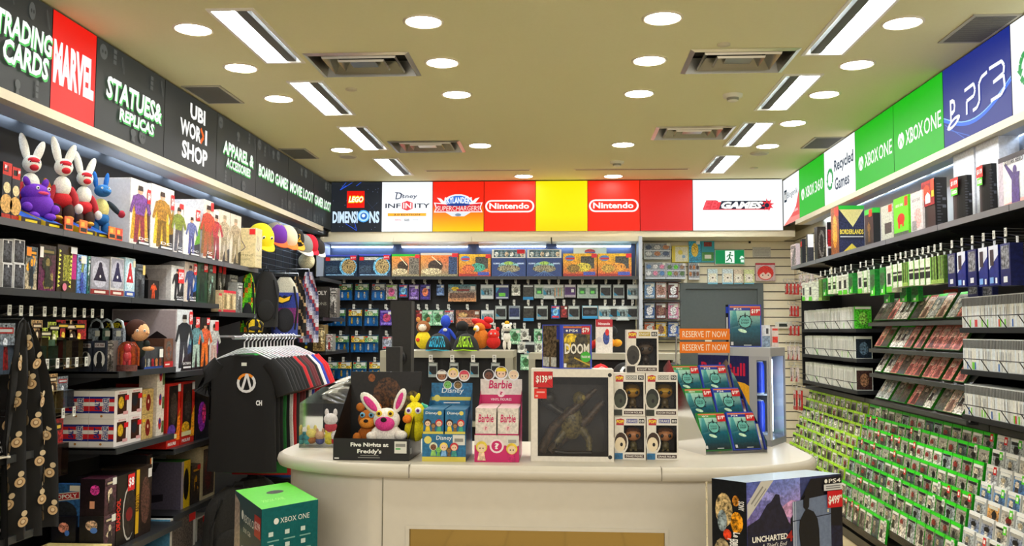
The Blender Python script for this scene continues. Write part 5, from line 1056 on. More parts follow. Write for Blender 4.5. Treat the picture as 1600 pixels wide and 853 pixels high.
# --- stepped rack of cover-out cases
RR = [.2355, .272, .311, .357, .397, .439, .487, .533, .585, .64]
RXx = [2.475, 2.445, 2.41, 2.375, 2.34, 2.305, 2.27, 2.235, 2.20, 2.165]
RZ = [EYE-r*x for r, x in zip(RR, RXx)]
def rack(nm, ya, yb, rows, mesh, label, lipc, skip=None, rest=0):
    e = empty('game_rack', (2.5, (ya+yb)/2, 0), label, 'game rack'); hy = (yb-ya)/2
    b = MB(); zb = RZ[rows-1]-.2; b.face([(RXx[0]+.03-2.5, -hy, RZ[0]), (RXx[0]+.03-2.5, hy, RZ[0]), (RXx[rows-1]+.06-2.5, hy, zb), (RXx[rows-1]+.06-2.5, -hy, zb)], C('15181a'), 'gloss_print')
    for s_ in (-1, 1): b.face([(RXx[0]+.03-2.5, s_*hy, RZ[0]), (RXx[rows-1]+.06-2.5, s_*hy, zb), (.24, s_*hy, zb), (.24, s_*hy, RZ[0])], C('15181a'), 'gloss_print')
    b.obj('rack_frame', e)
    for q in range(rows):
        b = MB(); x = RXx[q]-2.5-.002; b.box(x-.028, x+.016, -hy, hy, RZ[q]-.2, RZ[q]-.196, C('d8e0d8'), 'clear_plastic'); b.box(x-.032, x-.028, -hy, hy, RZ[q]-.2, RZ[q]-.15, C('e0e8e0'), 'clear_plastic'); b.obj('pocket_rail', e)
    for q in range(rows):
        n = int((yb-ya)/.1385); p = (yb-ya)/n
        for i in range(n):
            y = yb-p*(i+.5)
            if skip and skip(q, y): continue
            me = R.choice(CM[mesh]); t = R.random()
            if rest and i < rest: bake(me, (RXx[q]+.009-.026, y, RZ[q]-.189), (-.14, 0, -math.pi/2)); continue
            gcase(me, (RXx[q]+.009-.026, y, RZ[q]-.189), (-.14, 0, -math.pi/2), 'case in the %s, %s tier down, %s from far end' % (nm, nth(q), nth(i)), 'game cases in the '+nm)
rack('far lime rack', 7.52, 9.32, 8, 'lime', 'far stepped rack of lime-topped game cases behind the counter end', 'a8e028', rest=8)
rack('green rack', 5.37, 7.50, 9, 'green', 'middle stepped rack of green-topped game cases along the right wall', '2cc81c', lambda q, y: q == 8 and y < 6.3)
rack('near pale rack', 4.25, 5.35, 9, 'grey', 'near stepped rack of pale game cases with green price stickers', 'e0e0d8')
# header ledge, base
for i, (a, c) in enumerate(((4.25, 5.36), (5.37, 7.51), (7.52, 9.33))):
    e = empty('wall_ledge', (2.55, (a+c)/2, 1.03), 'deep black ledge above the %s game rack' % ('near pale', 'middle green', 'far lime')[i], 'shelf', 'ledges over the game racks'); hy = (c-a)/2-.002
    b = MB(); b.box(-.10, .19, -hy, hy, 0, .035, WHITE, 'shelf_metal'); b.obj('board', e); b = MB(); b.box(-.108, -.10, -hy, hy, .0, .035, C('3a3c3e'), 'gloss_print'); b.obj('front_rail', e)
    e = empty('rack_base', (2.5, (a+c)/2, 0), 'black stepped plinth under the %s game rack' % ('near pale', 'middle green', 'far lime')[i], 'plinth', 'plinths under the game racks')
    b = MB(); b.box(-.31, .24, -hy, hy, 0, .07, C('1a1814'), 'gloss_print'); b.obj('foot', e); b = MB(); b.box(-.26, .24, -hy, hy, .07, .105, C('0a0a0a'), 'gloss_print'); b.box(-.29, -.26, -hy, hy, .09, .105, C('3a3226'), 'gloss_print'); b.obj('step', e)
    top = RZ[(8, 8, 7)[i]]-.205
    if top > .14: b = MB(); b.box(-.23+(.0), .24, -hy, hy, .105, top, C('2c261e'), 'gloss_print'); b.obj('front_panel', e)
# --- tilted cover displays
TL = [1.687, 1.484, 1.293, 1.095+.06]
TZ = [1.686, 1.484, 1.293, 1.09+.03]
TZ = [1.686, 1.484, 1.293, 1.155]
TZ[3] = EYE-.2115*2.40
for q, z in enumerate(TZ):
    e = empty('display_shelf', (2.55, 6.34, z-.02), 'narrow black shelf of tilted game covers, %s of four' % ('topmost', 'second', 'third', 'lowest')[q], 'shelf', 'tilted cover shelves')
    b = MB(); b.box(-.165, .19, -0.84, 0.84, -.02, -.004, WHITE, 'shelf_metal'); b.face([(-.16, -0.84, -.004), (-.03, -0.84, .145), (-.03, 0.84, .145), (-.16, 0.84, -.004)], C('101412'), 'gloss_print'); b.obj('board', e)
    b = MB(); b.box(-.178, -.165, -0.84, 0.84, -.02, .008, C('40423e'), 'gloss_print'); b.obj('front_rail', e)
    gaps = {0: (5, 9, 13), 1: (2, 5, 6, 10), 2: (1, 6, 8, 9, 12), 3: (2, 4, 7, 11)}[q]
    y = 7.13; i = 0; n = 0
    while y-.135 > 5.51:
        if i in gaps: y -= .045
        else: pass
        me = R.choice(CM['pink' if (q in (1, 2) and i > 4) or R.random() < .35 else 'mix'])
        gcase(me, (2.402, y-.0675, z+.002), (-.55, 0, -math.pi/2), 'tilted game case on the %s cover shelf, %s from the far end' % (('topmost', 'second', 'third', 'lowest')[q], nth(n)), 'tilted game cases'); y -= .1375; i += 1; n += 1
# --- spine-out shelves, near
def wirefront(e, x, hy, z):
    b = MB(); b.tube([(x, -hy, z+.075), (x-.035, -hy+.0, z+.075), (x-.035, hy, z+.075), (x, hy, z+.075)], .003, C('2a2a2a'), 'gloss_print', 5); b.obj('wire_rail', e)
    b = MB(); k = 5
    for i in range(k): yy = -hy+2*hy*(i+.3)/k; b.tube([(x, yy, z), (x-.035, yy+.03, z+.075)], .003, C('2a2a2a'), 'gloss_print', 5)
    b.obj('wire_supports', e)['kind'] = 'stuff'
SN = [(1.627, 'topmost'), (1.384, 'middle'), (1.12, 'lowest')]
for z, w_ in SN:
    e = empty('spine_shelf', (2.5, 4.95, z), 'near wire-fronted shelf of pale game spines, %s of three' % w_, 'shelf', 'near spine shelves'); b = MB(); b.box(-.16, .24, -.53, .53, -.03, 0, WHITE, 'shelf_metal'); b.obj('board', e); wirefront(e, -.155, .53, -.01)
    y = 5.455; i = 0
    while y > 4.5:
        me = R.choice(CM['grey'])
        bake(me, (2.35+.0675, y, z+.001), (0, 0, 0), (1, 1, .93)); y -= .0165; i += 1
SF = [(1.627, 'topmost', '4ab828'), (1.385, 'middle', '14202c'), (1.13, 'lowest', '3a2420')]
bs = REST
for z, w_, cc in SF:
    e = empty('spine_shelf', (2.5, 8.2, z), 'far wire-fronted shelf of white game spines, %s of three' % w_, 'shelf', 'far spine shelves'); b = MB(); b.box(-.16, .24, -.82, .82, -.03, 0, WHITE, 'shelf_metal'); b.obj('board', e); wirefront(e, -.155, .82, -.01)
    y = 8.98; i = 0; r = random.Random(z)
    while y > 7.47:
        i += 1
        if i % 37 == 17: y -= .05; continue
        dx = r.uniform(0, .006); hh = .178+r.uniform(-.004, .004)
        bs.box(2.35+dx, 2.485, y-.0145, y, z+.001, z+hh, C('c8ccc0'), 'gloss_print'); F = Face(bs, (2.35+dx, y, z+.001), (0, -.0145, 0), (0, 0, hh), 'gloss_print')
        F.rect(.06, .02, .94, .98, C(r.choice(['e4e4dc', 'dcdcd0', 'e8e8e0', 'ccccc0', 'e0e0d4']), .1)); F.rect(.06, .9, .94, .97, C('c4ccb4'))
        if r.random() < .5: F.rect(.25, .25, .6, .8, C(r.choice(['9a9a92', 'b0aaa0', '7a7a7a'])))
        if r.random() < .06: F.rect(.06, .02, .94, .3, C('7ad830'))
        y -= .0155
    b = MB(); b.box(0, .135, -.015, 0, 0, .18, C('48b828' if cc == '4ab828' else 'd8dcd0'), 'gloss_print'); F = faceof(b, 0, .135, -.015, 0, 0, .18, 'front', 'gloss_print'); F.rect(.04, .02, .96, .88, C(cc, .7)); F.ell(.5, .45, .26, .3, C({'4ab828': '90d858', '14202c': '4a6070', '3a2420': '8a6448'}[cc], .9)); F.rect(.04, .88, .96, .98, C('dce0d4'))
    tag(b.obj('game_case', loc=(2.35, 7.455, z+.001)), 'game case with %s cover turned to the room, ending the %s far spine shelf' % ({'4ab828': 'green', '14202c': 'dark blue', '3a2420': 'brown'}[cc], w_), 'game case')
tag(bs.obj('game_cases'), 'tightly packed white game spines on the shelves and the farthest lime cases', 'game cases', None, 'stuff')
b = MB(); b.box(2.35, XR-.06, 9.06, 9.08, 1.07, 1.96, C('1c1c1c'), 'gloss_print'); o = tag(b.obj('fixture_end_panel'), 'black upright panel ending the right shelving near the corner', 'panel')
# ================================================================ BACK WALL
for i, (x0, x1) in enumerate(((-2.88, -1.97), (-1.965, -1.03), (-1.025, -.09), (-.085, .845))):
    e = empty('back_shelf', ((x0+x1)/2, 10.44, 2.205), 'long black shelf across the back wall unit, %s section from the left' % nth(i), 'shelf', 'back wall shelf sections'); hx = (x1-x0)/2
    b = MB(); b.box(-hx, hx, -.14, .16, .013, .025, WHITE, 'shelf_metal'); b.obj('board', e); b = MB(); b.box(-hx, hx, -.148, -.14, -.012, .026, C('232426'), 'gloss_print'); b.obj('front_rail', e)
ZB_ = 2.2305
def Bb(px0, px1, pt, name, label, col, art, y=10.33, d=.22, **k):
    a = ony(px0, 425, y); c = ony(px1, pt, y); return pbox(name, label, a.x, c.x-.003, y, y+d, k.pop('z', ZB_), c.z, col, art, 'front', **k)
def starter(F):
    F.rect(0, 0, 1, 1, C('1c3048', .5)); F.rect(0, .93, 1, 1, C('4a5ac8')); F.rect(.03, .72, .16, .88, C('d82018')); F.rect(.18, .74, .62, .86, C('c8c8b8', .4)); F.ell(.72, .45, .27, .42, C('6ab4d8', .8)); F.ell(.74, .46, .22, .34, C('a08858', 1.)); F.rect(.03, .18, .4, .5, C('3a4a5a', .9)); F.rect(.05, .05, .9, .1, C('8ab0c8', .5)); F.rect(.78, .76, .96, .96, C('d81c2c')); F.text('$119', .87, .86, .14, .08, WHITE, .02)
def orangebox(v):
    def f(F):
        F.rect(0, 0, 1, 1, [C('8a8868', .5), C('8a8868', .5), C('e86010', .4), C('e88818', .4)]); F.ell(.4, .45, .2, .25, C('3a2c20', .9)); F.line([(.3, .85), (.55, .5)], .008, C('f8e8c0')); F.rect(0, .9, 1, 1, C('2cb030' if v else 'c8c0b0')); F.ell(.3, .22, .28, .14, C('c8b890', .9)); F.rect(.62 if v else .75, .1, .98, .85, C('6a6458' if v else '2c4468', .8)); F.rect(.84, .82, 1, .98, C('d81c2c'))
    return f
def racer(v):
    def f(F):
        F.rect(0, 0, 1, 1, [C('c8481c', .6), C('c8481c', .6), C('e8b81c', .4), C('e8b81c', .4)]); F.ell(.2, .8, .15, .12, C('5080c0')); F.rect(.08, .74, .34, .82, C('c02828')); F.rect(.52, .35, .92, .88, C('3a3a34', .9)); F.ell(.6, .4, .24, .2, C(('3a9a80', 'c8b838', 'd8902c')[v], .9)); F.ell(.3, .35, .2, .18, C(('d86830', '8a6a20', 'b89030')[v], .9)); F.rect(0, 0, 1, .12, C('a8281c', .4)); F.rect(.84, .82, 1, .99, C('d81c2c')); F.rect(.6, .05, .95, .2, C('4050b0', .4))
    return f
def portal(F):
    F.rect(0, 0, 1, 1, C('163a7c', .15)); F.ell(.5, .55, .3, .25, C('7ab0b8', .9)); F.ell(.5, .42, .34, .2, C('8a8468', 1.)); F.ell(.5, .72, .14, .1, C('90b850', .6))
    for u in (.05, .75): F.rect(u, .66, u+.2, .74, C('a0b8d8', .5))
    for a in range(7): F.line([(.5, .3), (.2+.1*a, .02)], .004, C('5080c0'))
Bb(507, 559, 398, 'game_bundle_box', 'blue brick-game bundle box, first from the left on the back shelf', '1c2c48', starter, top='4a50b0')
Bb(560, 611, 397, 'game_bundle_box', 'blue brick-game bundle box, second from the left on the back shelf', '1c2c48', starter, top='3ab8a0')
Bb(612, 656, 397, 'game_bundle_box', 'orange desert game box with green top edge', 'c86020', orangebox(1))
Bb(657, 716, 395, 'game_bundle_box', 'wide orange desert game box with a dark window', 'c86020', orangebox(0), top='c8b8a0')
Bb(717, 767, 397, 'game_bundle_box', 'yellow and red racing game box left of the blue boxes', 'd8781c', racer(0))
for i, (a, c) in enumerate(((768, 822), (823, 878))):
    Bb(a, c, 403, 'figure_set_box', 'dark blue figure set box on the back shelf, %s of two' % ('left', 'right')[i], '163a7c', portal)
    x0, x1 = ony(a, 425, 10.36).x, ony(c, 425, 10.36).x; z1 = ony(a, 403, 10.33).z
    pbox('display_crate', 'white-framed case of small figures on top of the %s blue set box' % ('left', 'right')[i], x0+.005, x1-.006, 10.34, 10.5, z1, z1+.10, 'e4e4dc', lambda F: (F.rect(0, 0, 1, 1, C('e4e4dc')), F.rect(.06, .1, .94, .92, C('4a6a78', .8)), [F.ell(.14+.15*j, .45, .06, .28, C(('d8dcd8', '8a9aa0', 'c8b8a0')[j % 3], .8)) for j in range(6)]), 'front', stick=(.75, .5, .98, .98, 'd81c2c', '') if i == 0 else None)
Bb(880, 933, 396, 'game_bundle_box', 'yellow racing game box right of the blue boxes', 'd8981c', racer(1), top='d8d8c8')
Bb(934, 987, 396, 'game_bundle_box', 'orange racing game box at the right end of the back shelf', 'd8781c', racer(2), top='7ab8c0')
Bb(896, 948, 384, 'figure_set_box', 'pale box with a small red emblem behind the racing boxes', 'e4e0cc', lambda F: (F.rect(0, 0, 1, 1, C('e6e2d0')), F.ell(.5, .82, .16, .08, C('c84040', .4)), F.rect(.34, .78, .66, .81, C('4a6ab0'))), y=10.56, d=.03)
# hanging packs on pegs
def blue_tray(k):
    c = ('5a8a4a', 'd8b030', '7ab070', '8a8a88')[k]
    return lambda F: (F.rect(0, 0, 1, 1, C('1c3c58', .4)), F.rect(.02, .5, .98, .93, C(c, .9)), F.rect(.04, .84, .2, .92, C('d82018')), F.rect(.24, .84, .7, .91, C('e0e0d8')), F.ell(.4, .7, .2, .1, C('e0d8a0', .9)), F.rect(.6, .74, .9, .92, C('e0e4dc')))
BT = [pack_proto('blister_pack', .165, .21, '1c3c58', '1c78c0', blue_tray(k), True, .045) for k in range(4)]
for k, pr in enumerate(BT):    # small figures in the tray
    for j in range(2):
        b = MB(); c = ('d8dce0', 'd8b040', 'c8c8c0', '9ab0c0')[(k+j) % 4]; x = -.035+.07*j; b.ell((x, -.025, -.155), (.014, .01, .03), C(c, .6), 'gloss_print', 8, 6); b.ell((x, -.025, -.12), (.011, .01, .012), C('e0c060' if j else c), 'gloss_print', 8, 5); b.obj('figure', [c_ for c_ in pr.children if c_.name.startswith('tray')][0])
    b = MB(); b.box(-.08, .08, -.044, 0, -.206, -.15, C('2a8ad0', .2), 'gloss_print', front=None, top=None); b.obj('tray_lip', pr)
FLATS = {}
def flat(kind, w_, h_, art, card='d8dce0'):
    k = kind
    if k not in FLATS: FLATS[k] = pack_proto('hanging_pack', w_, h_, card, card, art, solid=True, deep=.02)
    return FLATS[k]
def a_white(F): F.rect(0, 0, 1, 1, C('c0ccd0', .1)); F.rect(.05, .78, .95, .93, C('e4ecec')); F.rect(.08, .25, .92, .74, C('7a8c90', .7)); F.poly([(.05, .3), (.4, .3), (.05, .7)], C('2a8ab0')); F.rect(.1, .05, .9, .2, C('dce4e4')); F.rect(.3, .3, .4, .6, C('20282c')); F.rect(.55, .3, .65, .6, C('20282c'))
def a_bluegreen(F): F.rect(0, 0, 1, 1, C('1c2c6c', .2)); F.rect(.04, .8, .96, .94, C('dce4e4')); F.poly([(.04, .4), (.3, .78), (.04, .78)], C('2a9ac8')); F.rect(.25, .18, .75, .42, C('6ac83c', .3)); F.rect(.05, .04, .95, .14, C('b8c4d0'))
def a_dark(F): F.rect(0, 0, 1, 1, C('98a4a4', .2)); F.rect(.08, .2, .92, .76, C('1c1c1e', .6)); F.poly([(.08, .2), (.45, .2), (.08, .45)], C('2080a8')); F.rect(.08, .8, .92, .93, C('d0d8d8'))
def a_darkblue(F): F.rect(0, 0, 1, 1, C('34342e', .6)); F.rect(0, 0, 1, .2, C('1c88c8')); F.rect(.05, .84, .95, .95, C('d8e0e0'))
def a_green(F): F.rect(0, 0, 1, 1, C('a8bcb0', .2)); F.rect(.2, .3, .8, .75, C('3c6a4c', .5)); F.rect(.3, .35, .65, .55, C('6ad858')); F.rect(.05, .8, .95, .94, C('d8e4dc'))
def a_stripe(F): F.rect(0, 0, 1, 1, C('b8bcb4', .2)); [F.rect(.1+.16*j, .15, .2+.16*j, .75, C(('c88a50', '5a90a0', 'a86a50', '5a8a60', 'b0a060')[j], .3)) for j in range(5)]; F.rect(.05, .8, .95, .95, C('dce4e0'))
def a_purple(F): F.rect(0, 0, 1, 1, C('a8a0b0', .2)); F.rect(.03, .2, .97, .78, C('4a2468', .2)); F.rect(.6, .4, .85, .65, C('e8e8e8')); F.rect(.05, .84, .95, .95, C('dce0e4'))
def a_navy(F): F.rect(0, 0, 1, 1, C('8a98a4', .2)); F.rect(.06, .2, .94, .82, C('24305c', .4)); F.rect(.05, .05, .95, .15, C('c0ccd4'))
def a_toy(c1, c2, c3): return lambda F: (F.rect(0, 0, 1, 1, C(c1, .7)), F.ell(.5, .5, .3, .28, C(c2, .8)), F.rect(.05, .84, .95, .95, C(c3)), F.rect(.6, .72, .92, .9, C('e4e4dc')), F.rect(.1, .06, .9, .2, C(c3, .6)))
def a_bigteal(F): F.rect(0, 0, 1, 1, [C('c88a50', .6), C('c88a50', .6), C('3a7a88', .6), C('3a8a98', .6)]); F.ell(.25, .75, .14, .12, C('e0c020', .6)); F.rect(.3, .62, .75, .72, C('8a2420')); F.rect(.06, .2, .94, .5, C('6a4a38', .9)); F.rect(.8, .7, .96, .9, C('d8d8d0'))
def a_bigbrown(F): F.rect(0, 0, 1, 1, C('7a4a30', .7)); F.rect(.06, .12, .94, .5, C('a86a4c', .9)); F.ell(.3, .72, .2, .14, C('b89a60', .8)); F.rect(.8, .74, .96, .92, C('d8d8d0')); F.rect(.1, .5, .9, .53, C('e8e0d0'))
def a_glasses(F): F.rect(0, 0, 1, 1, C('7ac0e0', .1)); F.rect(.03, .2, .97, .85, C('141418', .2)); F.ell(.3, .5, .2, .16, C('3a3c44', .4)); F.ell(.7, .5, .2, .16, C('3a3c44', .4)); F.rect(.05, .85, .95, .95, C('dce4e4')); F.rect(0, 0, 1, .18, C('2a9ad8'))
ART = {'w': (.15, .19, a_white, 'white accessory pack'), 'bg': (.155, .19, a_bluegreen, 'blue and green accessory pack'), 'd': (.13, .18, a_dark, 'white-edged dark accessory pack'), 'db': (.12, .2, a_darkblue, 'dark accessory pack with blue foot'), 'g': (.12, .18, a_green, 'white pack with green screen print'),
       's': (.12, .18, a_stripe, 'pale pack with coloured stripes'), 'p': (.13, .17, a_purple, 'purple pack with a white square'), 'n': (.13, .18, a_navy, 'navy accessory pack'), 'bl': (.1, .17, a_toy('1c6ab8', '7ac0e8', 'd82840'), 'bright blue toy pack'), 'pu': (.12, .2, a_toy('5a3a8a', '8a6ac0', 'b0a0d0'), 'purple toy pack'),
       'pb': (.12, .2, a_toy('3a2a88', 'd87850', '4a40a8'), 'indigo toy pack with orange toy'), 'bs': (.09, .15, a_toy('3a5a90', '6a90c8', '8aa8d0'), 'small blue pendant pack'), 'mw': (.13, .2, a_toy('a8a0a8', 'c85a90', '8ac050'), 'white, pink and green toy pack'), 'gt': (.125, .2, a_toy('7ab890', '3a6a40', 'b8dcc0'), 'pale green toy pack'),
       'rd': (.08, .16, a_toy('601c1c', 'a83030', '8a2020'), 'dark red toy pack'), 'gy': (.11, .17, a_toy('8a90a0', 'a8b0c0', 'd83038'), 'grey toy pack with red tag'), 'T': (.33, .22, a_bigteal, 'large teal and orange vehicle pack'), 'B': (.28, .21, a_bigbrown, 'large brown vehicle pack'), 'G': (.18, .17, a_glasses, 'wide pack of dark glasses'),
       'pr': (.16, .2, a_toy('4a3090', 'b04060', '8a7ad0'), 'purple and red dome pack'), 'wp': (.1, .15, a_toy('d0d4cc', '8a8a80', 'e4e4dc'), 'small white pack')}
ROWS = [(441, 'top row', [(191, 0), (312, 2), (436, 3), (533, 'mw'), (619, 'bl'), (698, 'pu'), (782, 'pb'), (893, 'bs'), (1055, 'T'), (1238, 'w'), (1350, 'bg')], 0),
        (441, 'top row', [(267, 'wp'), (358, 'db'), (440, 'g'), (512, 'w'), (582, 's'), (667, 'p'), (758, 'g'), (835, 'g'), (930, 'd'), (1026, 'd'), (1137, 'w')], 1),
        (481, 'second row', [(262, 1), (382, 2), (497, 'pr'), (736, 'rd'), (795, 'gt'), (877, 'gt'), (958, 'gy'), (1096, 'B'), (1242, 'w')], 0),
        (474, 'second row', [(155, 'd'), (255, 'n'), (360, 'db'), (461, 'd'), (559, 'bl'), (622, 'rd'), (695, 'd'), (814, 'G'), (925, 'w'), (992, 'd'), (1056, 'w'), (1126, 'd')], 1),
        (522, 'third row', [(60, 3), (165, 0), (282, 1), (383, 2), (500, 'gy')], 0), (563, 'fourth row', [(85, 2), (185, 1), (296, 2), (416, 1), (1380, 'w')], 0), (481, 'second row', [(40, 3), (140, 0)], 0),
        (510, 'third row', [(110, 'wp'), (190, 'wp'), (260, 'gt'), (330, 'wp'), (440, 'gt')], 1), (530, 'fourth row', [(310, 'wp'), (370, 'd'), (440, 'wp')], 1), (550, 'fifth row', [(340, 'gt'), (430, 'gt')], 1)]
cnt = {}
for py, rn, items, cr in ROWS:
    for u, k in items:
        px = (500 if cr == 0 else 750)+u/4.74; yy = 10.50; p = ony(px, py+1, yy)
        if isinstance(k, int): pr, nm, dy, kn = BT[k], 'blue-trayed brick toy pack', .02, 'blister pack'
        else: w_, h_, ar, nm = ART[k]; pr = flat(k, w_, h_, ar); dy = .03; kn = 'hanging pack'
        cnt[(rn, nm)] = cnt.get((rn, nm), 0)+1
        o = place(pr, (p.x, yy, p.z), 0, '%s, %s such in the %s of the back wall' % (nm, nth(cnt[(rn, nm)]-1), rn), kn, 'packs hanging on the back wall')
        q = peg((p.x, 10.60, p.z-.012+.012), 0, 'white-tagged peg holding the %s, %s of that row on the back wall' % (nm, nth(cnt[(rn, nm)]-1)+' in the '+rn) , 'back wall peg hooks')
        q['label'] = 'tagged peg over the %s %s of its kind, %s' % (nth(cnt[(rn, nm)]-1), nm, rn)
# dark side return at the far left with small shelves
for z_, px1, lb_ in ((ony(500, 437, 9.6).z, 534, 'upper'), (ony(500, 497, 9.6).z, 540, 'middle'), (ony(500, 547, 9.6).z, 545, 'lower')):
    a = ony(455, 450, 9.6); c = ony(px1, 450, 9.6)
    bay('L', 9.05, 9.95, z_, c.x-.1, '%s dark side shelf in the far left corner' % lb_, back=XL+.06)
def Cb(px0, px1, pt, pb, y, label, col, art, d=.12, name='collector_box', **k):
    a = ony(px0, pb, y); c = ony(px1, pt, y); return pbox(name, label, a.x, c.x, y, y+d, k.pop('z', a.z), c.z, col, art, 'front', **k)
zz = ony(500, 497, 9.6).z
Cb(492, 514, 448, 497, 9.15, 'dark brown box with pale lettering on the middle corner shelf', '2c2822', lambda F: (F.rect(0, 0, 1, 1, C('2c2822', .3)), F.text('OLY', .5, .8, .7, .14, C('c8c4b8'), .02), F.text('ONS', .5, .45, .7, .1, C('8a8678'), .01)), z=zz)
Cb(515, 527, 450, 497, 9.15, 'clear grey tube box beside the dark brown box', '6a6660', fx(91, pal=('5a5650', '8a8680', 'b0aca4', '3c3834')), z=zz)
Cb(476, 490, 452, 497, 9.12, 'small multicoloured box at the left of the corner shelf', '6a5a50', fx(92, pal=('5a4a44', '3a6a80', 'd8d0c0', 'a02828')), z=zz)
zz = ony(500, 547, 9.6).z
Cb(489, 508, 507, 547, 9.15, 'tan wooden-look box on the lower corner shelf', 'a08850', fx(93, pal=('987c48', 'b8a070', 'd8c898', '6a5430')), z=zz)
Cb(470, 487, 518, 547, 9.12, 'dark box with coloured dots on the lower corner shelf', '24221e', lambda F: (F.rect(0, 0, 1, 1, C('24221e')), [F.disc(.5, .2+.2*j, .07, C(('d8c030', '3a80c8', 'c83080', 'd83030')[j])) for j in range(4)]), z=zz)
Cb(509, 520, 522, 547, 9.15, 'small grey pack at the end of the lower corner shelf', '8a8a84', fx(94, pal=('7a7a76', 'a8a8a0', 'd0d0c8', '8a2020')), z=zz)
# ---------------------------------------------------------------- cream slatwall goods
def Sw(px0, px1, pt, pb, label, col, art, name='hanging_pack', y=None, d=.03, cat='hanging pack', group='packs on the cream slatwall', **k):
    y = y or YB-.019-d-.02
    a = ony(px0, pb, y); c = ony(px1, pt, y); e = pbox(name, label, a.x, c.x, y, y+d, a.z, c.z, col, art, 'front', cat=cat, group=group, **k)
    b = MB(); h_ = c.z-a.z; b.box(-.004, .004, d, d+.02, h_-.02, h_-.012, C('b0b0a8'), 'metal'); b.obj('hook', e); return e
def clearset(cols): return lambda F: (F.rect(0, 0, 1, 1, C('c8ccd0', .1)), F.rect(.03, .12, .97, .97, C('8a9098', .6)), [(F.ell(.18+.32*j, .75, .12, .13, C(cols[j], .6)), F.ell(.18+.32*j, .35, .12, .14, C(cols[(j+1) % 3], .6))) for j in range(3)], F.rect(.03, .52, .97, .56, C('e0e4e8')), F.rect(.85, .84, .98, .99, C('e8e8e0')))
def face3(p): return p
Sw(1006, 1048, 380, 405, 'clear box of blue and white figures at the top left of the slatwall', 'c8ccd0', clearset(('3a4a6a', 'c8c8c8', 'b07040')), d=.08)
Sw(1050, 1076, 384, 410, 'yellow-edged soft pouch on the slatwall', 'e0d040', lambda F: (F.rect(0, 0, 1, 1, C('e0cc30')), F.rect(.2, .05, .95, .95, C('e8e4c8', .2)), F.disc(.5, .6, .14, C('e0d040')), F.disc(.7, .35, .1, C('8ab0d0'))))
Sw(1076.5, 1095, 371, 410, 'tall cyan pack with yellow toy on the slatwall', '2a98c0', a_toy('2aa0c8', 'e0c040', '1c88b0'))
Sw(1096, 1116, 370, 410, 'tall cyan and green pack beside the exit sign', '2a98a8', lambda F: (F.rect(0, 0, 1, 1, C('2a9cb0')), F.rect(.05, .05, .95, .4, C('3c8a30', .4)), F.rect(.2, .62, .8, .8, C('8a3020', .6)), F.rect(.25, .15, .75, .3, C('dce0d0'))))
Sw(1008, 1040, 410, 436, 'clear tray of blue, white and pink figures on the slatwall', 'c0c4c8', clearset(('4a7ab0', 'e0e0e0', 'd880a0')), d=.08)
Sw(1041, 1071, 411, 436, 'clear tray of green and dark figures on the slatwall', '908c84', clearset(('4a6a3a', '5ac030', '8a6a50')), d=.08)
Sw(1076, 1093, 411, 437, 'clear tray of brown and orange figures on the slatwall', '8a8078', clearset(('6a4a3a', 'b87030', '4a3c34')), d=.06)
for i, (px0, px1, pt, pb, c) in enumerate(((1106, 1121, 420, 444, 'c8dce0'), (1129, 1145, 420, 444, 'd0e0e4'), (1147, 1160, 421, 444, 'd8c8b0'), (1163, 1178, 421, 444, 'd8e0a0'))):
    Sw(px0, px1, pt, pb, 'small pale animal pack under the exit sign, %s from the left' % nth(i), c, lambda F, c=c: (F.rect(0, 0, 1, 1, C(c, .3)), F.rect(.1, .15, .9, .7, C('e8e4d0', .5)), F.ell(.5, .4, .25, .2, C('f0ece0')), F.ell(.5, .42, .1, .05, C('5a5040')), F.rect(0, 0, 1, .1, C('6ab0c8'))))
Sw(1181, 1211, 411, 439, 'red-haired soft face pouch in clear wrap on the slatwall', 'c8a0a0', lambda F: (F.rect(0, 0, 1, 1, C('c8b0b0', .2)), F.rect(0, .9, 1, 1, C('c03040')), F.ell(.5, .45, .42, .4, C('d83428', .2)), F.ell(.5, .3, .3, .2, C('ecd0c0')), F.poly([(.2, .35), (.4, .5), (.5, .36), (.65, .5), (.8, .35), (.7, .6), (.3, .6)], C('d83428', .2)), F.disc(.36, .32, .035, C('203018')), F.disc(.64, .32, .035, C('203018'))))
k = 0
for r_, (pt, pb) in enumerate(((441, 466), (473, 498), (503, 526))):
    for c_, (px0, px1) in enumerate(((1007, 1023), (1025, 1041), (1044, 1060))):
        cc = (('5a80a8', 'b08a80', '5a2828'), ('3a5a88', '6a3430', 'c07a98'), ('c86038', 'd8b030', '3a60a8'))[r_][c_]
        Sw(px0, px1, pt, pb, 'boxed mini figure %s in the %s column of the slatwall' % (('top', 'middle', 'bottom')[r_], ('left', 'centre', 'right')[c_]), cc, a_toy(cc, 'd8d8d8' if c_ != 1 else '8a6050', mix(lin(cc), (1, 1, 1), .4) and 'c8ccd0'), d=.06)
for i, z_ in enumerate((438.5, 470, 500.5, 529)):
    a = ony(1004, z_, YB-.14); c = ony(1064, z_, YB-.14); b = MB(); b.box(a.x, c.x, YB-.17, YB-.02, a.z-.012, a.z, C('2a2a2c'), 'gloss_print'); tag(b.obj('narrow_shelf'), 'narrow dark shelf under mini figures on the slatwall, %s from the top' % nth(i), 'shelf', 'narrow slatwall shelves')
a = ony(1117, 413, YB-.06); c = ony(1163, 390, YB-.06)
e = empty('exit_sign', ((a.x+c.x)/2, YB-.05, a.z), 'green exit sign with white running man on the slatwall', 'exit sign'); W_, H_ = c.x-a.x, c.z-a.z
b = MB(); b.box(-W_/2, W_/2, -.02, .028, 0, H_, C('c8d8d0')); b.obj('housing', e)
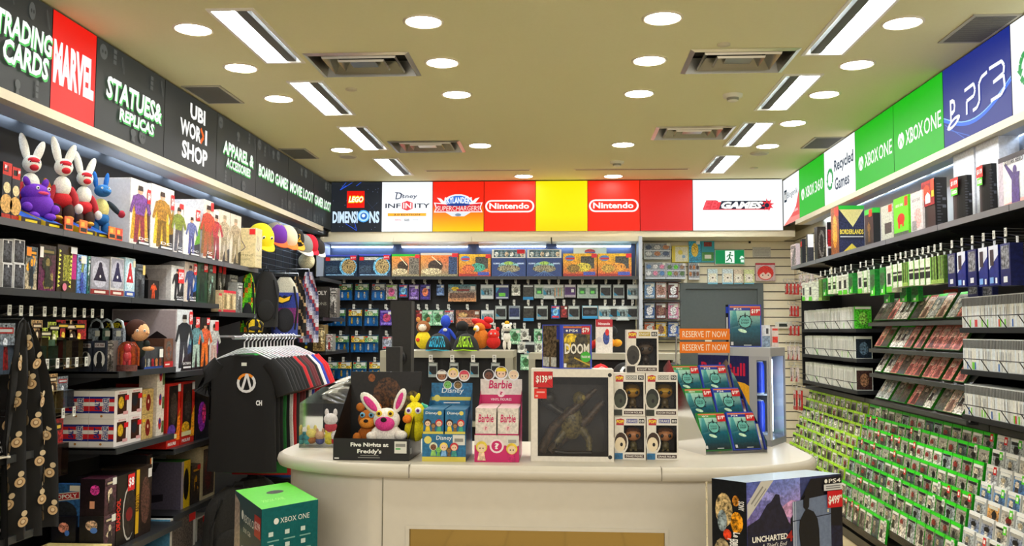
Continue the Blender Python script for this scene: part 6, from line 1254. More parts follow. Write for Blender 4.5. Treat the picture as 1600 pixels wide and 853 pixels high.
b = MB(); F = Face(b, (-W_/2+.006, -.021, .006), (W_-.012, 0, 0), (0, 0, H_-.012), 'lit_sign'); F.rect(0, 0, 1, 1, C('0c8048')); F.rect(.34, .05, .66, .95, C('e8f8ec'))
F.disc(.52, .8, .07, C('0c6a3c')); F.line([(.5, .72), (.49, .45)], .018, C('0c6a3c')); F.line([(.49, .45), (.56, .3), (.55, .12)], .014, C('0c6a3c')); F.line([(.49, .45), (.44, .28), (.37, .2)], .014, C('0c6a3c')); F.line([(.5, .68), (.43, .6), (.4, .48)], .011, C('0c6a3c')); F.line([(.5, .68), (.57, .58), (.62, .6)], .011, C('0c6a3c'))
F.poly([(.36, .04), (.5, .04), (.5, .08), (.36, .08)], C('0c6a3c')); F.line([(.86, .35), (.92, .55), (.97, .4)], .02, C('d8f0e0')); F.rect(.88, .1, .99, .3, C('d8f0e0')); b.obj('lit_face', e)
Sw(1176, 1204, 386, 402, 'grey paper notice taped to the slatwall', 'c0bfb4', lambda F: [F.rect(.1, .15+.14*j, .9, .19+.14*j, C('a0a098')) for j in range(5)], name='paper_notice', d=.002, cat='notice', group=None, y=YB-.024)
Sw(1170, 1173, 370, 380, 'short black bracket slot high on the slatwall', '181818', None, name='wall_bracket', d=.02, cat='bracket', group=None)
Sw(1212, 1238, 503, 513, 'white thermostat on the slatwall beside the door', 'dcdcd0', lambda F: (F.rect(.2, .25, .7, .75, C('2c3430')),), name='thermostat', d=.03, cat='thermostat', group=None)
# red accessory packs on the corner
RD = [pack_proto('red_pack', .07, .15, 'e0d8d0', 'c02828', lambda F: (F.rect(0, 0, 1, 1, C('e0d8d4', .2)), F.rect(.1, .5, .9, .8, C('c82430')), F.rect(.3, .2, .7, .6, C('202024')), F.rect(0, 0, 1, .18, C('c02028'))), solid=True, deep=.02),
      pack_proto('red_pack', .08, .16, 'e0d8d0', 'd8ccc8', lambda F: (F.rect(0, 0, 1, 1, C('dcd0cc', .2)), F.rect(.2, .25, .8, .8, C('e8e4e0')), F.poly([(0, 0), (1, 0), (1, .5)], C('c02028')), F.rect(.35, .3, .65, .7, C('3a3a3c'))), solid=True, deep=.02)]
n_ = 0
for row, (pt, xs_, k, s_) in enumerate(((427, (1252, 1262, 1270), 1, 1.0), (441, (1230, 1236, 1242, 1247, 1255), 0, .95), (476, (1237, 1242, 1247), 0, .9), (507, (1236, 1242, 1248), 0, .85), (538, (1234, 1241, 1248), 1, 1.1), (571, (1239, 1247), 1, 1.15), (605, (1244, 1252), 0, 1.7))):
    for px in xs_:
        p = onx(px, pt, 2.66); place(RD[k], (2.66, p.y, p.z), -math.pi/2, 'small red and white pack in the back right corner, %s row, %s' % (nth(row), nth(xs_.index(px))+' across'), 'hanging pack', 'red packs in the back right corner', (s_, 1, s_))
        q = peg((XR-.018, p.y, p.z), -math.pi/2, 'peg in the back right corner, %s row, %s across' % (nth(row), nth(xs_.index(px))), 'corner peg hooks', .9)
# ================================================================ SERVICE COUNTER
def outline(ins, n=14, yb=5.5):
    a, c = -1.275+ins, 1.08-ins; cy = 4.0; ry = .45-ins; cxl, cxr = -.60, .42; p = []
    for i in range(n+1): t = math.pi+math.pi/2*i/n; p.append((cxl+(cxl-a)*math.cos(t), cy+ry*math.sin(t)))
    for i in range(n+1): t = -math.pi/2+math.pi/2*i/n; p.append((cxr+(c-cxr)*math.cos(t), cy+ry*math.sin(t)))
    return [(a, yb)]+p+[(c, yb)]
CT = 1.07
cn = empty('service_counter', (0, 4.4, 0), 'white service counter with rounded ends in the middle of the shop', 'counter')
def Cn(mb, nm, lab=None):
    mb.v = [(x, y-4.4, z) for x, y, z in mb.v]; o = mb.obj(nm, cn)
    if lab: o['label'] = lab
    return o
inner = [(.45, 5.5), (.45, 4.35), (-.65, 4.35), (-.65, 5.5)]
b = MB(); prof = [(.03, CT-.055), (.008, CT-.05), (0, CT-.03), (.006, CT-.01), (.022, CT)]
rows = [[(x, y, z) for x, y in outline(i)] for i, z in prof]
b.grid(rows, WHITE, 'white_laminate', True)
b.face([(x, y, CT) for x, y in outline(.022)]+[(x, y, CT) for x, y in inner], WHITE, 'white_laminate')
b.face(([(x, y, CT-.055) for x, y in outline(.03)]+[(x, y, CT-.055) for x, y in inner])[::-1], WHITE, 'white_laminate')
for (x0, y0), (x1, y1) in zip(inner, inner[1:]): b.face([(x0, y0, CT-.055), (x1, y1, CT-.055), (x1, y1, CT), (x0, y0, CT)], WHITE, 'white_laminate')
for x in (-1.275, 1.08): s_ = .022 if x < 0 else -.022; b.face([(x+s_, 5.5, CT-.05), (-.65 if x < 0 else .45, 5.5, CT-.05), (-.65 if x < 0 else .45, 5.5, CT), (x+s_, 5.5, CT)], WHITE, 'white_laminate')
Cn(b, 'worktop')
b = MB()
for x in (-.615, .375): b.box(x-.0015, x+.0015, 3.5485, 3.60, CT-.05, CT+.0004, C('8a8478'))
Cn(b, 'worktop_seams')
ol = outline(.06); nf = 15
def panel(pts, nm, z0=.08, z1=CT-.055):
    b = MB(); b.grid([[(x, y, z0) for x, y in pts], [(x, y, z1) for x, y in pts]], WHITE, 'white_laminate', True)
    ins = [(x*.94+(-.1)*.06, y*.94+4.9*.06) for x, y in pts]
    b.grid([[(x, y, z1) for x, y in pts], [(x, y, z1) for x, y in ins]], WHITE, 'white_laminate'); return Cn(b, nm)
yF = 3.61
lp = [p for p in ol if p[0] < -.73]+[(-.735, yF+.012)]
rp = [(.56, yF+.006)]+[p for p in ol if p[0] > .565]
panel([(x, y) for x, y in lp], 'curved_panel'); panel(rp, 'curved_panel')
wx0, wx1, wz0, wz1 = -.635, .405, .16, .825
b = MB()
for x0, x1, z0, z1 in ((-.728, wx0, .08, CT-.055), (wx1, .552, .08, CT-.055), (wx0, wx1, wz1, CT-.055), (wx0, wx1, .08, wz0)): b.box(x0, x1, yF, yF+.04, z0, z1, WHITE, 'white_laminate')
Cn(b, 'front_panel')
b = MB(); t = .014
for x0, x1, z0, z1 in ((wx0, wx0+t, wz0, wz1), (wx1-t, wx1, wz0, wz1), (wx0+t, wx1-t, wz1-t, wz1), (wx0+t, wx1-t, wz0, wz0+t)): b.box(x0, x1, yF-.006, yF+.02, z0, z1, WHITE, 'white_laminate')
Cn(b, 'window_frame')
m, nt, N, Lk, bs_ = nodes('smoked_glass'); bs_.inputs['Base Color'].default_value = lin('a08850')+(1,); bs_.inputs['Metallic'].default_value = .85; bs_.inputs['Roughness'].default_value = .04; MATS['smoked_glass'] = m
b = MB(); b.box(wx0+t, wx1-t, yF+.012, yF+.018, wz0+t, wz1-t, WHITE, 'smoked_glass'); Cn(b, 'window_glass')
b = MB(); pts = outline(.12); b.prism([p for p in pts]+inner, 0, .08, C('2a2620')); Cn(b, 'toe_kick')
b = MB()
for (x0, y0), (x1, y1) in zip(inner, inner[1:]): b.face([(x0, y0, .08), (x1, y1, .08), (x1, y1, CT-.055), (x0, y0, CT-.055)], WHITE, 'white_laminate')
Cn(b, 'inner_panels')
# ---------------------------------------------------------------- goods on the counter
def onct(px, py): return onz(px, py, CT)
# clear bin of small soft toys
q = onct(467, 700); yb = q.y
e = empty('clear_bin', (q.x+.15, yb+.2, CT+.001), 'clear plastic bin of small soft toys at the left end of the counter', 'bin')
b = MB(); W_, D_, H_ = .30, .40, .20
for pts in ([(-.15, -.2, 0), (.15, -.2, 0), (.15, -.2, H_), (-.15, -.2, H_)], [(-.15, .2, 0), (-.15, -.2, 0), (-.15, -.2, H_), (-.15, .2, H_+.05)], [(.15, -.2, 0), (.15, .2, 0), (.15, .2, H_+.05), (.15, -.2, H_)], [(.15, .2, 0), (-.15, .2, 0), (-.15, .2, H_+.05), (.15, .2, H_+.05)]): b.face(pts, C('dfe4e4'), 'clear_plastic')
b.obj('wall', e)
b = MB(); b.face([(-.15, -.2, 0), (-.15, .2, 0), (.15, .2, 0), (.15, -.2, 0)][::-1], C('e8ece8'), 'clear_plastic'); b.obj('floor_panel', e)
b = MB(); b.face([(-.152, -.202, H_), (.152, -.202, H_), (.152, .202, H_+.05), (-.152, .202, H_+.05)], C('f0f4f4'), 'clear_plastic')
for k in range(3):
    y0 = -.05+.1*k; b.grid([[(-.1+.22*i/6, y0+.08*j/5, H_+.03+.04*math.sin(math.pi*i/6)*math.sin(math.pi*j/5)+.02*k) for i in range(7)] for j in range(6)], C('ffffff'), 'clear_plastic')
b.obj('lid', e)
for px, py, lb_, c1, c2, s_ in ((487, 683, 'small cream and brown soft toy in the clear bin', 'e0d070', 'a86a30', .8), (517, 665, 'small white soft toy with red body in the clear bin', 'e8e0e0', 'c03040', 1.0), (500, 690, 'small blue and tan soft toy low in the clear bin', 'c8a080', '4a5088', .7), (514, 690, 'small yellow soft toy low in the clear bin', 'e0d040', 'd8c838', .65), (480, 692, 'small teal soft toy at the bin corner', '3a8a90', '50a8a0', .55), (524, 694, 'small red and white striped toy in the clear bin', 'e0d8d8', 'c82838', .7)):
    p = ony(px, py, yb+.07+.02*s_); soft('small_soft_toy', (p.x, p.y, max(CT+.006, p.z-.03)), lb_, [('body', (0, 0, .025), (.03, .026, .025), c2), ('head', (0, -.005, .06), (.033, .03, .028), c1), ('ear', (-.02, 0, .09), (.01, .008, .018), c1), ('ear', (.02, 0, .09), (.01, .008, .018), c1)], 0, s_, 'soft toy', 'small soft toys in the clear bin')
# black display tray of plush
a = onct(523, 717); c = onct(637, 722); yt = (a.y+c.y)/2
e = empty('display_tray', ((a.x+c.x)/2, yt, CT), 'black card display tray holding three plush animals on the counter', 'display tray', rz=-.03); hw = (c.x-a.x)/2; dp = .26; k = C('141210')
hf, hb = .088, .30
b = MB(); b.box(-hw, hw, 0, .004, 0, hf, k, 'gloss_print'); F = faceof(b, -hw, hw, 0, 0, 0, hf, 'front', 'gloss_print'); F.text('Five Nights at', .48, .70, .5, .24, WHITE, .03); F.text("Freddy's", .48, .40, .32, .26, WHITE, .03); F.rect(.36, .22, .6, .245, C('8a8a84')); F.rect(.33, .12, .62, .15, C('8a8a84')); F.rect(.02, .06, .08, .12, C('d8d8d4')); b.obj('front_panel', e)
b = MB(); F = Face(b, (hw*.62, -.002, hf*.35), (hw*.32, 0, 0), (0, 0, hf*.55)); F.rect(0, 0, 1, 1, C('dcdcd4')); F.rect(.1, .3, .5, .45, C('6ab070')); F.rect(.1, .55, .9, .8, C('8a8a86')); b.obj('price_sticker', e)['label'] = 'white price label'
for s_ in (-1, 1):
    b = MB(); pts = [(s_*hw, 0, 0), (s_*hw, dp, 0), (s_*hw, dp, hb), (s_*hw, 0, hf)]; b.face(pts if s_ > 0 else pts[::-1], k, 'gloss_print'); b.face([(s_*(hw-.003), y, z) for _, y, z in (pts[::-1] if s_ > 0 else pts)], C('2a1c12', .4), 'gloss_print')
    if s_ > 0: F = Face(b, (hw, 0, 0), (0, dp, 0), (0, 0, hb)); F.rect(.1, .08, .2, .16, C('d8d8d4')); F.text('Five', .62, .5, .3, .08, C('d8d8d4'), .02)
    b.obj('side_panel', e)
b = MB(); b.box(-hw, hw, dp-.004, dp, 0, hb+.05, k, 'gloss_print'); F = Face(b, (-hw, dp-.004, hb-.13), (2*hw, 0, 0), (0, 0, .18), 'gloss_print'); F.rect(0, 0, 1, 1, C('14110e', .3)); F.ell(.52, .45, .2, .42, C('4a2c14', 1.)); F.ell(.72, .25, .16, .2, C('5a3818', .9)); F.ell(.3, .85, .05, .1, C('8a4c18', .5)); F.ell(.88, .3, .1, .25, C('6a5a20', .8)); b.obj('back_panel', e)
b = MB(); b.box(-hw, hw, 0, dp, 0, .003, k); b.box(-hw+.006, hw-.006, .01, dp-.01, .003, .05, C('201812')); b.obj('floor_panel', e)
def bust(nm, px, py, y, lb_, parts, s=1.): p = ony(px, py, y); return soft(nm, p, lb_, parts, 0, s, 'soft toy', 'plush animals in the black tray')
Y0 = yt+.09
bust('bear_plush', 576, 675, Y0+.06, 'brown bear plush with round ears, leftmost in the black tray', [('body', (0, 0, -.01), (.045, .035, .04), 'a85c18'), ('head', (0, 0, .05), (.045, .04, .042), 'b8681c'), ('muzzle', (0, -.035, .04), (.032, .02, .022), 'd8882c'), ('ear', (-.035, 0, .1), (.018, .012, .018), 'b8681c'), ('ear', (.035, 0, .1), (.018, .012, .018), 'b8681c'), ('nose', (0, -.055, .05), (.01, .006, .007), '181010'), ('paw', (-.04, -.035, -.02), (.018, .016, .022), 'b8681c')]+eyes(.018, -.037, .072, .011, '181818', '6ab0d8'), 1.05)
bust('rabbit_plush', 604, 672, Y0, 'white plush with pink face and tall pink-lined ears in the black tray', [('body', (0, 0, -.015), (.062, .04, .04), 'ece8e0'), ('head', (0, 0, .04), (.052, .045, .045), 'ece8e0'), ('muzzle', (0, -.035, .028), (.038, .024, .028), 'd83c90'), ('ear', (-.062, 0, .1), (.026, .012, .055), 'ece8e0', -.75), ('ear_lining', (-.062, -.01, .1), (.014, .006, .038), 'd83c90', -.75), ('ear', (.05, 0, .112), (.02, .012, .05), 'ece8e0', .35), ('ear_lining', (.05, -.01, .112), (.01, .006, .034), 'd83c90', .35), ('nose', (0, -.06, .045), (.012, .007, .009), '181010'), ('paw', (-.05, -.03, -.02), (.022, .018, .018), 'ece8e0'), ('paw', (.06, -.03, -.015), (.026, .018, .018), 'ece8e0')]+eyes(.022, -.036, .066, .012, '3a2000', 'f0d040'), 1.1)
bust('bird_plush', 648, 668, Y0+.05, 'yellow bird plush with orange beak, rightmost in the black tray', [('body', (0, 0, -.01), (.045, .04, .05), 'e8d818'), ('head', (0, 0, .06), (.045, .042, .05), 'ecdc1c'), ('beak', (-.025, -.042, .04), (.02, .02, .018), 'f0801c'), ('crest', (.01, 0, .125), (.01, .01, .022), 'ecdc1c', .4), ('crest', (-.01, 0, .12), (.01, .01, .018), 'ecdc1c', -.5), ('wing', (.045, -.01, .0), (.012, .02, .035), 'e8d818', .2)]+eyes(.02, -.038, .075, .014, '5a2a8a'), 1.0)
# blind-box displays
def head_cut(F, u, v, r, skin, hair, hat=None):
    k_ = F.h/F.w
    F.disc(u, v, r*1.25, C('e8e8ec')); F.disc(u, v+r*.12, r*1.05, C(hair, .2)); F.ell(u, v-r*.1, r*.82*k_, r*.8, C(skin)); F.ell(u-r*.35*k_, v-r*.15, r*.1*k_, r*.16, C('1a1210')); F.ell(u+r*.35*k_, v-r*.15, r*.1*k_, r*.16, C('1a1210'))
    if hat: F.poly([(u-r*1.0*k_, v+r*.3), (u+r*1.0*k_, v+r*.3), (u+r*.7*k_, v+r*.95), (u-r*.7*k_, v+r*.95)], C(hat))
def minidoll(F, u, v0, h, skin, hair, dress):
    k_ = F.h/F.w; F.poly([(u-.22*h*k_, v0), (u+.22*h*k_, v0), (u+.12*h*k_, v0+.5*h), (u-.12*h*k_, v0+.5*h)], C(dress, .3)); F.disc(u, v0+.7*h, .3*h, C(hair, .2)); F.ell(u, v0+.64*h, .22*h*k_, .22*h, C(skin)); F.ell(u-.08*h*k_, v0+.63*h, .03*h*k_, .04*h, C('1a1210')); F.ell(u+.08*h*k_, v0+.63*h, .03*h*k_, .04*h, C('1a1210'))
def blind(px0, px1, base_t, box_t, hdr_t, head_t, pb, label, col, stripe, word, wc, group, fr):
    a = onct(px0, pb); c = onct(px1, pb); y = (a.y+c.y)/2; hw = (c.x-a.x)/2; g = lambda py: ony((px0+px1)/2, py, y).z-CT
    h1, h2 = g(base_t), g(box_t); dp = .25
    e = empty('display_tray', ((a.x+c.x)/2, y, CT), label, 'display tray'); b = MB()
    b.box(-hw, hw, 0, .003, 0, h1, C(col, .25), 'gloss_print'); F = faceof(b, -hw, hw, 0, 0, 0, h1, 'front', 'gloss_print'); fr(F); b.obj('front_panel', e)
    for s_ in (-1, 1):
        b = MB(); pts = [(s_*hw, 0, 0), (s_*hw, dp, 0), (s_*hw, dp, h2+.06), (s_*hw, 0, h1)]; b.face(pts if s_ > 0 else pts[::-1], C(col, .25), 'gloss_print'); b.face([(s_*(hw-.002), y_, z) for _, y_, z in (pts[::-1] if s_ > 0 else pts)], C(col), 'gloss_print'); b.obj('side_panel', e)
    yh = y+dp; h3 = ony((px0+px1)/2, hdr_t, yh).z-CT; h4 = ony((px0+px1)/2, head_t, yh).z-CT
    b = MB(); b.box(-hw, hw, dp-.003, dp, 0, h3, C(col, .25), 'gloss_print'); F = Face(b, (-hw, dp-.003, h2), (2*hw, 0, 0), (0, 0, h3-h2), 'gloss_print')
    if stripe == 'y': F.rect(0, 0, 1, 1, C(col, .3)); F.rect(0, .2, 1, .36, C('d8c850')); F.disc(.14, .3, .15, C('e8d868')); F.text(word, .52, .62, .54, .3, C(wc), .01, .1); F.rect(.3, .07, .7, .12, C('dce0e8'))
    else: F.rect(0, 0, 1, 1, C('dcd4cc', .1)); F.rect(0, 0, 1, .36, C('c01c60')); F.disc(.5, .42, .16, C('ecd8d8')); F.text('?', .5, .42, .08, .14, C('c01c60'), .03); F.text(word, .48, .78, .56, .34, C(wc), .02, .15); F.text('VINYL FIGURES', .5, .17, .5, .1, C('f0e0e8'), .01)
    b.obj('header_card', e)
    b = MB(); F = Face(b, (-hw, dp-.004, h3-.03), (2*hw, 0, 0), (0, 0, h4-h3+.03), 'gloss_print')
    if stripe == 'y':
        for u, v, r, s1, hr, ht in ((.25, .6, .2, 'a06a48', '302018', 'e8e4dc'), (.53, .7, .2, 'ecc8a8', 'e8d060', None), (.8, .6, .2, 'ecc8a8', 'c03838', 'd84058'), (.4, .2, .15, '7ac060', '6ab050', None), (.65, .2, .15, '8a6a38', '5a4020', None)): head_cut(F, u, v, r, s1, hr, ht)
    else:
        for u, v, r, s1, hr, ht in ((.2, .5, .22, '6a3c28', '201410', None), (.5, .6, .25, 'ecc8a8', '5a3418', 'ecd028'), (.8, .5, .2, 'ecd0b0', 'e8d8a0', 'e8c8a8')): head_cut(F, u, v, r, s1, hr, ht)
    b.obj('cut_out_heads', e)
    n = 0
    for c_ in range(2):
        for r_ in range(4):
            x0 = -hw+.003+c_*hw; bw = hw-.006; z0 = h1*.35; hgt = h2-h1*.35
            lb_ = '%s small boxed figure, %s column, %s from the front of the tray' % (group, ('left', 'right')[c_], nth(r_))
            ee = empty('blind_box', (e.location.x+x0+bw/2, y+.006+r_*.06, CT+z0), lb_, 'small box', group+' small boxes'); b = MB(); b.box(-bw/2, bw/2, 0, .056, 0, hgt, C(col if stripe == 'y' else 'dcd4cc', .2), 'gloss_print', top=C(col if stripe == 'y' else 'e8c8cc'))
            if r_ == 0:
                F = Face(b, (-bw/2, 0, h1*.65), (bw, 0, 0), (0, 0, hgt-h1*.65), 'gloss_print')
                if stripe == 'y': F.text(word, .4, .84, .6, .14, C(wc), .01, .1); F.disc(.8, .85, .09, C('e0d060')); minidoll(F, .22, .1, .5, 'ecc8a8', '3a2010', 'e8c828'); minidoll(F, .5, .1, .34, 'a88050', '5a4020', '806030'); minidoll(F, .78, .1, .5, 'ecc8a8', 'c82020', '3a9a80'); F.rect(0, 0, 1, .1, C('d8c850'))
                else: F.text(word, .5, .62, .74, .3, C(wc), .02, .15); F.disc(.5, .25, .1, C('e8c8c8')); F.text('?', .5, .25, .08, .12, C('c01c60'), .02); F.rect(0, 0, 1, .05, C('c01c60'))
            b.obj('carton', ee)
    return e
def fr_d(F):
    F.rect(0, 0, 1, 1, C('1c6a98', .25)); F.rect(0, 0, 1, .17, C('d8c850')); F.disc(.13, .78, .14, C('e0d468')); F.text('Disney', .5, .84, .36, .2, C('e8f0f4'), .01, .1); F.rect(.7, .6, .98, .97, C('dcdcd4')); F.rect(.74, .72, .94, .84, C('8a8a86'))
    for u, s1, hr, dr in ((.26, '7a4a30', 'd8e0c0', '8ac060'), (.38, '7ac060', '6ab050', '6ab050'), (.5, 'ecc8a8', 'e8d060', '7ab0e0'), (.62, '8a6a38', '5a4020', '6a5030'), (.74, 'ecc8a8', 'c82838', '3a9a90')): minidoll(F, u, .2, .5 if hr not in ('6ab050', '5a4020') else .32, s1, hr, dr)
def fr_b(F):
    F.rect(0, 0, 1, 1, C('dcd4cc', .1)); F.rect(0, 0, 1, .62, C('c81c68')); F.disc(.5, .6, .27, C('f0e0e4')); F.disc(.5, .6, .2, C('c81c68')); F.text('?', .5, .6, .1, .24, C('f4e8ec'), .04); F.rect(.72, .6, .98, .97, C('dcdcd4')); F.rect(.76, .72, .94, .84, C('a0a09c'))
    minidoll(F, .16, .06, .72, 'ecd0a8', 'e8d048', 'ecc8a8'); minidoll(F, .84, .02, .7, 'ecd0a8', 'e8c838', 'c81c68')
blind(659, 728, 678, 640, 598, 572, 721, 'blue display tray of small boxed figures with a yellow stripe', '1c6a98', 'y', 'Disney', 'e8f0f4', 'blue', fr_d)
blind(741, 811, 680, 638, 592, 569, 722, 'pink and grey display tray of small boxed figures', 'c81c68', 'p', 'Barbie', 'c81c60', 'pink and grey', fr_b)
# window cartons
def wcarton(e, W_, H_, D_, op, col, inner, frame_art=None, m='gloss_print', win='clear_plastic', side=None, nm='carton'):
    u0, v0, u1, v1 = op; b = MB(); c = C(col, .05)
    X = [-W_/2, -W_/2+u0*W_, -W_/2+u1*W_, W_/2]; Z = [0, v0*H_, v1*H_, H_]
    for i in range(3):
        for j in range(3):
            if i == 1 and j == 1: continue
            b.face([(X[i], 0, Z[j]), (X[i+1], 0, Z[j]), (X[i+1], 0, Z[j+1]), (X[i], 0, Z[j+1])], c, m)
    b.box(-W_/2, W_/2, 0, D_, 0, H_, c, m, front=None, **({'left': side} if side else {}))
    i_ = C(inner, .3); x0, x1, z0, z1 = X[1], X[2], Z[1], Z[2]; d = D_-.006
    b.face([(x0, d, z0), (x1, d, z0), (x1, d, z1), (x0, d, z1)], i_); b.face([(x0, 0, z0), (x1, 0, z0), (x1, d, z0), (x0, d, z0)], i_); b.face([(x0, 0, z1), (x0, d, z1), (x1, d, z1), (x1, 0, z1)], i_)
    b.face([(x0, 0, z0), (x0, d, z0), (x0, d, z1), (x0, 0, z1)], i_); b.face([(x1, 0, z0), (x1, 0, z1), (x1, d, z1), (x1, d, z0)], i_)
    if frame_art: frame_art(Face(b, (-W_/2, 0, 0), (W_, 0, 0), (0, 0, H_), m))
    b.obj(nm, e); w_ = MB(); w_.face([(x0, -.001, z0), (x1, -.001, z0), (x1, -.001, z1), (x0, -.001, z1)], WHITE, win); w_.obj('window', e); return (x0, x1, z0, z1)
a = onct(829, 721); c = onct(959, 721); y = (a.y+c.y)/2; zt_ = ony(890, 577, y).z-CT; Wb = c.x-a.x
e = empty('large_figure_box', ((a.x+c.x)/2, y, CT), 'large white window box with a folded dark model, centre of the counter', 'figure box')
wcarton(e, Wb, zt_, .16, (.085, .055, .935, .915), 'e4dfd4', '2c2622', lambda F: (F.disc(.955, .94, .022, C('1a1a1a')), F.disc(.955, .05, .022, C('1a1a1a')), F.rect(.0, 0, .006, 1, C('b8b4a8'))), win='dim_window', side=C('5a8ab8', .3))
b = MB(); F = Face(b, (-Wb/2+.012, -.0015, zt_*.80), (Wb*.23, 0, 0), (0, 0, zt_*.175)); F.rect(0, 0, 1, 1, C('cc1420')); F.line([(0, 1), (.5, .5), (1, 1)], .0015, C('7a0c14')); F.line([(0, 0), (.5, .5), (1, 0)], .0015, C('7a0c14')); F.text('$139', .42, .5, .6, .5, WHITE, .03); F.text('.99', .84, .62, .24, .26, WHITE, .03); b.obj('price_sticker', e)['label'] = 'red price sticker reading $139.99'
b = MB(); F = Face(b, (-Wb/2+.014, -.0015, zt_*.68), (Wb*.15, 0, 0), (0, 0, zt_*.11)); F.rect(0, 0, 1, 1, C('e02418')); F.rect(.2, .55, .85, .7, C('f0b0a8')); F.rect(.1, .15, .3, .35, C('f0b0a8')); b.obj('price_sticker', e)['label'] = 'small red sticker'
b = MB(); br, ol_, gr = C('4c3a2a', .7), C('6a6038', .7), C('2c2a28', .6)
b.ell((0, .07, .15), (.05, .03, .07), ol_, 'gloss_print'); b.ell((.03, .06, .25), (.028, .022, .03), ol_, 'gloss_print'); b.ell((.045, .05, .255), (.012, .01, .012), C('b0a050'), 'gloss_print')
b.tube([(-.13, .08, .03), (-.08, .07, .13), (0, .06, .20), (.10, .06, .29)], [.022, .02, .02, .01], br, 'gloss_print', 8); b.tube([(-.09, .09, .03), (-.02, .08, .10), (.06, .07, .16), (.13, .07, .24)], [.02, .022, .02, .012], br, 'gloss_print', 8)
b.tube([(-.12, .09, .24), (-.06, .08, .2), (0, .07, .17)], [.02, .016, .018], gr, 'gloss_print', 8); b.ell((-.1, .08, .25), (.035, .02, .03), gr, 'gloss_print'); b.tube([(.04, .07, .13), (.07, .06, .08), (.07, .05, .035)], [.02, .016, .014], ol_, 'gloss_print', 8); b.tube([(-.03, .07, .11), (-.06, .06, .07), (-.07, .05, .035)], [.02, .016, .014], ol_, 'gloss_print', 8)
b.tube([(-.07, .04, .035), (-.02, .03, .03), (.08, .03, .032)], .01, C('1c1a18'), 'gloss_print'); b.obj('figure', e)
b = MB(); b.grid([[(-.13+.26*i/9, .03+.012*math.sin(i*1.7+j), .03+.28*j/8) for i in range(10)] for j in range(9)], C('d8c8b0'), 'clear_plastic'); b.obj('inner_blister', e)
def bighead(e, W_, H_, skin, hair, body, mask=None):
    b = MB(); b.ell((W_*.12, .045, H_*.56), (W_*.26, .03, H_*.15), C(skin), 'gloss_print'); b.obj('figure_head', e)
    b = MB(); b.ell((W_*.12, .052, H_*.62), (W_*.275, .032, H_*.13), C(hair), 'gloss_print')
    if mask: b.ell((W_*.12, .036, H_*.58), (W_*.22, .026, H_*.07), C(mask), 'gloss_print')
    b.obj('figure_hair', e)
    b = MB(); 
    for s_ in (-1, 1): b.ell((W_*(.12+.12*s_), .0155, H_*.55), (.0065, .003, .008), C('0a0a0a'), 'gloss_print', 8, 6)
    b.obj('figure_eyes', e)
    b = MB(); b.ell((W_*.12, .045, H_*.31), (W_*.13, .02, H_*.11), C(body, .5), 'gloss_print', 10, 6); b.ell((W_*.04, .045, H_*.2), (W_*.06, .018, H_*.06), C(body, .4), 'gloss_print', 8, 5); b.ell((W_*.2, .045, H_*.2), (W_*.06, .018, H_*.06), C(body, .4), 'gloss_print', 8, 5); b.obj('figure_body', e)
def popart(word, num, band, fc, hr, cl):
    def f(F):
        F.rect(.02, .82, .98, .98, C('e8e4dc')); F.poly([(.06, .8), (.3, .8), (.32, .93), (.2, .96), (.05, .93)], C('b82838')); F.text('POP!', .18, .885, .24, .08, C('f0d030'), .06, .15)
        F.rect(.38, .85, .74, .95, C(band)); F.text(word, .56, .9, .32, .06, C('f0f0e8'), .0); F.rect(.78, .85, .96, .95, C('1a1a1a')); F.text(str(num), .87, .9, .14, .06, WHITE, .0)
        F.rect(.24, .02, .96, .17, C('e8e4dc')); F.rect(.32, .05, .94, .13, C('3a1c1c')); F.text(word+' FIGURE', .63, .09, .54, .045, C('f4f0e8'), .01)
        F.ell(.2, .4, .24, .26, C('e4dfd4')); F.ell(.2, .42, .2, .22, C(hr)); F.ell(.18, .36, .17, .17, C(fc)); F.ell(.22, .36, .045, .045, C('141010')); F.rect(.0, .02, .26, .16, C(cl, .3))
    return f
def popbox(px0, px1, pt, pb, z0, label, spec, rz=0., D_=.09, y=None):
    a = ony(px0, pb, y) if y else onct(px0, pb); c = ony(px1, pt, y or a.y); W_ = c.x-a.x; yy = y or a.y; H_ = ony((px0+px1)/2, pt, yy).z-z0
    e = empty('figure_box', ((a.x+c.x)/2, yy, z0), label, 'figure box', 'big-headed figure boxes on the counter', rz)
    art, sk, hr, bd, mk, inn = spec; wcarton(e, W_-.002, H_, D_, (.3, .18, .95, .8), 'e4dfd4', inn, art); bighead(e, W_, H_, sk, hr, bd, mk); return e, H_
S1 = (popart('DOOM', 90, '8a8a84', '3a4034', '20241c', '2c3028'), 'a87828', '5a4418', '5a4a2c', 'c89a30', '34281c'); S2 = (popart('DRAKE', 88, '5a5a98', 'e8d8b8', '3a2414', '2a6a98'), 'b87848', '5a3418', '5a5030', None, '342c24')
yP = onct(1010, 719).y
eA, hA = popbox(960, 1009, 651, 719, CT, 'boxed big-headed figure with dark hair, lower left of four', S2, y=yP); popbox(1010.5, 1060, 651, 719, CT, 'boxed big-headed figure with dark hair, lower right of four', S2, y=yP)
popbox(959, 1008, 583, 651, CT+hA+.001, 'boxed big-headed helmeted figure, upper left of four', S1, y=yP); eB, hB = popbox(1009, 1059, 583, 651, CT+hA+.001, 'boxed big-headed helmeted figure, upper right of four', S1, y=yP)
S3 = (popart('KNIGHT', 85, 'b8a030', '2c2824', '3a3630', '2c2824'), '5a4a3c', '2c2420', '3a302a', None, '24201c')
popbox(979, 1029, 515, 581, CT+2*hA+.002, 'boxed dark knight figure standing on top of the figure boxes', S3, 0, .09, yP+.005)
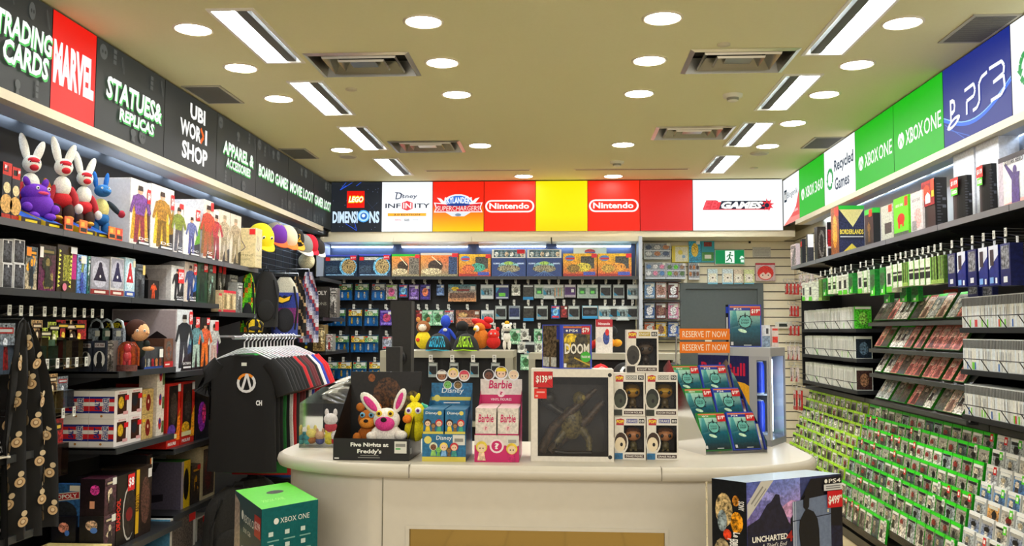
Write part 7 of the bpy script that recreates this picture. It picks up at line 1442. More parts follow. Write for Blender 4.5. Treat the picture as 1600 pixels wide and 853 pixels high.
# open game sleeve on the large box
z0 = CT+zt_+.001; p = ony(878, 577, y+.05); q = ony(924, 577, y+.05)
def opencase(px_sp, px_r, pt, yy, zb, label, art, blue='3a50c8', back=None, ang=.35, pxl=None):
    p = ony(px_sp, pt, yy); W_ = (ony(px_r, pt, yy).x-p.x)/math.cos(ang*.4); H_ = p.z-zb
    e = empty('standing_game_case', (p.x, yy, zb), label, 'game case'); b = MB(); b.box(0, W_, 0, .012, 0, H_, C(blue), 'gloss_print'); art(Face(b, (0, 0, 0), (W_, 0, 0), (0, 0, H_), 'gloss_print')); o = b.obj('front_cover', e); o.rotation_euler = (0, 0, -.12)
    if back:
        b = MB(); b.box(-.012, 0, 0, W_*1.1, 0, H_, C(blue), 'gloss_print'); back(Face(b, (-.012, W_*1.1, 0), (0, -W_*1.1, 0), (0, 0, H_), 'gloss_print')); o = b.obj('back_cover', e); o.rotation_euler = (0, 0, .62)
    return e
def doom(F):
    F.rect(.03, .02, .95, .97, C('6a5a20', .8)); F.rect(.03, .8, .95, .92, C('28307a')); F.rect(.03, .92, .95, .955, C('d86a38')); F.text('PS4', .38, .86, .3, .06, WHITE, .01); F.disc(.15, .86, .025, WHITE)
    F.ell(.3, .6, .25, .2, C('d8b81c', .7)); F.ell(.65, .62, .22, .18, C('3a3424', .9)); F.poly([(.2, .1), (.8, .1), (.75, .6), (.3, .6)], C('3c3420', .9)); F.text('DOOM', .5, .45, .84, .24, C('e8e4d8'), .03); F.line([(.4, .25), (.95, .08)], .006, C('c0a030')); F.disc(.8, .27, .12, C('3cb028')); F.text('TRADE ME', .8, .27, .3, .05, WHITE, .02); F.rect(.66, .78, .96, .97, C('c01420')); F.text('$79', .8, .87, .24, .12, WHITE, .02); F.rect(.05, .03, .14, .12, C('e8e8e8'))
def doomback(F): F.rect(.04, .02, .96, .98, C('5a4c38', .9)); F.rect(.04, .04, .4, .25, C('b8b8b0', .3)); F.rect(.5, .04, .9, .25, C('b8b8b0', .3)); F.rect(.8, .02, .96, .6, C('141418')); F.rect(.82, .66, .96, .96, C('28389a'))
opencase(879, 924, 507, y+.045, z0, 'opened action game sleeve standing on the large white box, $79 sticker', doom, back=doomback)
# acrylic stand with six game cases
def sea(plat):
    def f(F):
        dk_, md, lt = C('04141e', .2), C('0c5c70', .15), C('b8ecd8', .05); F.rect(.04, .02, .97, .96, md); F.poly([(.04, .02), (.97, .02), (.97, .5), (.04, .42)], [dk_, dk_, md, md], up=False); F.poly([(.04, .42), (.97, .5), (.97, .96), (.04, .96)], [md, md, lt, lt], up=False); F.l += 1; F.poly([(.04, .45), (.3, .5), (.2, .96), (.04, .96)], [md, C('0c4c5c', .1), C('5ab8b8', .1), lt]); F.ell(.42, .38, .14, .04, C('c8ecd0', .2), rot=-.3); F.rect(.04, .86, .97, .93, C('2c3a98' if plat == 'b' else '4a9a50')); F.rect(.04, .93, .97, .965, C('d87a50')); F.text('PS4' if plat == 'b' else 'XBOX', .28, .895, .24, .045, WHITE, .01)
        F.disc(.5, .6, .16, C('142c30')); F.disc(.5, .6, .14, C('6ab8b0', .1)); F.text('SONG', .5, .63, .24, .045, C('142c30'), .01); F.text('DEEP', .5, .57, .24, .045, C('142c30'), .01)
        for t in range(8): a_ = math.pi*t/4; F.disc(.5+.2*math.cos(a_), .6+.17*math.sin(a_), .018, C('142c30'))
        F.poly([(.47, .7), (.53, .7), (.5, .84)], C('142c30')); F.rect(.05, .04, .13, .12, C('d8d8d8')); F.rect(.66, .74, .97, .93, C('c01420')); F.text('$19', .79, .84, .2, .11, WHITE, .03); F.text('99', .92, .87, .07, .05, WHITE, .02); F.rect(.45, .03, .68, .05, C('c8d0d0'))
    return f
bl = onct(1103, 712); sx = bl.x; sy = bl.y+.0
e = empty('acrylic_stand', (sx, sy, CT), 'clear acrylic stepped stand with orange RESERVE IT NOW headers', 'display stand', rz=.35); SR = Matrix.Rotation(.35, 4, 'Z'); 
Wd = .30
b = MB(); cp = 'clear_plastic'
for s_ in (0, Wd): b.face([(s_, 0, 0), (s_, .40, 0), (s_, .40, .36), (s_, .34, .40), (s_, .0, .05)], WHITE, cp)
b.obj('side_panel', e)
b = MB(); b.face([(0, 0, 0), (Wd, 0, 0), (Wd, 0, .05), (0, 0, .05)], WHITE, cp); b.face([(0, 0, .004), (Wd, 0, .004), (Wd, .40, .004), (0, .40, .004)], WHITE, cp)
for j in range(3): b.face([(0, .02+.12*j, .012+.10*j), (Wd, .02+.12*j, .012+.10*j), (Wd, .08+.12*j, .012+.10*j), (0, .08+.12*j, .012+.10*j)], WHITE, cp); b.face([(0, .08+.12*j, .012+.10*j), (Wd, .08+.12*j, .012+.10*j), (Wd, .15+.12*j, .17+.10*j), (0, .15+.12*j, .17+.10*j)], WHITE, cp)
b.obj('shelves', e)
b = MB(); hz = .44
for x in (.01, Wd-.01): b.tube([(x+.03, .35, .36), (x+.03, .34, hz+.08)], .004, C('b8b8b0'), 'metal')
b.obj('rod', e)
b = MB(); HW = .30; F = Face(b, (.03, .33, .415), (HW, 0, 0), (0, 0, .145), cp); F.rect(0, 0, 1, 1, WHITE); b.obj('header_sleeve', e)
b = MB(); F = Face(b, (.03, .326, .415), (HW, 0, 0), (0, 0, .145))
for v0 in (.1, .53): F.rect(.06, v0, .94, v0+.36, C('ee7a14')); F.text('RESERVE IT NOW', .5, v0+.18, .78, .2, C('fff4e0'), .0)
F.rect(.5, .47, .62, .52, C('f0e8d8')); b.obj('header_card', e)['label'] = 'orange cards reading RESERVE IT NOW'
CSE = {}
for pl, cl in (('g', '1c7a2c'), ('b', '2440b8')):
    b = MB(); b.box(0, .137, 0, .013, 0, .172, C(cl), 'gloss_print'); sea(pl)(Face(b, (0, 0, 0), (.137, 0, 0), (0, 0, .172), 'gloss_print')); CSE[pl] = b.data('game_case')
for j in range(3):
    for i in range(2):
        v = SR @ Vector((.008+.145*i, .028+.12*j, .016+.10*j)); gcase(CSE['gb'[i]], (sx+v.x, sy+v.y, CT+v.z), (-.42, 0, .35), '%s teal underwater game case, %s step of the acrylic stand' % (('green-edged', 'blue-edged')[i], ('bottom', 'middle', 'top')[j]), 'game cases on the acrylic stand')
# drinks cooler
A = onct(1172, 695); Bp = onct(1206, 698); Cp = onct(1232, 690); A = Vector((A.x, A.y, 0)); Bp = Vector((Bp.x, Bp.y-.0, 0)); Cp = Vector((Cp.x-.01, Cp.y, 0)); hc = .455
D0 = A+Vector((-.20, .26, 0)); D1 = Cp+Vector((-.16, .34, 0))
e = empty('drinks_cooler', (Bp.x, Bp.y, CT), 'countertop drinks cooler with navy side panel and yellow disc at the counter right end', 'drinks cooler'); O_ = Vector((Bp.x, Bp.y, 0))
P2 = [tuple((p_-O_)[:2]) for p_ in (A, Bp, Cp, D1, D0)]
b = MB(); b.prism(P2, .0, .03, C('8a8c90'), 'gloss_print'); b.obj('base', e); b = MB(); b.prism(P2, hc-.04, hc, C('a8aaac'), 'gloss_print'); b.obj('top', e)
def wall(p0, p1, z0, z1, nm, fn, lab=None):
    b = MB(); p0, p1 = Vector((*p0, z0)), Vector((*p1, z0)); F = Face(b, p0, p1-p0, (0, 0, z1-z0), 'gloss_print'); fn(F); o = b.obj(nm, e)
    if lab: o['label'] = lab
def navy(F): F.rect(0, 0, 1, 1, C('1c2050', .2)); F.poly([(min(1, .78+.5*math.cos(t_)), .32+.36*math.sin(t_)) for t_ in (2*math.pi*i_/24 for i_ in range(24))], C('e8a820', .1)); F.text('Red Bull', .5, .83, .86, .16, C('c01c3c'), .03)
wall(P2[4], P2[0], .03, hc-.04, 'side_panel', navy, 'navy side panel with red lettering and yellow disc'); wall(P2[2], P2[3], .03, hc-.04, 'rear_panel', lambda F: F.rect(0, 0, 1, 1, C('9a9ca0')))
wall(P2[3], P2[4], .03, hc-.04, 'rear_panel', lambda F: F.rect(0, 0, 1, 1, C('5a5c60')))
def dframe(F):
    for r_ in ((0, 0, .36, 1), (.82, 0, 1, 1), (.36, 0, .82, .05), (.36, .95, .82, 1)): F.poly([(r_[0], r_[1]), (r_[2], r_[1]), (r_[2], r_[3]), (r_[0], r_[3])], C('9a9ca0'), up=False)
wall(P2[0], P2[1], .03, hc-.04, 'door_frame', dframe); wall(P2[0], P2[1], .03, hc-.04, 'door_glass', lambda F: F.rect(.36, .05, .82, .95, WHITE, 'clear_plastic'))
wall(P2[1], P2[2], .03, hc-.04, 'side_glass', lambda F: F.rect(0, 0, 1, 1, WHITE, 'clear_plastic'))
b = MB(); v0, v1 = Vector((*P2[1], 0)), Vector((*P2[2], 0)); b.box(-.006, .004, -.006, .006, .03, hc-.04, C('b0b2b6'), 'gloss_print'); b.box(v1.x-.012, v1.x-.001, v1.y-.006, v1.y+.006, .03, hc-.04, C('b0b2b6'), 'gloss_print'); b.obj('edge_trim', e)
m_ = (Vector((*P2[0], 0))+v1)/2+Vector((-.02, .12, 0))
b = MB(); b.box(m_.x-.07, m_.x+.07, m_.y-.02, m_.y+.10, .03, .034, C('d8dce0')); b.box(m_.x-.07, m_.x+.07, m_.y-.02, m_.y+.10, .22, .224, C('d8dce0')); b.box(m_.x+.055, m_.x+.06, m_.y-.05, m_.y-.04, .05, hc-.06, C('c8e0ff'), 'tube_glow'); b.obj('wire_shelf', e)
b = MB(); b.lathe([(.024, 0), (.026, .006), (.026, .14), (.02, .155), (.019, .158)], [C('c0c4cc'), C('1c3cb0'), C('1c3cb0'), C('c8ccd4'), C('c8ccd4')], 'gloss_print', 14); me = b.data('drink_can')
for k in range(2):
    for i in range(4):
        o = bpy.data.objects.new('drink_can', me); COL.objects.link(o); o.location = (O_.x+m_.x-.045+.053*(i % 2), O_.y+m_.y+.01+.055*(i//2), CT+(.036 if k == 0 else .226)); tag(o, 'blue and silver drink can in the cooler, %s shelf, %s' % (('lower', 'upper')[k], ('front left', 'front right', 'back left', 'back right')[i]), 'can', 'drink cans in the cooler')
# big case and small things on the cooler
zc_ = CT+hc; yy = (A.y+D0.y)/2+.03
p = ony(1139, 541, yy); q = ony(1190, 541, yy)
pz = zc_+.001; hh = ony(1160, 476, yy).z-pz; ww = q.x-p.x
e = empty('standing_game_case', (p.x, yy, pz), 'large blue-edged underwater game case standing on the drinks cooler', 'game case'); b = MB(); b.box(0, ww, 0, .02, 0, hh, C('2440b8'), 'gloss_print'); sea('b')(Face(b, (0, 0, 0), (ww, 0, 0), (0, 0, hh), 'gloss_print')); o = b.obj('case', e); 
b = MB(); F = Face(b, (-.012, .012, 0), (.012, -.012, 0), (0, 0, hh), 'gloss_print'); F.rect(0, 0, 1, 1, C('141820')); F.rect(.1, .8, .9, .95, C('2440b8')); F.rect(.3, .3, .7, .7, C('d8d8d8')); b.obj('spine', e)
fbox('small_box', 'small white box with a grey mark on the drinks cooler', 1191, 508, 1203, 541, yy+.03, .05, 'dce0e4', lambda F: (F.rect(0, 0, 1, .5, C('8aa0b8', .4)), F.rect(.5, .6, .8, .85, C('4a4a50'))), z0=pz, cat='box')
fbox('small_box', 'small red and white pack behind the cooler', 1206, 510, 1216, 541, yy+.05, .04, 'd8ccc8', lambda F: (F.rect(.1, .2, .9, .5, C('d83828', .3)), F.rect(.1, .8, .9, .9, C('d83828'))), z0=pz, cat='box')
# ================================================================ CONSOLE BOXES ON THE FLOOR
def stack_box(name, label, P, z0, z1, faces, top, parts=None, group=None):
    """P: four xy corners ccw starting at the near-left corner"""
    cx, cy = sum(p[0] for p in P)/4, sum(p[1] for p in P)/4; Q = [(p[0]-cx, p[1]-cy) for p in P]
    e = empty(name, (cx, cy, z0), label, 'console box', group); b = MB(); b.prism(Q, 0, z1-z0, C('20242c'), 'gloss_print', top=C(top, .05))
    for i, fn in faces.items(): p0, p1 = Q[i], Q[(i+1) % 4]; fn(Face(b, (*p0, 0), (p1[0]-p0[0], p1[1]-p0[1], 0), (0, 0, z1-z0), 'gloss_print'))
    b.obj('carton', e); return e, Q, z1-z0
zT = .965
n_ = onz(409, 796, zT); l_ = onz(368, 766, zT); r_ = onz(497, 780, zT); k_ = n_+ (l_-n_)+(r_-n_)
def xb_l(F):
    F.rect(0, 0, 1, 1, C('1c4a58', .1)); F.poly([(0, 0), (.25, 0), (.2, .9), (0, .96)], C('a89a90', .4)); F.disc(.32, .78, .055, C('e8ece8')); F.text('XBOX ONE', .62, .76, .5, .09, C('e8ece8'), .0); F.text('500 GB', .5, .62, .28, .05, C('d0d8d8'), .0); F.poly([(.3, .05), (1, .1), (1, .5), (.3, .42)], C('b8bcc0', .1)); F.poly([(.35, .28), (.8, .3), (.8, .26), (.35, .24)], C('1a1a1c'))
    F.rect(.78, .66, 1.0, .9, C('b01c28')); F.text('$399', .89, .78, .18, .1, C('f0d8d8'), .02)
def xb_r(F):
    F.rect(0, 0, 1, 1, C('0c6064', .1)); F.disc(.25, .84, .035, C('e8ece8')); F.text('XBOX ONE', .58, .84, .52, .06, C('e8ece8'), .0)
    for j in range(4):
        for i in range(3): F.rect(.12+.28*i, .68-.14*j, .2+.28*i, .73-.14*j, C('c8dcd8')); F.rect(.1+.28*i, .62-.14*j, .3+.28*i, .635-.14*j, C('7ab0a8'))
e, Q, H_ = stack_box('console_box', 'teal games console box with bright green top at the left of the counter', [tuple(n_[:2]), tuple(r_[:2]), tuple(k_[:2]), tuple(l_[:2])], zT-.32, zT, {3: xb_l, 0: xb_r}, '58d820')
c_ = sum((Vector((*q, 0)) for q in Q), Vector())/4; U = (Vector((*Q[1], 0))-Vector((*Q[0], 0))).normalized()
b = MB(); 
F = Face(b, Vector((*Q[0], H_)), Vector((*Q[1], H_))-Vector((*Q[0], H_)), Vector((*Q[3], H_))-Vector((*Q[0], H_)), 'gloss_print'); F.text('XBOX ONE', .35, .3, .4, .1, C('a8f070'), .0); F.ell(.55, .62, .16, .08, C('0c140c')); b.obj('carry_handle', e)
for i in range(2): stack_box('console_box', 'teal games console box under the green-topped one, %s of the stack' % ('bottom', 'middle')[i], [tuple(n_[:2]), tuple(r_[:2]), tuple(k_[:2]), tuple(l_[:2])], .001+.3215*i, .0+.3215*(i+1), {3: xb_l, 0: xb_r}, '58d820')
zT = 1.10
n_ = onz(1166, 754, zT); l_ = onz(1112, 747, zT); r_ = onz(1314, 740, zT); k_ = n_+(r_-n_)+(l_-n_)*1.0
def ps_l(F):
    F.rect(0, 0, 1, 1, C('12161c', .3)); F.ell(.35, .72, .25, .16, C('b8a070', .9)); F.ell(.3, .62, .14, .1, C('8a9aa0', .8)); F.ell(.72, .62, .18, .1, C('d8901c', .9)); F.ell(.7, .82, .1, .05, C('b87828', .9)); F.ell(.45, .5, .12, .05, C('d84020', .6)); F.ell(.3, .3, .25, .16, C('9a8a68', .9)); F.ell(.5, .12, .2, .06, C('4a90c8', .6))
    F.text('SONY', .86, .78, .24, .06, WHITE, .02, rot=-math.pi/2); F.text('Le meilleur', .72, .42, .62, .07, WHITE, .03, rot=-math.pi/2); F.text('pour', .56, .42, .26, .07, WHITE, .03, rot=-math.pi/2)
def ps_f(F):
    F.rect(0, 0, 1, 1, [C('1a1c38', .2), C('10101c', .2), C('20243c', .2), C('5060b4', .2)]); F.rect(0, .55, .55, 1, [C('7a6ab0', .4), C('b088c0', .4), C('7a8ad8', .3), C('4a5cb0', .3)])
    F.poly([(.25, .68), (.6, .6), (.6, .76), (.45, .8)], C('c898c8', .4)); F.poly([(0, .85), (.2, .9), (.4, .84), (.3, .8)], C('8a8ad0', .5))
    F.poly([(0, .5), (.0, .6), (.12, .66), (.2, .78), (.24, .8), (.29, .87), (.33, .86), (.34, .78), (.38, .7), (.42, .6), (.5, .5)], C('1c1c34', .3)); F.poly([(.44, .62), (.55, .8), (.66, .98), (1, .98), (1, .5), (.44, .5)], C('10101c', .2)); F.poly([(0, 0), (1, 0), (1, .5), (.5, .56), (0, .52)], C('1a1c38', .4))
    F.poly([(0, .66), (.0, .8), (.14, 1), (.27, 1)], C('c8c8c4')); F.line([(.04, .8), (.16, .95)], .006, C('8a8a88')); F.line([(.07, .78), (.19, .93)], .004, C('8a8a88'))
    F.poly([(.46, 0), (.87, 0), (.87, .82), (.46, .78)], C('6c7c9c', .1)); F.poly([(.46, .0), (.475, .0), (.475, .785), (.46, .78)], C('a8b4cc')); F.poly([(.485, .0), (.495, .0), (.495, .785), (.485, .78)], C('a8b4cc')); F.line([(.46, .60), (.87, .63)], .003, C('20243a'))
    F.poly([(.55, 0), (.54, .3), (.52, .5), (.53, .6), (.58, .68), (.6, .7), (.62, .7), (.68, .67), (.72, .6), (.735, .5), (.74, .3), (.7, .0)][::-1], C('10121c', .2)); F.poly([(.57, .72), (.6, .68), (.63, .72), (.635, .8), (.6, .83), (.57, .8)], C('10121c'))
    F.text('UNCHARTED', .22, .475, .36, .055, WHITE, .03); F.text('4', .42, .47, .07, .1, C('a01c1c'), .02); F.text("A Thief's End", .26, .41, .26, .04, C('e8e8e8'), .0, .3)
    F.disc(.815, .945, .02, WHITE); F.text('PS4', .91, .945, .13, .04, WHITE, .01); F.rect(.79, .855, .99, .915, C('d8dce0')); F.rect(.81, .87, .97, .88, C('7a7e84')); F.rect(.81, .89, .97, .9, C('7a7e84')); F.rect(.82, .65, .835, .68, C('d8d8c0'))
HB = .36
e, Q, H_ = stack_box('console_box', 'dark blue adventure console box with $499 sticker at the right of the counter', [tuple(n_[:2]), tuple(r_[:2]), tuple(k_[:2]), tuple(l_[:2])], zT-HB, zT, {3: ps_l, 0: ps_f}, 'a8bcd0')
b = MB(); p0, p1 = Vector((*Q[0], 0)), Vector((*Q[1], 0)); G = Face(b, p0, p1-p0, (0, 0, H_), 'gloss_print'); G.l = 30; G.rect(.82, .69, .985, .85, C('cc1420')); G.text('$499', .89, .76, .12, .09, WHITE, .03); G.text('99', .96, .79, .035, .035, WHITE, .02); b.obj('price_sticker', e)['label'] = 'red price sticker reading $499.99'
for i in range(2): stack_box('console_box', 'dark blue console box under the adventure console box, %s of the stack' % ('bottom', 'middle')[i], [tuple(n_[:2]), tuple(r_[:2]), tuple(k_[:2]), tuple(l_[:2])], .001+.3695*i, .0+.3695*(i+1), {3: ps_l, 0: ps_f}, 'a8bcd0')
# ================================================================ BEHIND THE COUNTER
def gondola(nm, x0, x1, y0, y1, z, label):
    e = empty(nm, ((x0+x1)/2, (y0+y1)/2, 0), label, 'display unit'); hx, hy = (x1-x0)/2, (y1-y0)/2; g = C('a8a490')
    b = MB(); b.box(-hx, hx, -hy, hy, z-.045, z, g, 'gloss_print'); b.obj('top_board', e)
    for x in (-hx, hx-.05):
        for yy in (-hy, hy-.05): b = MB(); b.box(x, x+.05, yy, yy+.05, 0, z-.045, C('9c9886'), 'gloss_print'); b.obj('post', e)
    b = MB(); b.box(-hx+.05, hx-.05, -hy+.10, -hy+.115, .1, z-.045, C('16171a')); b.obj('back_board', e)
    b = MB(); b.box(-hx+.05, hx-.05, -hy, hy-.05, z-.5, z-.47, g, 'gloss_print'); b.obj('shelf', e); return e
yG = 5.95; pL = ony(652, 548, yG); pR = ony(801, 548, yG); ZG = pL.z
gondola('display_unit', pL.x-.25, pR.x, yG, yG+.5, ZG, 'grey framed display unit behind the counter with two dark caps on top')
pL2 = ony(826, 548, 6.9); pR2 = ony(1062, 548, 6.9); ZG2 = pL2.z-.02
gondola('display_unit', pL2.x, pR2.x, 6.9, 7.3, ZG2, 'grey framed display unit behind the game sleeve, farther from the counter')
for px, c, t, lb_ in ((685, '2aa8c8', 'GUARDIANS', 'black cap with cyan lettering and cyan brim'), (728, 'a8d828', 'DAYGUNIA', 'black cap with lime lettering and lime brim')):
    p = ony(px, 545, yG+.12); cap((p.x, yG+.13, ZG+.001), 0, '161616', c, lb_+' on the grey display unit', t, c, 1.0)
def at(px, yy): return ony(px, 540, yy).x
soft('yellow_plush', (at(661, yG+.3), yG+.3, ZG+.01), 'yellow plush with brown top at the left of the dark caps', [('body', (0, 0, .06), (.055, .05, .065), 'e0c81c'), ('head', (0, 0, .15), (.05, .045, .045), '8a5428'), ('ear', (-.035, 0, .2), (.015, .012, .02), 'c88a40', -.3), ('ear', (.035, 0, .2), (.015, .012, .02), '8a5428', .3), ('face', (0, -.035, .145), (.03, .02, .025), 'e8d8c0'), ('patch', (-.03, -.045, .06), (.014, .01, .014), 'c83020')]+eyes(.018, -.045, .16, .006))
soft('blue_plush', (at(696, yG+.34), yG+.34, ZG+.01), 'blue plush with tall round head behind the cyan cap', [('body', (0, 0, .08), (.035, .03, .08), '1c3cb0'), ('head', (0, 0, .19), (.036, .034, .045), '2448c0'), ('arm', (-.045, 0, .1), (.012, .012, .05), '2448c0', .6), ('arm', (.05, 0, .1), (.012, .012, .05), '2448c0', -.6), ('badge', (0, -.03, .13), (.016, .008, .012), 'd8e0e8')])
soft('black_plush', (at(722, yG+.36), yG+.36, ZG+.01), 'small black plush head behind the lime cap', [('body', (0, 0, .07), (.05, .04, .07), '141414'), ('head', (0, 0, .155), (.045, .04, .04), '181818')])
soft('bird_plush', (at(752, yG+.28), yG+.28, ZG+.01), 'orange bird plush with red wings beside the lime cap', [('body', (0, 0, .07), (.055, .05, .07), 'c87018'), ('head', (-.01, 0, .15), (.042, .04, .036), 'd87818'), ('hood', (.0, .01, .175), (.075, .035, .028), 'c81818', .35), ('wing', (.05, 0, .2), (.035, .02, .022), 'd01c1c', .3), ('face', (-.03, -.03, .14), (.022, .018, .022), 'e8e0d0'), ('beak', (-.04, -.05, .135), (.012, .014, .01), 'e8b820')])
soft('red_plush', (at(771, yG+.25), yG+.25, ZG+.01), 'round red plush at the right of the orange bird', [('body', (0, 0, .045), (.05, .04, .045), 'c81c14'), ('head', (0, 0, .1), (.042, .036, .034), 'd8281c'), ('ear', (.03, 0, .135), (.014, .01, .016), 'a81410')]+eyes(.014, -.034, .105, .006))
soft('bear_plush', (at(792, yG+.2), yG+.2, ZG+.01), 'small white bear plush with a gold crown tuft', [('leg', (-.016, 0, .03), (.013, .014, .035), 'e0dcd0'), ('leg', (.016, 0, .03), (.013, .014, .035), 'e0dcd0'), ('body', (0, 0, .08), (.026, .022, .035), 'e0dcd0'), ('scarf', (0, 0, .115), (.024, .022, .007), '202020'), ('head', (0, 0, .145), (.032, .028, .028), 'e4e0d4'), ('ear', (-.026, 0, .17), (.011, .008, .011), 'e4e0d4'), ('ear', (.026, 0, .17), (.011, .008, .011), 'e4e0d4'), ('tuft', (0, 0, .18), (.016, .014, .014), 'd8a820')]+eyes(.011, -.026, .148, .004, '181818', '181818'))
# things on the far unit
yy = 7.0
soft('red_orange_plush', (at(945, yy), yy+.1, ZG2+.02), 'orange plush with red wings and a black head beside the knight box', [('body', (0, 0, .06), (.09, .06, .05), 'd88818'), ('wing', (-.1, 0, .04), (.09, .04, .03), 'b01818', -.5), ('head', (.03, 0, .15), (.075, .06, .055), '141414'), ('arm', (.1, -.01, .06), (.04, .03, .03), 'e0981c')])
cap((at(938, 6.78), 6.72, ZG2-.181), .1, 'c81418', 'c81418', 'red cap with a white square badge on the far display unit', 'O', 'f0f0f0', .95)
cap((at(974, 6.78), 6.72, ZG2-.181), .2, '181818', '181818', 'black cap with a white round face on the far display unit', 'O', 'e0e0e0', 1.05)
cap((at(1052, 6.78), 6.74, ZG2-.181), -.3, '2a2a2c', '242424', 'dark grey cap at the right end of the far display unit', None, 'e0e0e0', 1.05)
b = MB(); b.box(at(905, 6.8), at(1075, 6.8), 6.60, 6.90, ZG2-.20, ZG2-.182, C('1a1a1c'), 'gloss_print'); e_ = tag(b.obj('cap_shelf'), 'thin black shelf of caps on the front of the far display unit', 'shelf')
fbox('figure_card_box', 'small red and white boxed figure card beside the game sleeve', 931, 499, 957, 537, 7.0, .06, 'dcd4cc', lambda F: (F.rect(0, 0, 1, 1, C('dcd4cc', .1)), F.rect(0, .78, 1, 1, C('a81c28')), F.text('Nintendo', .5, .87, .7, .08, C('f0e0e0'), .02), F.ell(.62, .45, .2, .2, C('3a4a88', .5)), F.ell(.68, .62, .12, .1, C('c82828')), F.disc(.2, .4, .08, C('c8c0c0'))), z0=ZG2+.001)
for i, px in enumerate((676, 709, 741, 774)):
    p = ony(px, 564, yG+.02); place(FLATS['d'], (p.x, yG+.05, p.z), 0, 'dark accessory hanging on the front of the grey display unit, %s from the left' % nth(i), 'hanging pack', 'accessories on the grey display unit', (.45, 1, .6)); peg((p.x, yG+.10, p.z), 0, 'tagged peg on the grey display unit, %s from the left' % nth(i), 'pegs on the grey display unit', .9)
# till screens and small counter things
def till(px0, px1, pxs, pt, pb, yy, label, taper, zb=None):
    a = ony(px0, pt, yy); c = ony(px1, pt, yy); w0 = c.x-a.x; z1 = a.z; z0 = zb or ony(px0, pb, yy).z; d = ony(pxs, pt, yy).x-c.x+.03
    e = empty('till_screen', ((a.x+c.x)/2, yy, z0), label, 'till screen'); H_ = z1-z0; b = MB(); hw = w0/2; k = C('1e1c1a', .15); zz_ = H_*.55
    P_ = [(-hw, H_), (hw, H_), (hw, zz_*.0), (hw*(1-taper), 0), (-hw*(1-taper*2), 0)]
    f = [(-hw, 0, H_), (-hw+taper*w0, 0, 0), (hw, 0, 0), (hw, 0, H_)]; b.face(f, k); bk = [(x, d*1.6, z) for x, _, z in f]; b.face(bk[::-1], k)
    for i in range(4): j = (i+1) % 4; b.face([f[j], f[i], bk[i], bk[j]], C('2a2826'))
    b.obj('casing', e); b = MB(); b.ell((hw*.2, -.004, H_*.55), (hw*.4, .006, H_*.06), C('0c0c0c'), 'gloss_print'); b.obj('logo_recess', e); return e
till(610, 643, 652, 470, 600, 4.9, 'tall black till screen seen from behind, tapering down to the counter', .35, CT+.0)
till(603, 625, 631, 542, 600, 4.6, 'shorter dark brown till display in front of the tall black one', .1, CT+.0)
b = MB(); p = ony(585, 580, 4.7); q = ony(600, 597, 4.7); b.box(-.036, .036, 0, .04, 0, .16, C('6ac028', .3), 'gloss_print'); F = faceof(b, -.036, .036, 0, .04, 0, .16, 'front', 'gloss_print'); F.rect(0, 0, .4, 1, C('a0a890', .4)); tag(b.obj('game_box', loc=(p.x+.02, 4.7, CT+.02)), 'green edged box standing behind the black display tray', 'box')
b = MB(); p = ony(650, 580, 4.55); b.tube([(0, 0, 0), (.0, 0, .12), (.02, 0, .16), (.05, 0, .15), (.05, 0, .02)], .014, C('30b090', .1), 'gloss_print', 8); tag(b.obj('tape_dispenser', loc=(p.x, 4.55, CT+.0)), 'teal hand tool standing behind the counter displays', 'tool')
b = MB(); p = ony(634, 575, 4.8); b.box(-.03, .03, 0, .01, 0, .2, C('dcdcd0')); tag(b.obj('paper_sheet', loc=(p.x, 4.8, CT)), 'white paper standing beside the tall till screen', 'paper')
b = MB(); p = ony(684, 600, 4.75); b.face([(-.03, 0, 0), (.05, 0, 0), (.05, 0, .17), (.01, 0, .24), (-.0, 0, .2)], C('dcdcd2')); F = Face(b, (-.02, 0, .0), (.06, 0, 0), (0, 0, .16)); [F.rect(.1, .1+.12*j, .9, .14+.12*j, C('8a8a84')) for j in range(6)]; b.box(-.03, .05, .0005, .01, 0, .17, C('dcdcd2')); tag(b.obj('paper_sheet', loc=(p.x, 4.75, CT)), 'printed notice standing behind the blue display tray', 'paper')
# ================================================================ CAPS, BAGS AND CLOTHES, LEFT CORNER
e = empty('cap_rack', (-2.98, 8.7, 2.3), 'black wire grid rack of caps on the far left wall', 'rack')
for i in range(6): b = MB(); z_ = .06*i-.1; b.tube([(.02, -.9, z_), (.02, 1.05, z_)], .004, C('5a6470'), 'metal', 5); b.obj('wire', e)
for i in range(9): b = MB(); y_ = -.9+.24*i; b.tube([(.02, y_, -.14), (.02, y_, .26)], .004, C('5a6470'), 'metal', 5); b.tube([(.02, y_, .16), (.14, y_, .18)], .004, C('8a94a0'), 'metal', 5); b.obj('wire', e)
CP = [(399, 372, 8.0, -2.72, 'ecd818', 'ecd010', 'bright yellow cap with small eyes, nearest on the wire rack', 1.35), (424, 368, 8.35, -2.70, '8a8478', 'e86020', 'grey and purple cap with orange brim on the wire rack', 1.25), (440, 372, 8.62, -2.68, 'd8cca8', 'f07020', 'cream cap with orange brim on the wire rack', 1.25),
      (449, 374, 8.86, -2.68, '16140f', 'e8a020', 'black cap with gold lettering on the wire rack', 1.2), (461, 384, 9.1, -2.66, '8a8a84', 'e0d8c8', 'black and white camouflage cap on the wire rack', 1.2), (474, 383, 9.32, -2.66, 'c8142c', 'c81430', 'crimson cap on the wire rack', 1.15), (486, 388, 9.55, -2.64, '2c2824', 'e0dcd0', 'black cap with a white badge, farthest on the wire rack', 1.05)]
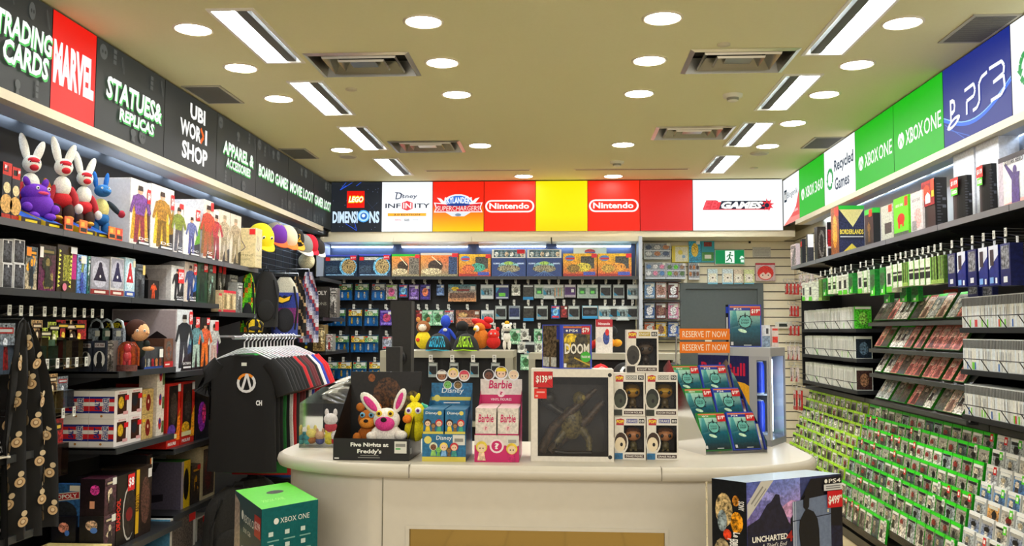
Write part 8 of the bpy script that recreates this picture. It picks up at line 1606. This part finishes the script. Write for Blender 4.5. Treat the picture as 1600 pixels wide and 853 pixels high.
for px, py, yy, xx, c, br_, lb_, s_ in CP:
    z_ = EYE+(517-py)/1400*yy; e = cap((xx-.06, yy, z_), math.radians(48), c, br_, lb_, 'A' if 'gold' in lb_ else None, 'e8b020', s_, tilt=.6, front=('6a2a9a' if 'purple' in lb_ else None))
    if 'yellow' in lb_:
        b = MB(); b.ell((-.04, -.112, .08), (.016, .006, .02), C('f8f8f0'), 'fabric'); b.ell((.04, -.112, .08), (.016, .006, .02), C('f8f8f0'), 'fabric'); b.ell((-.04, -.118, .082), (.009, .004, .011), C('0c0c0c'), 'fabric'); b.ell((.04, -.118, .082), (.009, .004, .011), C('0c0c0c'), 'fabric'); b.obj('eyes', e); 
p = ony(479, 408, 9.2); b = MB(); b.ell((0, 0, 0), (.085, .085, .09), C('d8cfa8', .5), 'fabric', 20, 14); o = tag(b.obj('round_hat', loc=(p.x, 9.2, p.z)), 'round cream hat hanging under the crimson cap', 'hat'); b = MB(); b.tube([(0, 0, .085), (.0, .0, .14), (-.05, .1, .16)], .003, C('303438')); b.obj('hook', o)
def bag(px, pt, pb, yy, xx, wd, col, lb_, art=None, straps='1a1a1a', name='backpack', cat='backpack', depth=.12):
    t = EYE+(517-pt)/1400*yy; H_ = (pb-pt)/1400*yy; X = ony(px, pt, yy).x if xx is None else xx
    e = empty(name, (X, yy, t-H_), lb_, cat, None, .35); b = MB(); rows = []
    for i in range(13):
        v = i/12; q = min(1, math.sin(math.pi*min(1, .12+v*.95))**.35 if v > .6 else .92+.08*v); w_ = wd/2*(q if v < .6 else max(.15, math.cos((v-.6)/.4*math.pi/2*.92))**.5)
        rows.append([(w_*math.copysign(abs(math.cos(a))**.7, math.cos(a)), depth/2*math.copysign(abs(math.sin(a))**.7, math.sin(a)), H_*v) for a in (2*math.pi*j/20 for j in range(20))])
    b.grid(rows, art if art else C(col, .3), 'fabric', True, True); b.face(rows[0][::-1], C(col), 'fabric'); b.face(rows[-1], C(col), 'fabric'); b.obj('body', e)
    b = MB(); b.tube([(-.03, 0, H_*.97), (-.02, 0, H_*1.05), (.02, 0, H_*1.05), (.03, 0, H_*.97)], .008, C(straps), 'fabric'); b.obj('handle', e)
    for s_ in (-1, 1): b = MB(); b.tube([(s_*wd*.3, -depth*.45, H_*.85), (s_*wd*.42, -depth*.75, H_*.5), (s_*wd*.35, -depth*.5, H_*.15)], .01, C(straps), 'fabric'); b.obj('strap', e)
    b = MB(); b.ell((0, -depth*.52, H_*.3), (wd*.32, depth*.14, H_*.2), C(col if not art else '1c1c20', .3), 'fabric'); b.obj('pocket', e)
    b = MB(); b.tube([(0, 0, H_*1.05), (0, .02, H_*1.05+.03), (-.46, .22, H_*1.05+.05)], .005, C('8a8e94'), 'metal'); b.obj('hanging_hook', e)
    return e
bag(416, 424, 512, 7.97, None, .24, '1c1b1a', 'black hanging backpack beside the short left shelf', depth=.09)
def bat_art(i, j):
    if 12 <= j <= 18 or True: return C('b8b4a0', .2) if i > 8 else C('2a3a8a', .4) if i > 5 else C('7a2a6a', .6) if i > 2 else C('3a4a9a', .3)
bag(446, 433, 530, 8.22, None, .26, 'b8b4a0', 'white, blue and purple hanging backpack with a gold winged badge', bat_art)
p = ony(441, 468, 8.06); b = MB(); F = Face(b, (p.x-.09, 8.05, p.z-.04), (.17, .05, 0), (0, 0, .09), 'fabric'); b.box(p.x-.09, p.x-.088, 8.055, 8.057, p.z-.01, p.z, C('141414')); F.poly([(0, .3), (.15, .1), (.5, .0), (.9, .3), (1, 1), (.8, .75), (.6, .9), (.5, .7), (.4, .9), (.2, .75), (0, 1)], C('141414')); F.poly([(.1, .35), (.5, .12), (.85, .4), (.9, .8), (.6, .55), (.4, .7), (.1, .6)], C('e8b820')) ; tag(b.obj('winged_badge'), 'gold and black winged badge on the white and blue backpack', 'badge')
bag(388, 426, 520, 7.79, None, .13, '5ac81c', 'lime green patterned bag beside the grey tumblers', lambda i, j: C(('5ad018', '2c8a1c', 'e87a1c', '90e020')[(i*3+j*5) % 4], .8), depth=.05)
bag(398, 500, 520, 7.66, None, .15, 'd8b818', 'black and yellow fingered glove pair hanging under the short shelf', lambda i, j: C('d8b818' if j % 3 else '141414', .2), name='hanging_gloves', cat='gloves', depth=.06)
def drape(px, pt, pb, yy, wd, lb_, fn, name='hanging_scarf'):
    t = ony(px, pt, yy); H_ = t.z-ony(px, pb, yy).z; b = MB(); n, m = 18, 9; rows = [[(-wd/2*(.4+.6*min(1, i/6))+wd*(.4+.6*min(1, i/6))*j/m, .02*math.sin(j*1.9+i*.2), -H_*i/n) for j in range(m+1)] for i in range(n+1)]
    b.grid(rows, fn, 'fabric'); o = tag(b.obj(name, loc=t), lb_, 'scarf'); b = MB(); b.tube([(0, 0, .0), (0, 0, .03), (-.62, .05, .04)], .005, C('8a8e94'), 'metal'); b.obj('hook', o)
drape(466, 432, 525, 8.4, .16, 'black and tan mottled scarf between the backpack and the red patterned scarf', lambda i, j: C('b89868' if (i*7+j*3) % 5 == 0 else '15120f', .3))
drape(483, 425, 535, 8.75, .20, 'white scarf with red and blue flecks beside the cream hat', lambda i, j: C(('c8c4c8', '3a4068', 'b0b0c0', 'a03038', '8a8aa0')[(i*3+j*7) % 5], .6))
# clothes rail
e = empty('clothes_rail', (-2.2, 6.6, 1.55), 'chrome clothes rail on the left wall full of T-shirts', 'clothes rail'); b = MB(); b.tube([(0, -.75, 0), (0, .75, 0)], .013, C('c0c4c8'), 'metal', 10); b.obj('rail', e)
for y_ in (.1, .7): b = MB(); b.tube([(0, y_, 0), (-.84, y_, 0)], .01, C('c0c4c8'), 'metal', 8); b.obj('arm', e)
def shirt(yy, col, trim, label, mark=None, long=.0, x=-2.2, sl=None):
    e = empty('t_shirt', (x, yy, 1.55), label, 'T-shirt', 'T-shirts on the clothes rail', R.uniform(-.03, .03)); b = MB(); hs = []
    W = [(.0, .10), (-.03, .20), (-.09, .235), (-.2, .225), (-.45, .225), (-.72-long, .24)]; n = 12
    rows = []
    for k, (dz, w_) in enumerate(W):
        rows.append([(w_*math.cos(a), (.014+.012*(k > 2))*math.sin(a)+.006*math.sin(a*5+k+yy*9)*(k > 2), -.12+dz) for a in (2*math.pi*j/24 for j in range(24))])
    b.grid(rows, C(col, .15), 'fabric', True, True); b.face(rows[-1], C(col), 'fabric'); b.face(rows[0][::-1], C(trim), 'fabric'); b.obj('torso', e)
    for s_ in (-1, 1):
        b = MB(); b.tube([(s_*.17, 0, -.165), (s_*.235, 0, -.24), (s_*.29, 0, -.38)], [.05, .06, .062], C(sl or col, .1), 'fabric', 10); o = b.obj('sleeve', e); o.scale = (1, .5, 1)
    b = MB(); b.lathe([(.075, -.125), (.07, -.112), (.062, -.12)], C(trim), 'fabric', 16, cap=False); o = b.obj('collar', e); o.scale = (1, .35, 1)
    b = MB(); b.tube([(.2, 0, -.15), (.05, 0, -.085), (0, 0, -.07), (-.05, 0, -.085), (-.2, 0, -.15)], .005, C('d8dce0'), 'gloss_print', 6); b.tube([(0, 0, -.07), (0, 0, -.03), (.018, 0, -.01), (.02, 0, .01), (0, 0, .022), (-.018, 0, .008)], .0055, C('e0e2e4'), 'gloss_print', 6); b.obj('hanger', e)
    if mark:
        b = MB(); mark(Face(b, (-.15, -.045, -.62), (.30, 0, 0), (0, 0, .44), 'fabric')); b.obj('printed_pattern', e)
    return e
def ow(F):
    F.N = Vector((0, -1, 0)); n = 16
    for k in range(n):
        a0, a1 = math.pi*2*k/n, math.pi*2*(k+1)/n; c = C('e88a20' if .15*math.pi < a0 < .8*math.pi else 'd8d8d8'); f = lambda r, a: (.62+r*math.cos(a)*F.h/F.w, .72+r*math.sin(a)); F.poly([f(.11, a0), f(.15, a0), f(.15, a1), f(.11, a1)], c, up=False)
    F.l += 1; F.poly([(.5, .63), (.56, .63), (.63, .8), (.7, .63), (.75, .63), (.66, .86), (.6, .86)], C('d8d8d8')); F.text('CH', .92, .42, .14, .08, C('e8e8e8'), .05); F.rect(.5, .98, .62, 1.03, C('d8dcd0'))
SH = [('0f0e0e', '1a1a1a', 'black T-shirt with an orange and white ring emblem, nearest on the rail', ow, None), ('121212', '1c8a30', 'black T-shirt with white stars, second on the rail', lambda F: [F.disc(.8, .8, .05, C('d8d8d8')), F.disc(.95, .65, .06, C('d8d8d8'))], None), ('161616', '1c9a38', 'black T-shirt with green sleeve piping', None, None), ('1c6a2c', '1c6a2c', 'green and black T-shirt behind the piped one', None, '101010'), ('1a1a1a', 'd8d8d8', 'black T-shirt with a white neck edge', None, None),
      ('d8d4d0', 'd8d4d0', 'white T-shirt with black sleeves', None, '141414'), ('b01c20', 'b01c20', 'bright red T-shirt in the front half of the rail', None, None), ('2c2c2c', '2c2c2c', 'dark grey T-shirt behind the red one', None, None), ('5a1a20', '5a1a20', 'maroon T-shirt, nearer of two', None, None), ('64242a', '64242a', 'maroon T-shirt, farther of two', None, None), ('141214', '141214', 'plain black T-shirt behind the maroon ones', None, None),
      ('e0dcd8', 'e0dcd8', 'white T-shirt near the far end of the rail', None, None), ('2a3a9a', '2a3a9a', 'royal blue T-shirt near the far end of the rail', None, None), ('c01c20', 'c01c20', 'red T-shirt at the far end of the rail', None, None), ('c81c24', 'c81c24', 'last red T-shirt touching the rail arm', None, None)]
for i, (c, t, lb_, mk, sl) in enumerate(SH): shirt(5.98+.078*i, c, t, lb_, mk, (.06, 0, 0, .1, 0, 0, .15, 0, 0, 0, 0, 0, 0, 0, .05)[i], -2.17+.0*i, sl)
# bags on the floor and foil balloon by the fixture
def floorbag(x, y, s, col, lb_, tilt):
    e = bag(500, 500, 560, 6, x, .3, col, lb_)
    for c_ in list(e.children):
        if c_.name.startswith('hanging_hook'): bpy.data.objects.remove(c_)
    e.location = (x, y, .012); e.scale = (s, s, s*1.5); e.rotation_euler = (.0, tilt, .6); return e
floorbag(-2.28, 6.05, 1.35, '1c1b19', 'black backpack leaning on the base deck below the shirts', .12); floorbag(-2.22, 6.5, 1.35, '22211e', 'second black backpack standing below the shirts', -.1)
b = MB(); p = ony(352, 735, 6.4); b.grid([[(.1*math.cos(a)*(.3+.7*math.sin(math.pi*k/8)), .05*math.sin(a)*math.sin(math.pi*k/8), -.03-.28*k/8) for a in (2*math.pi*j/10 for j in range(10))] for k in range(9)], lambda i, j: C('b8401c', .4) if i > 3 else C('1c4a38', .4), 'gloss_print', False, True); o = tag(b.obj('foil_pouch', loc=(-2.42, 6.66, .93)), 'shiny green and orange foil pouch hanging beside the cream-framed box', 'pouch'); b = MB(); b.tube([(0, 0, -.03), (0, 0, .03)], .003, C('909090')); b.obj('string', o)
b = MB(); b.box(-2.47, -2.08, 6.8, 7.56, 0, .46, C('121214')); b.box(-2.45, -2.10, 6.82, 7.54, .46, .47, C('1c1c1e')); tag(b.obj('storage_crate'), 'dark crate under the folded cloths behind the console box', 'crate')
for i, (c, lb_) in enumerate((('1c4a90', 'folded blue cloth'), ('c8a818', 'folded yellow cloth'), ('8a8e90', 'folded grey cloth'))):
    b = MB(); b.grid([[(.14*math.cos(a), .1*math.sin(a)*(1 if k else 1), .02*k-.02*k*k/9*.3+.008*math.sin(3*a+k)) for a in (2*math.pi*j/14 for j in range(14))] for k in range(4)], C(c, .3), 'fabric', True, True); b.face([(.14*math.cos(2*math.pi*j/14), .1*math.sin(2*math.pi*j/14), .055+.008*math.sin(3*2*math.pi*j/14+3)) for j in range(14)], C(c, .3), 'fabric')
    tag(b.obj('folded_cloth', loc=(-2.25+.02*i, 6.95+.24*i, .472)), lb_+' on the dark crate behind the console box', 'cloth')
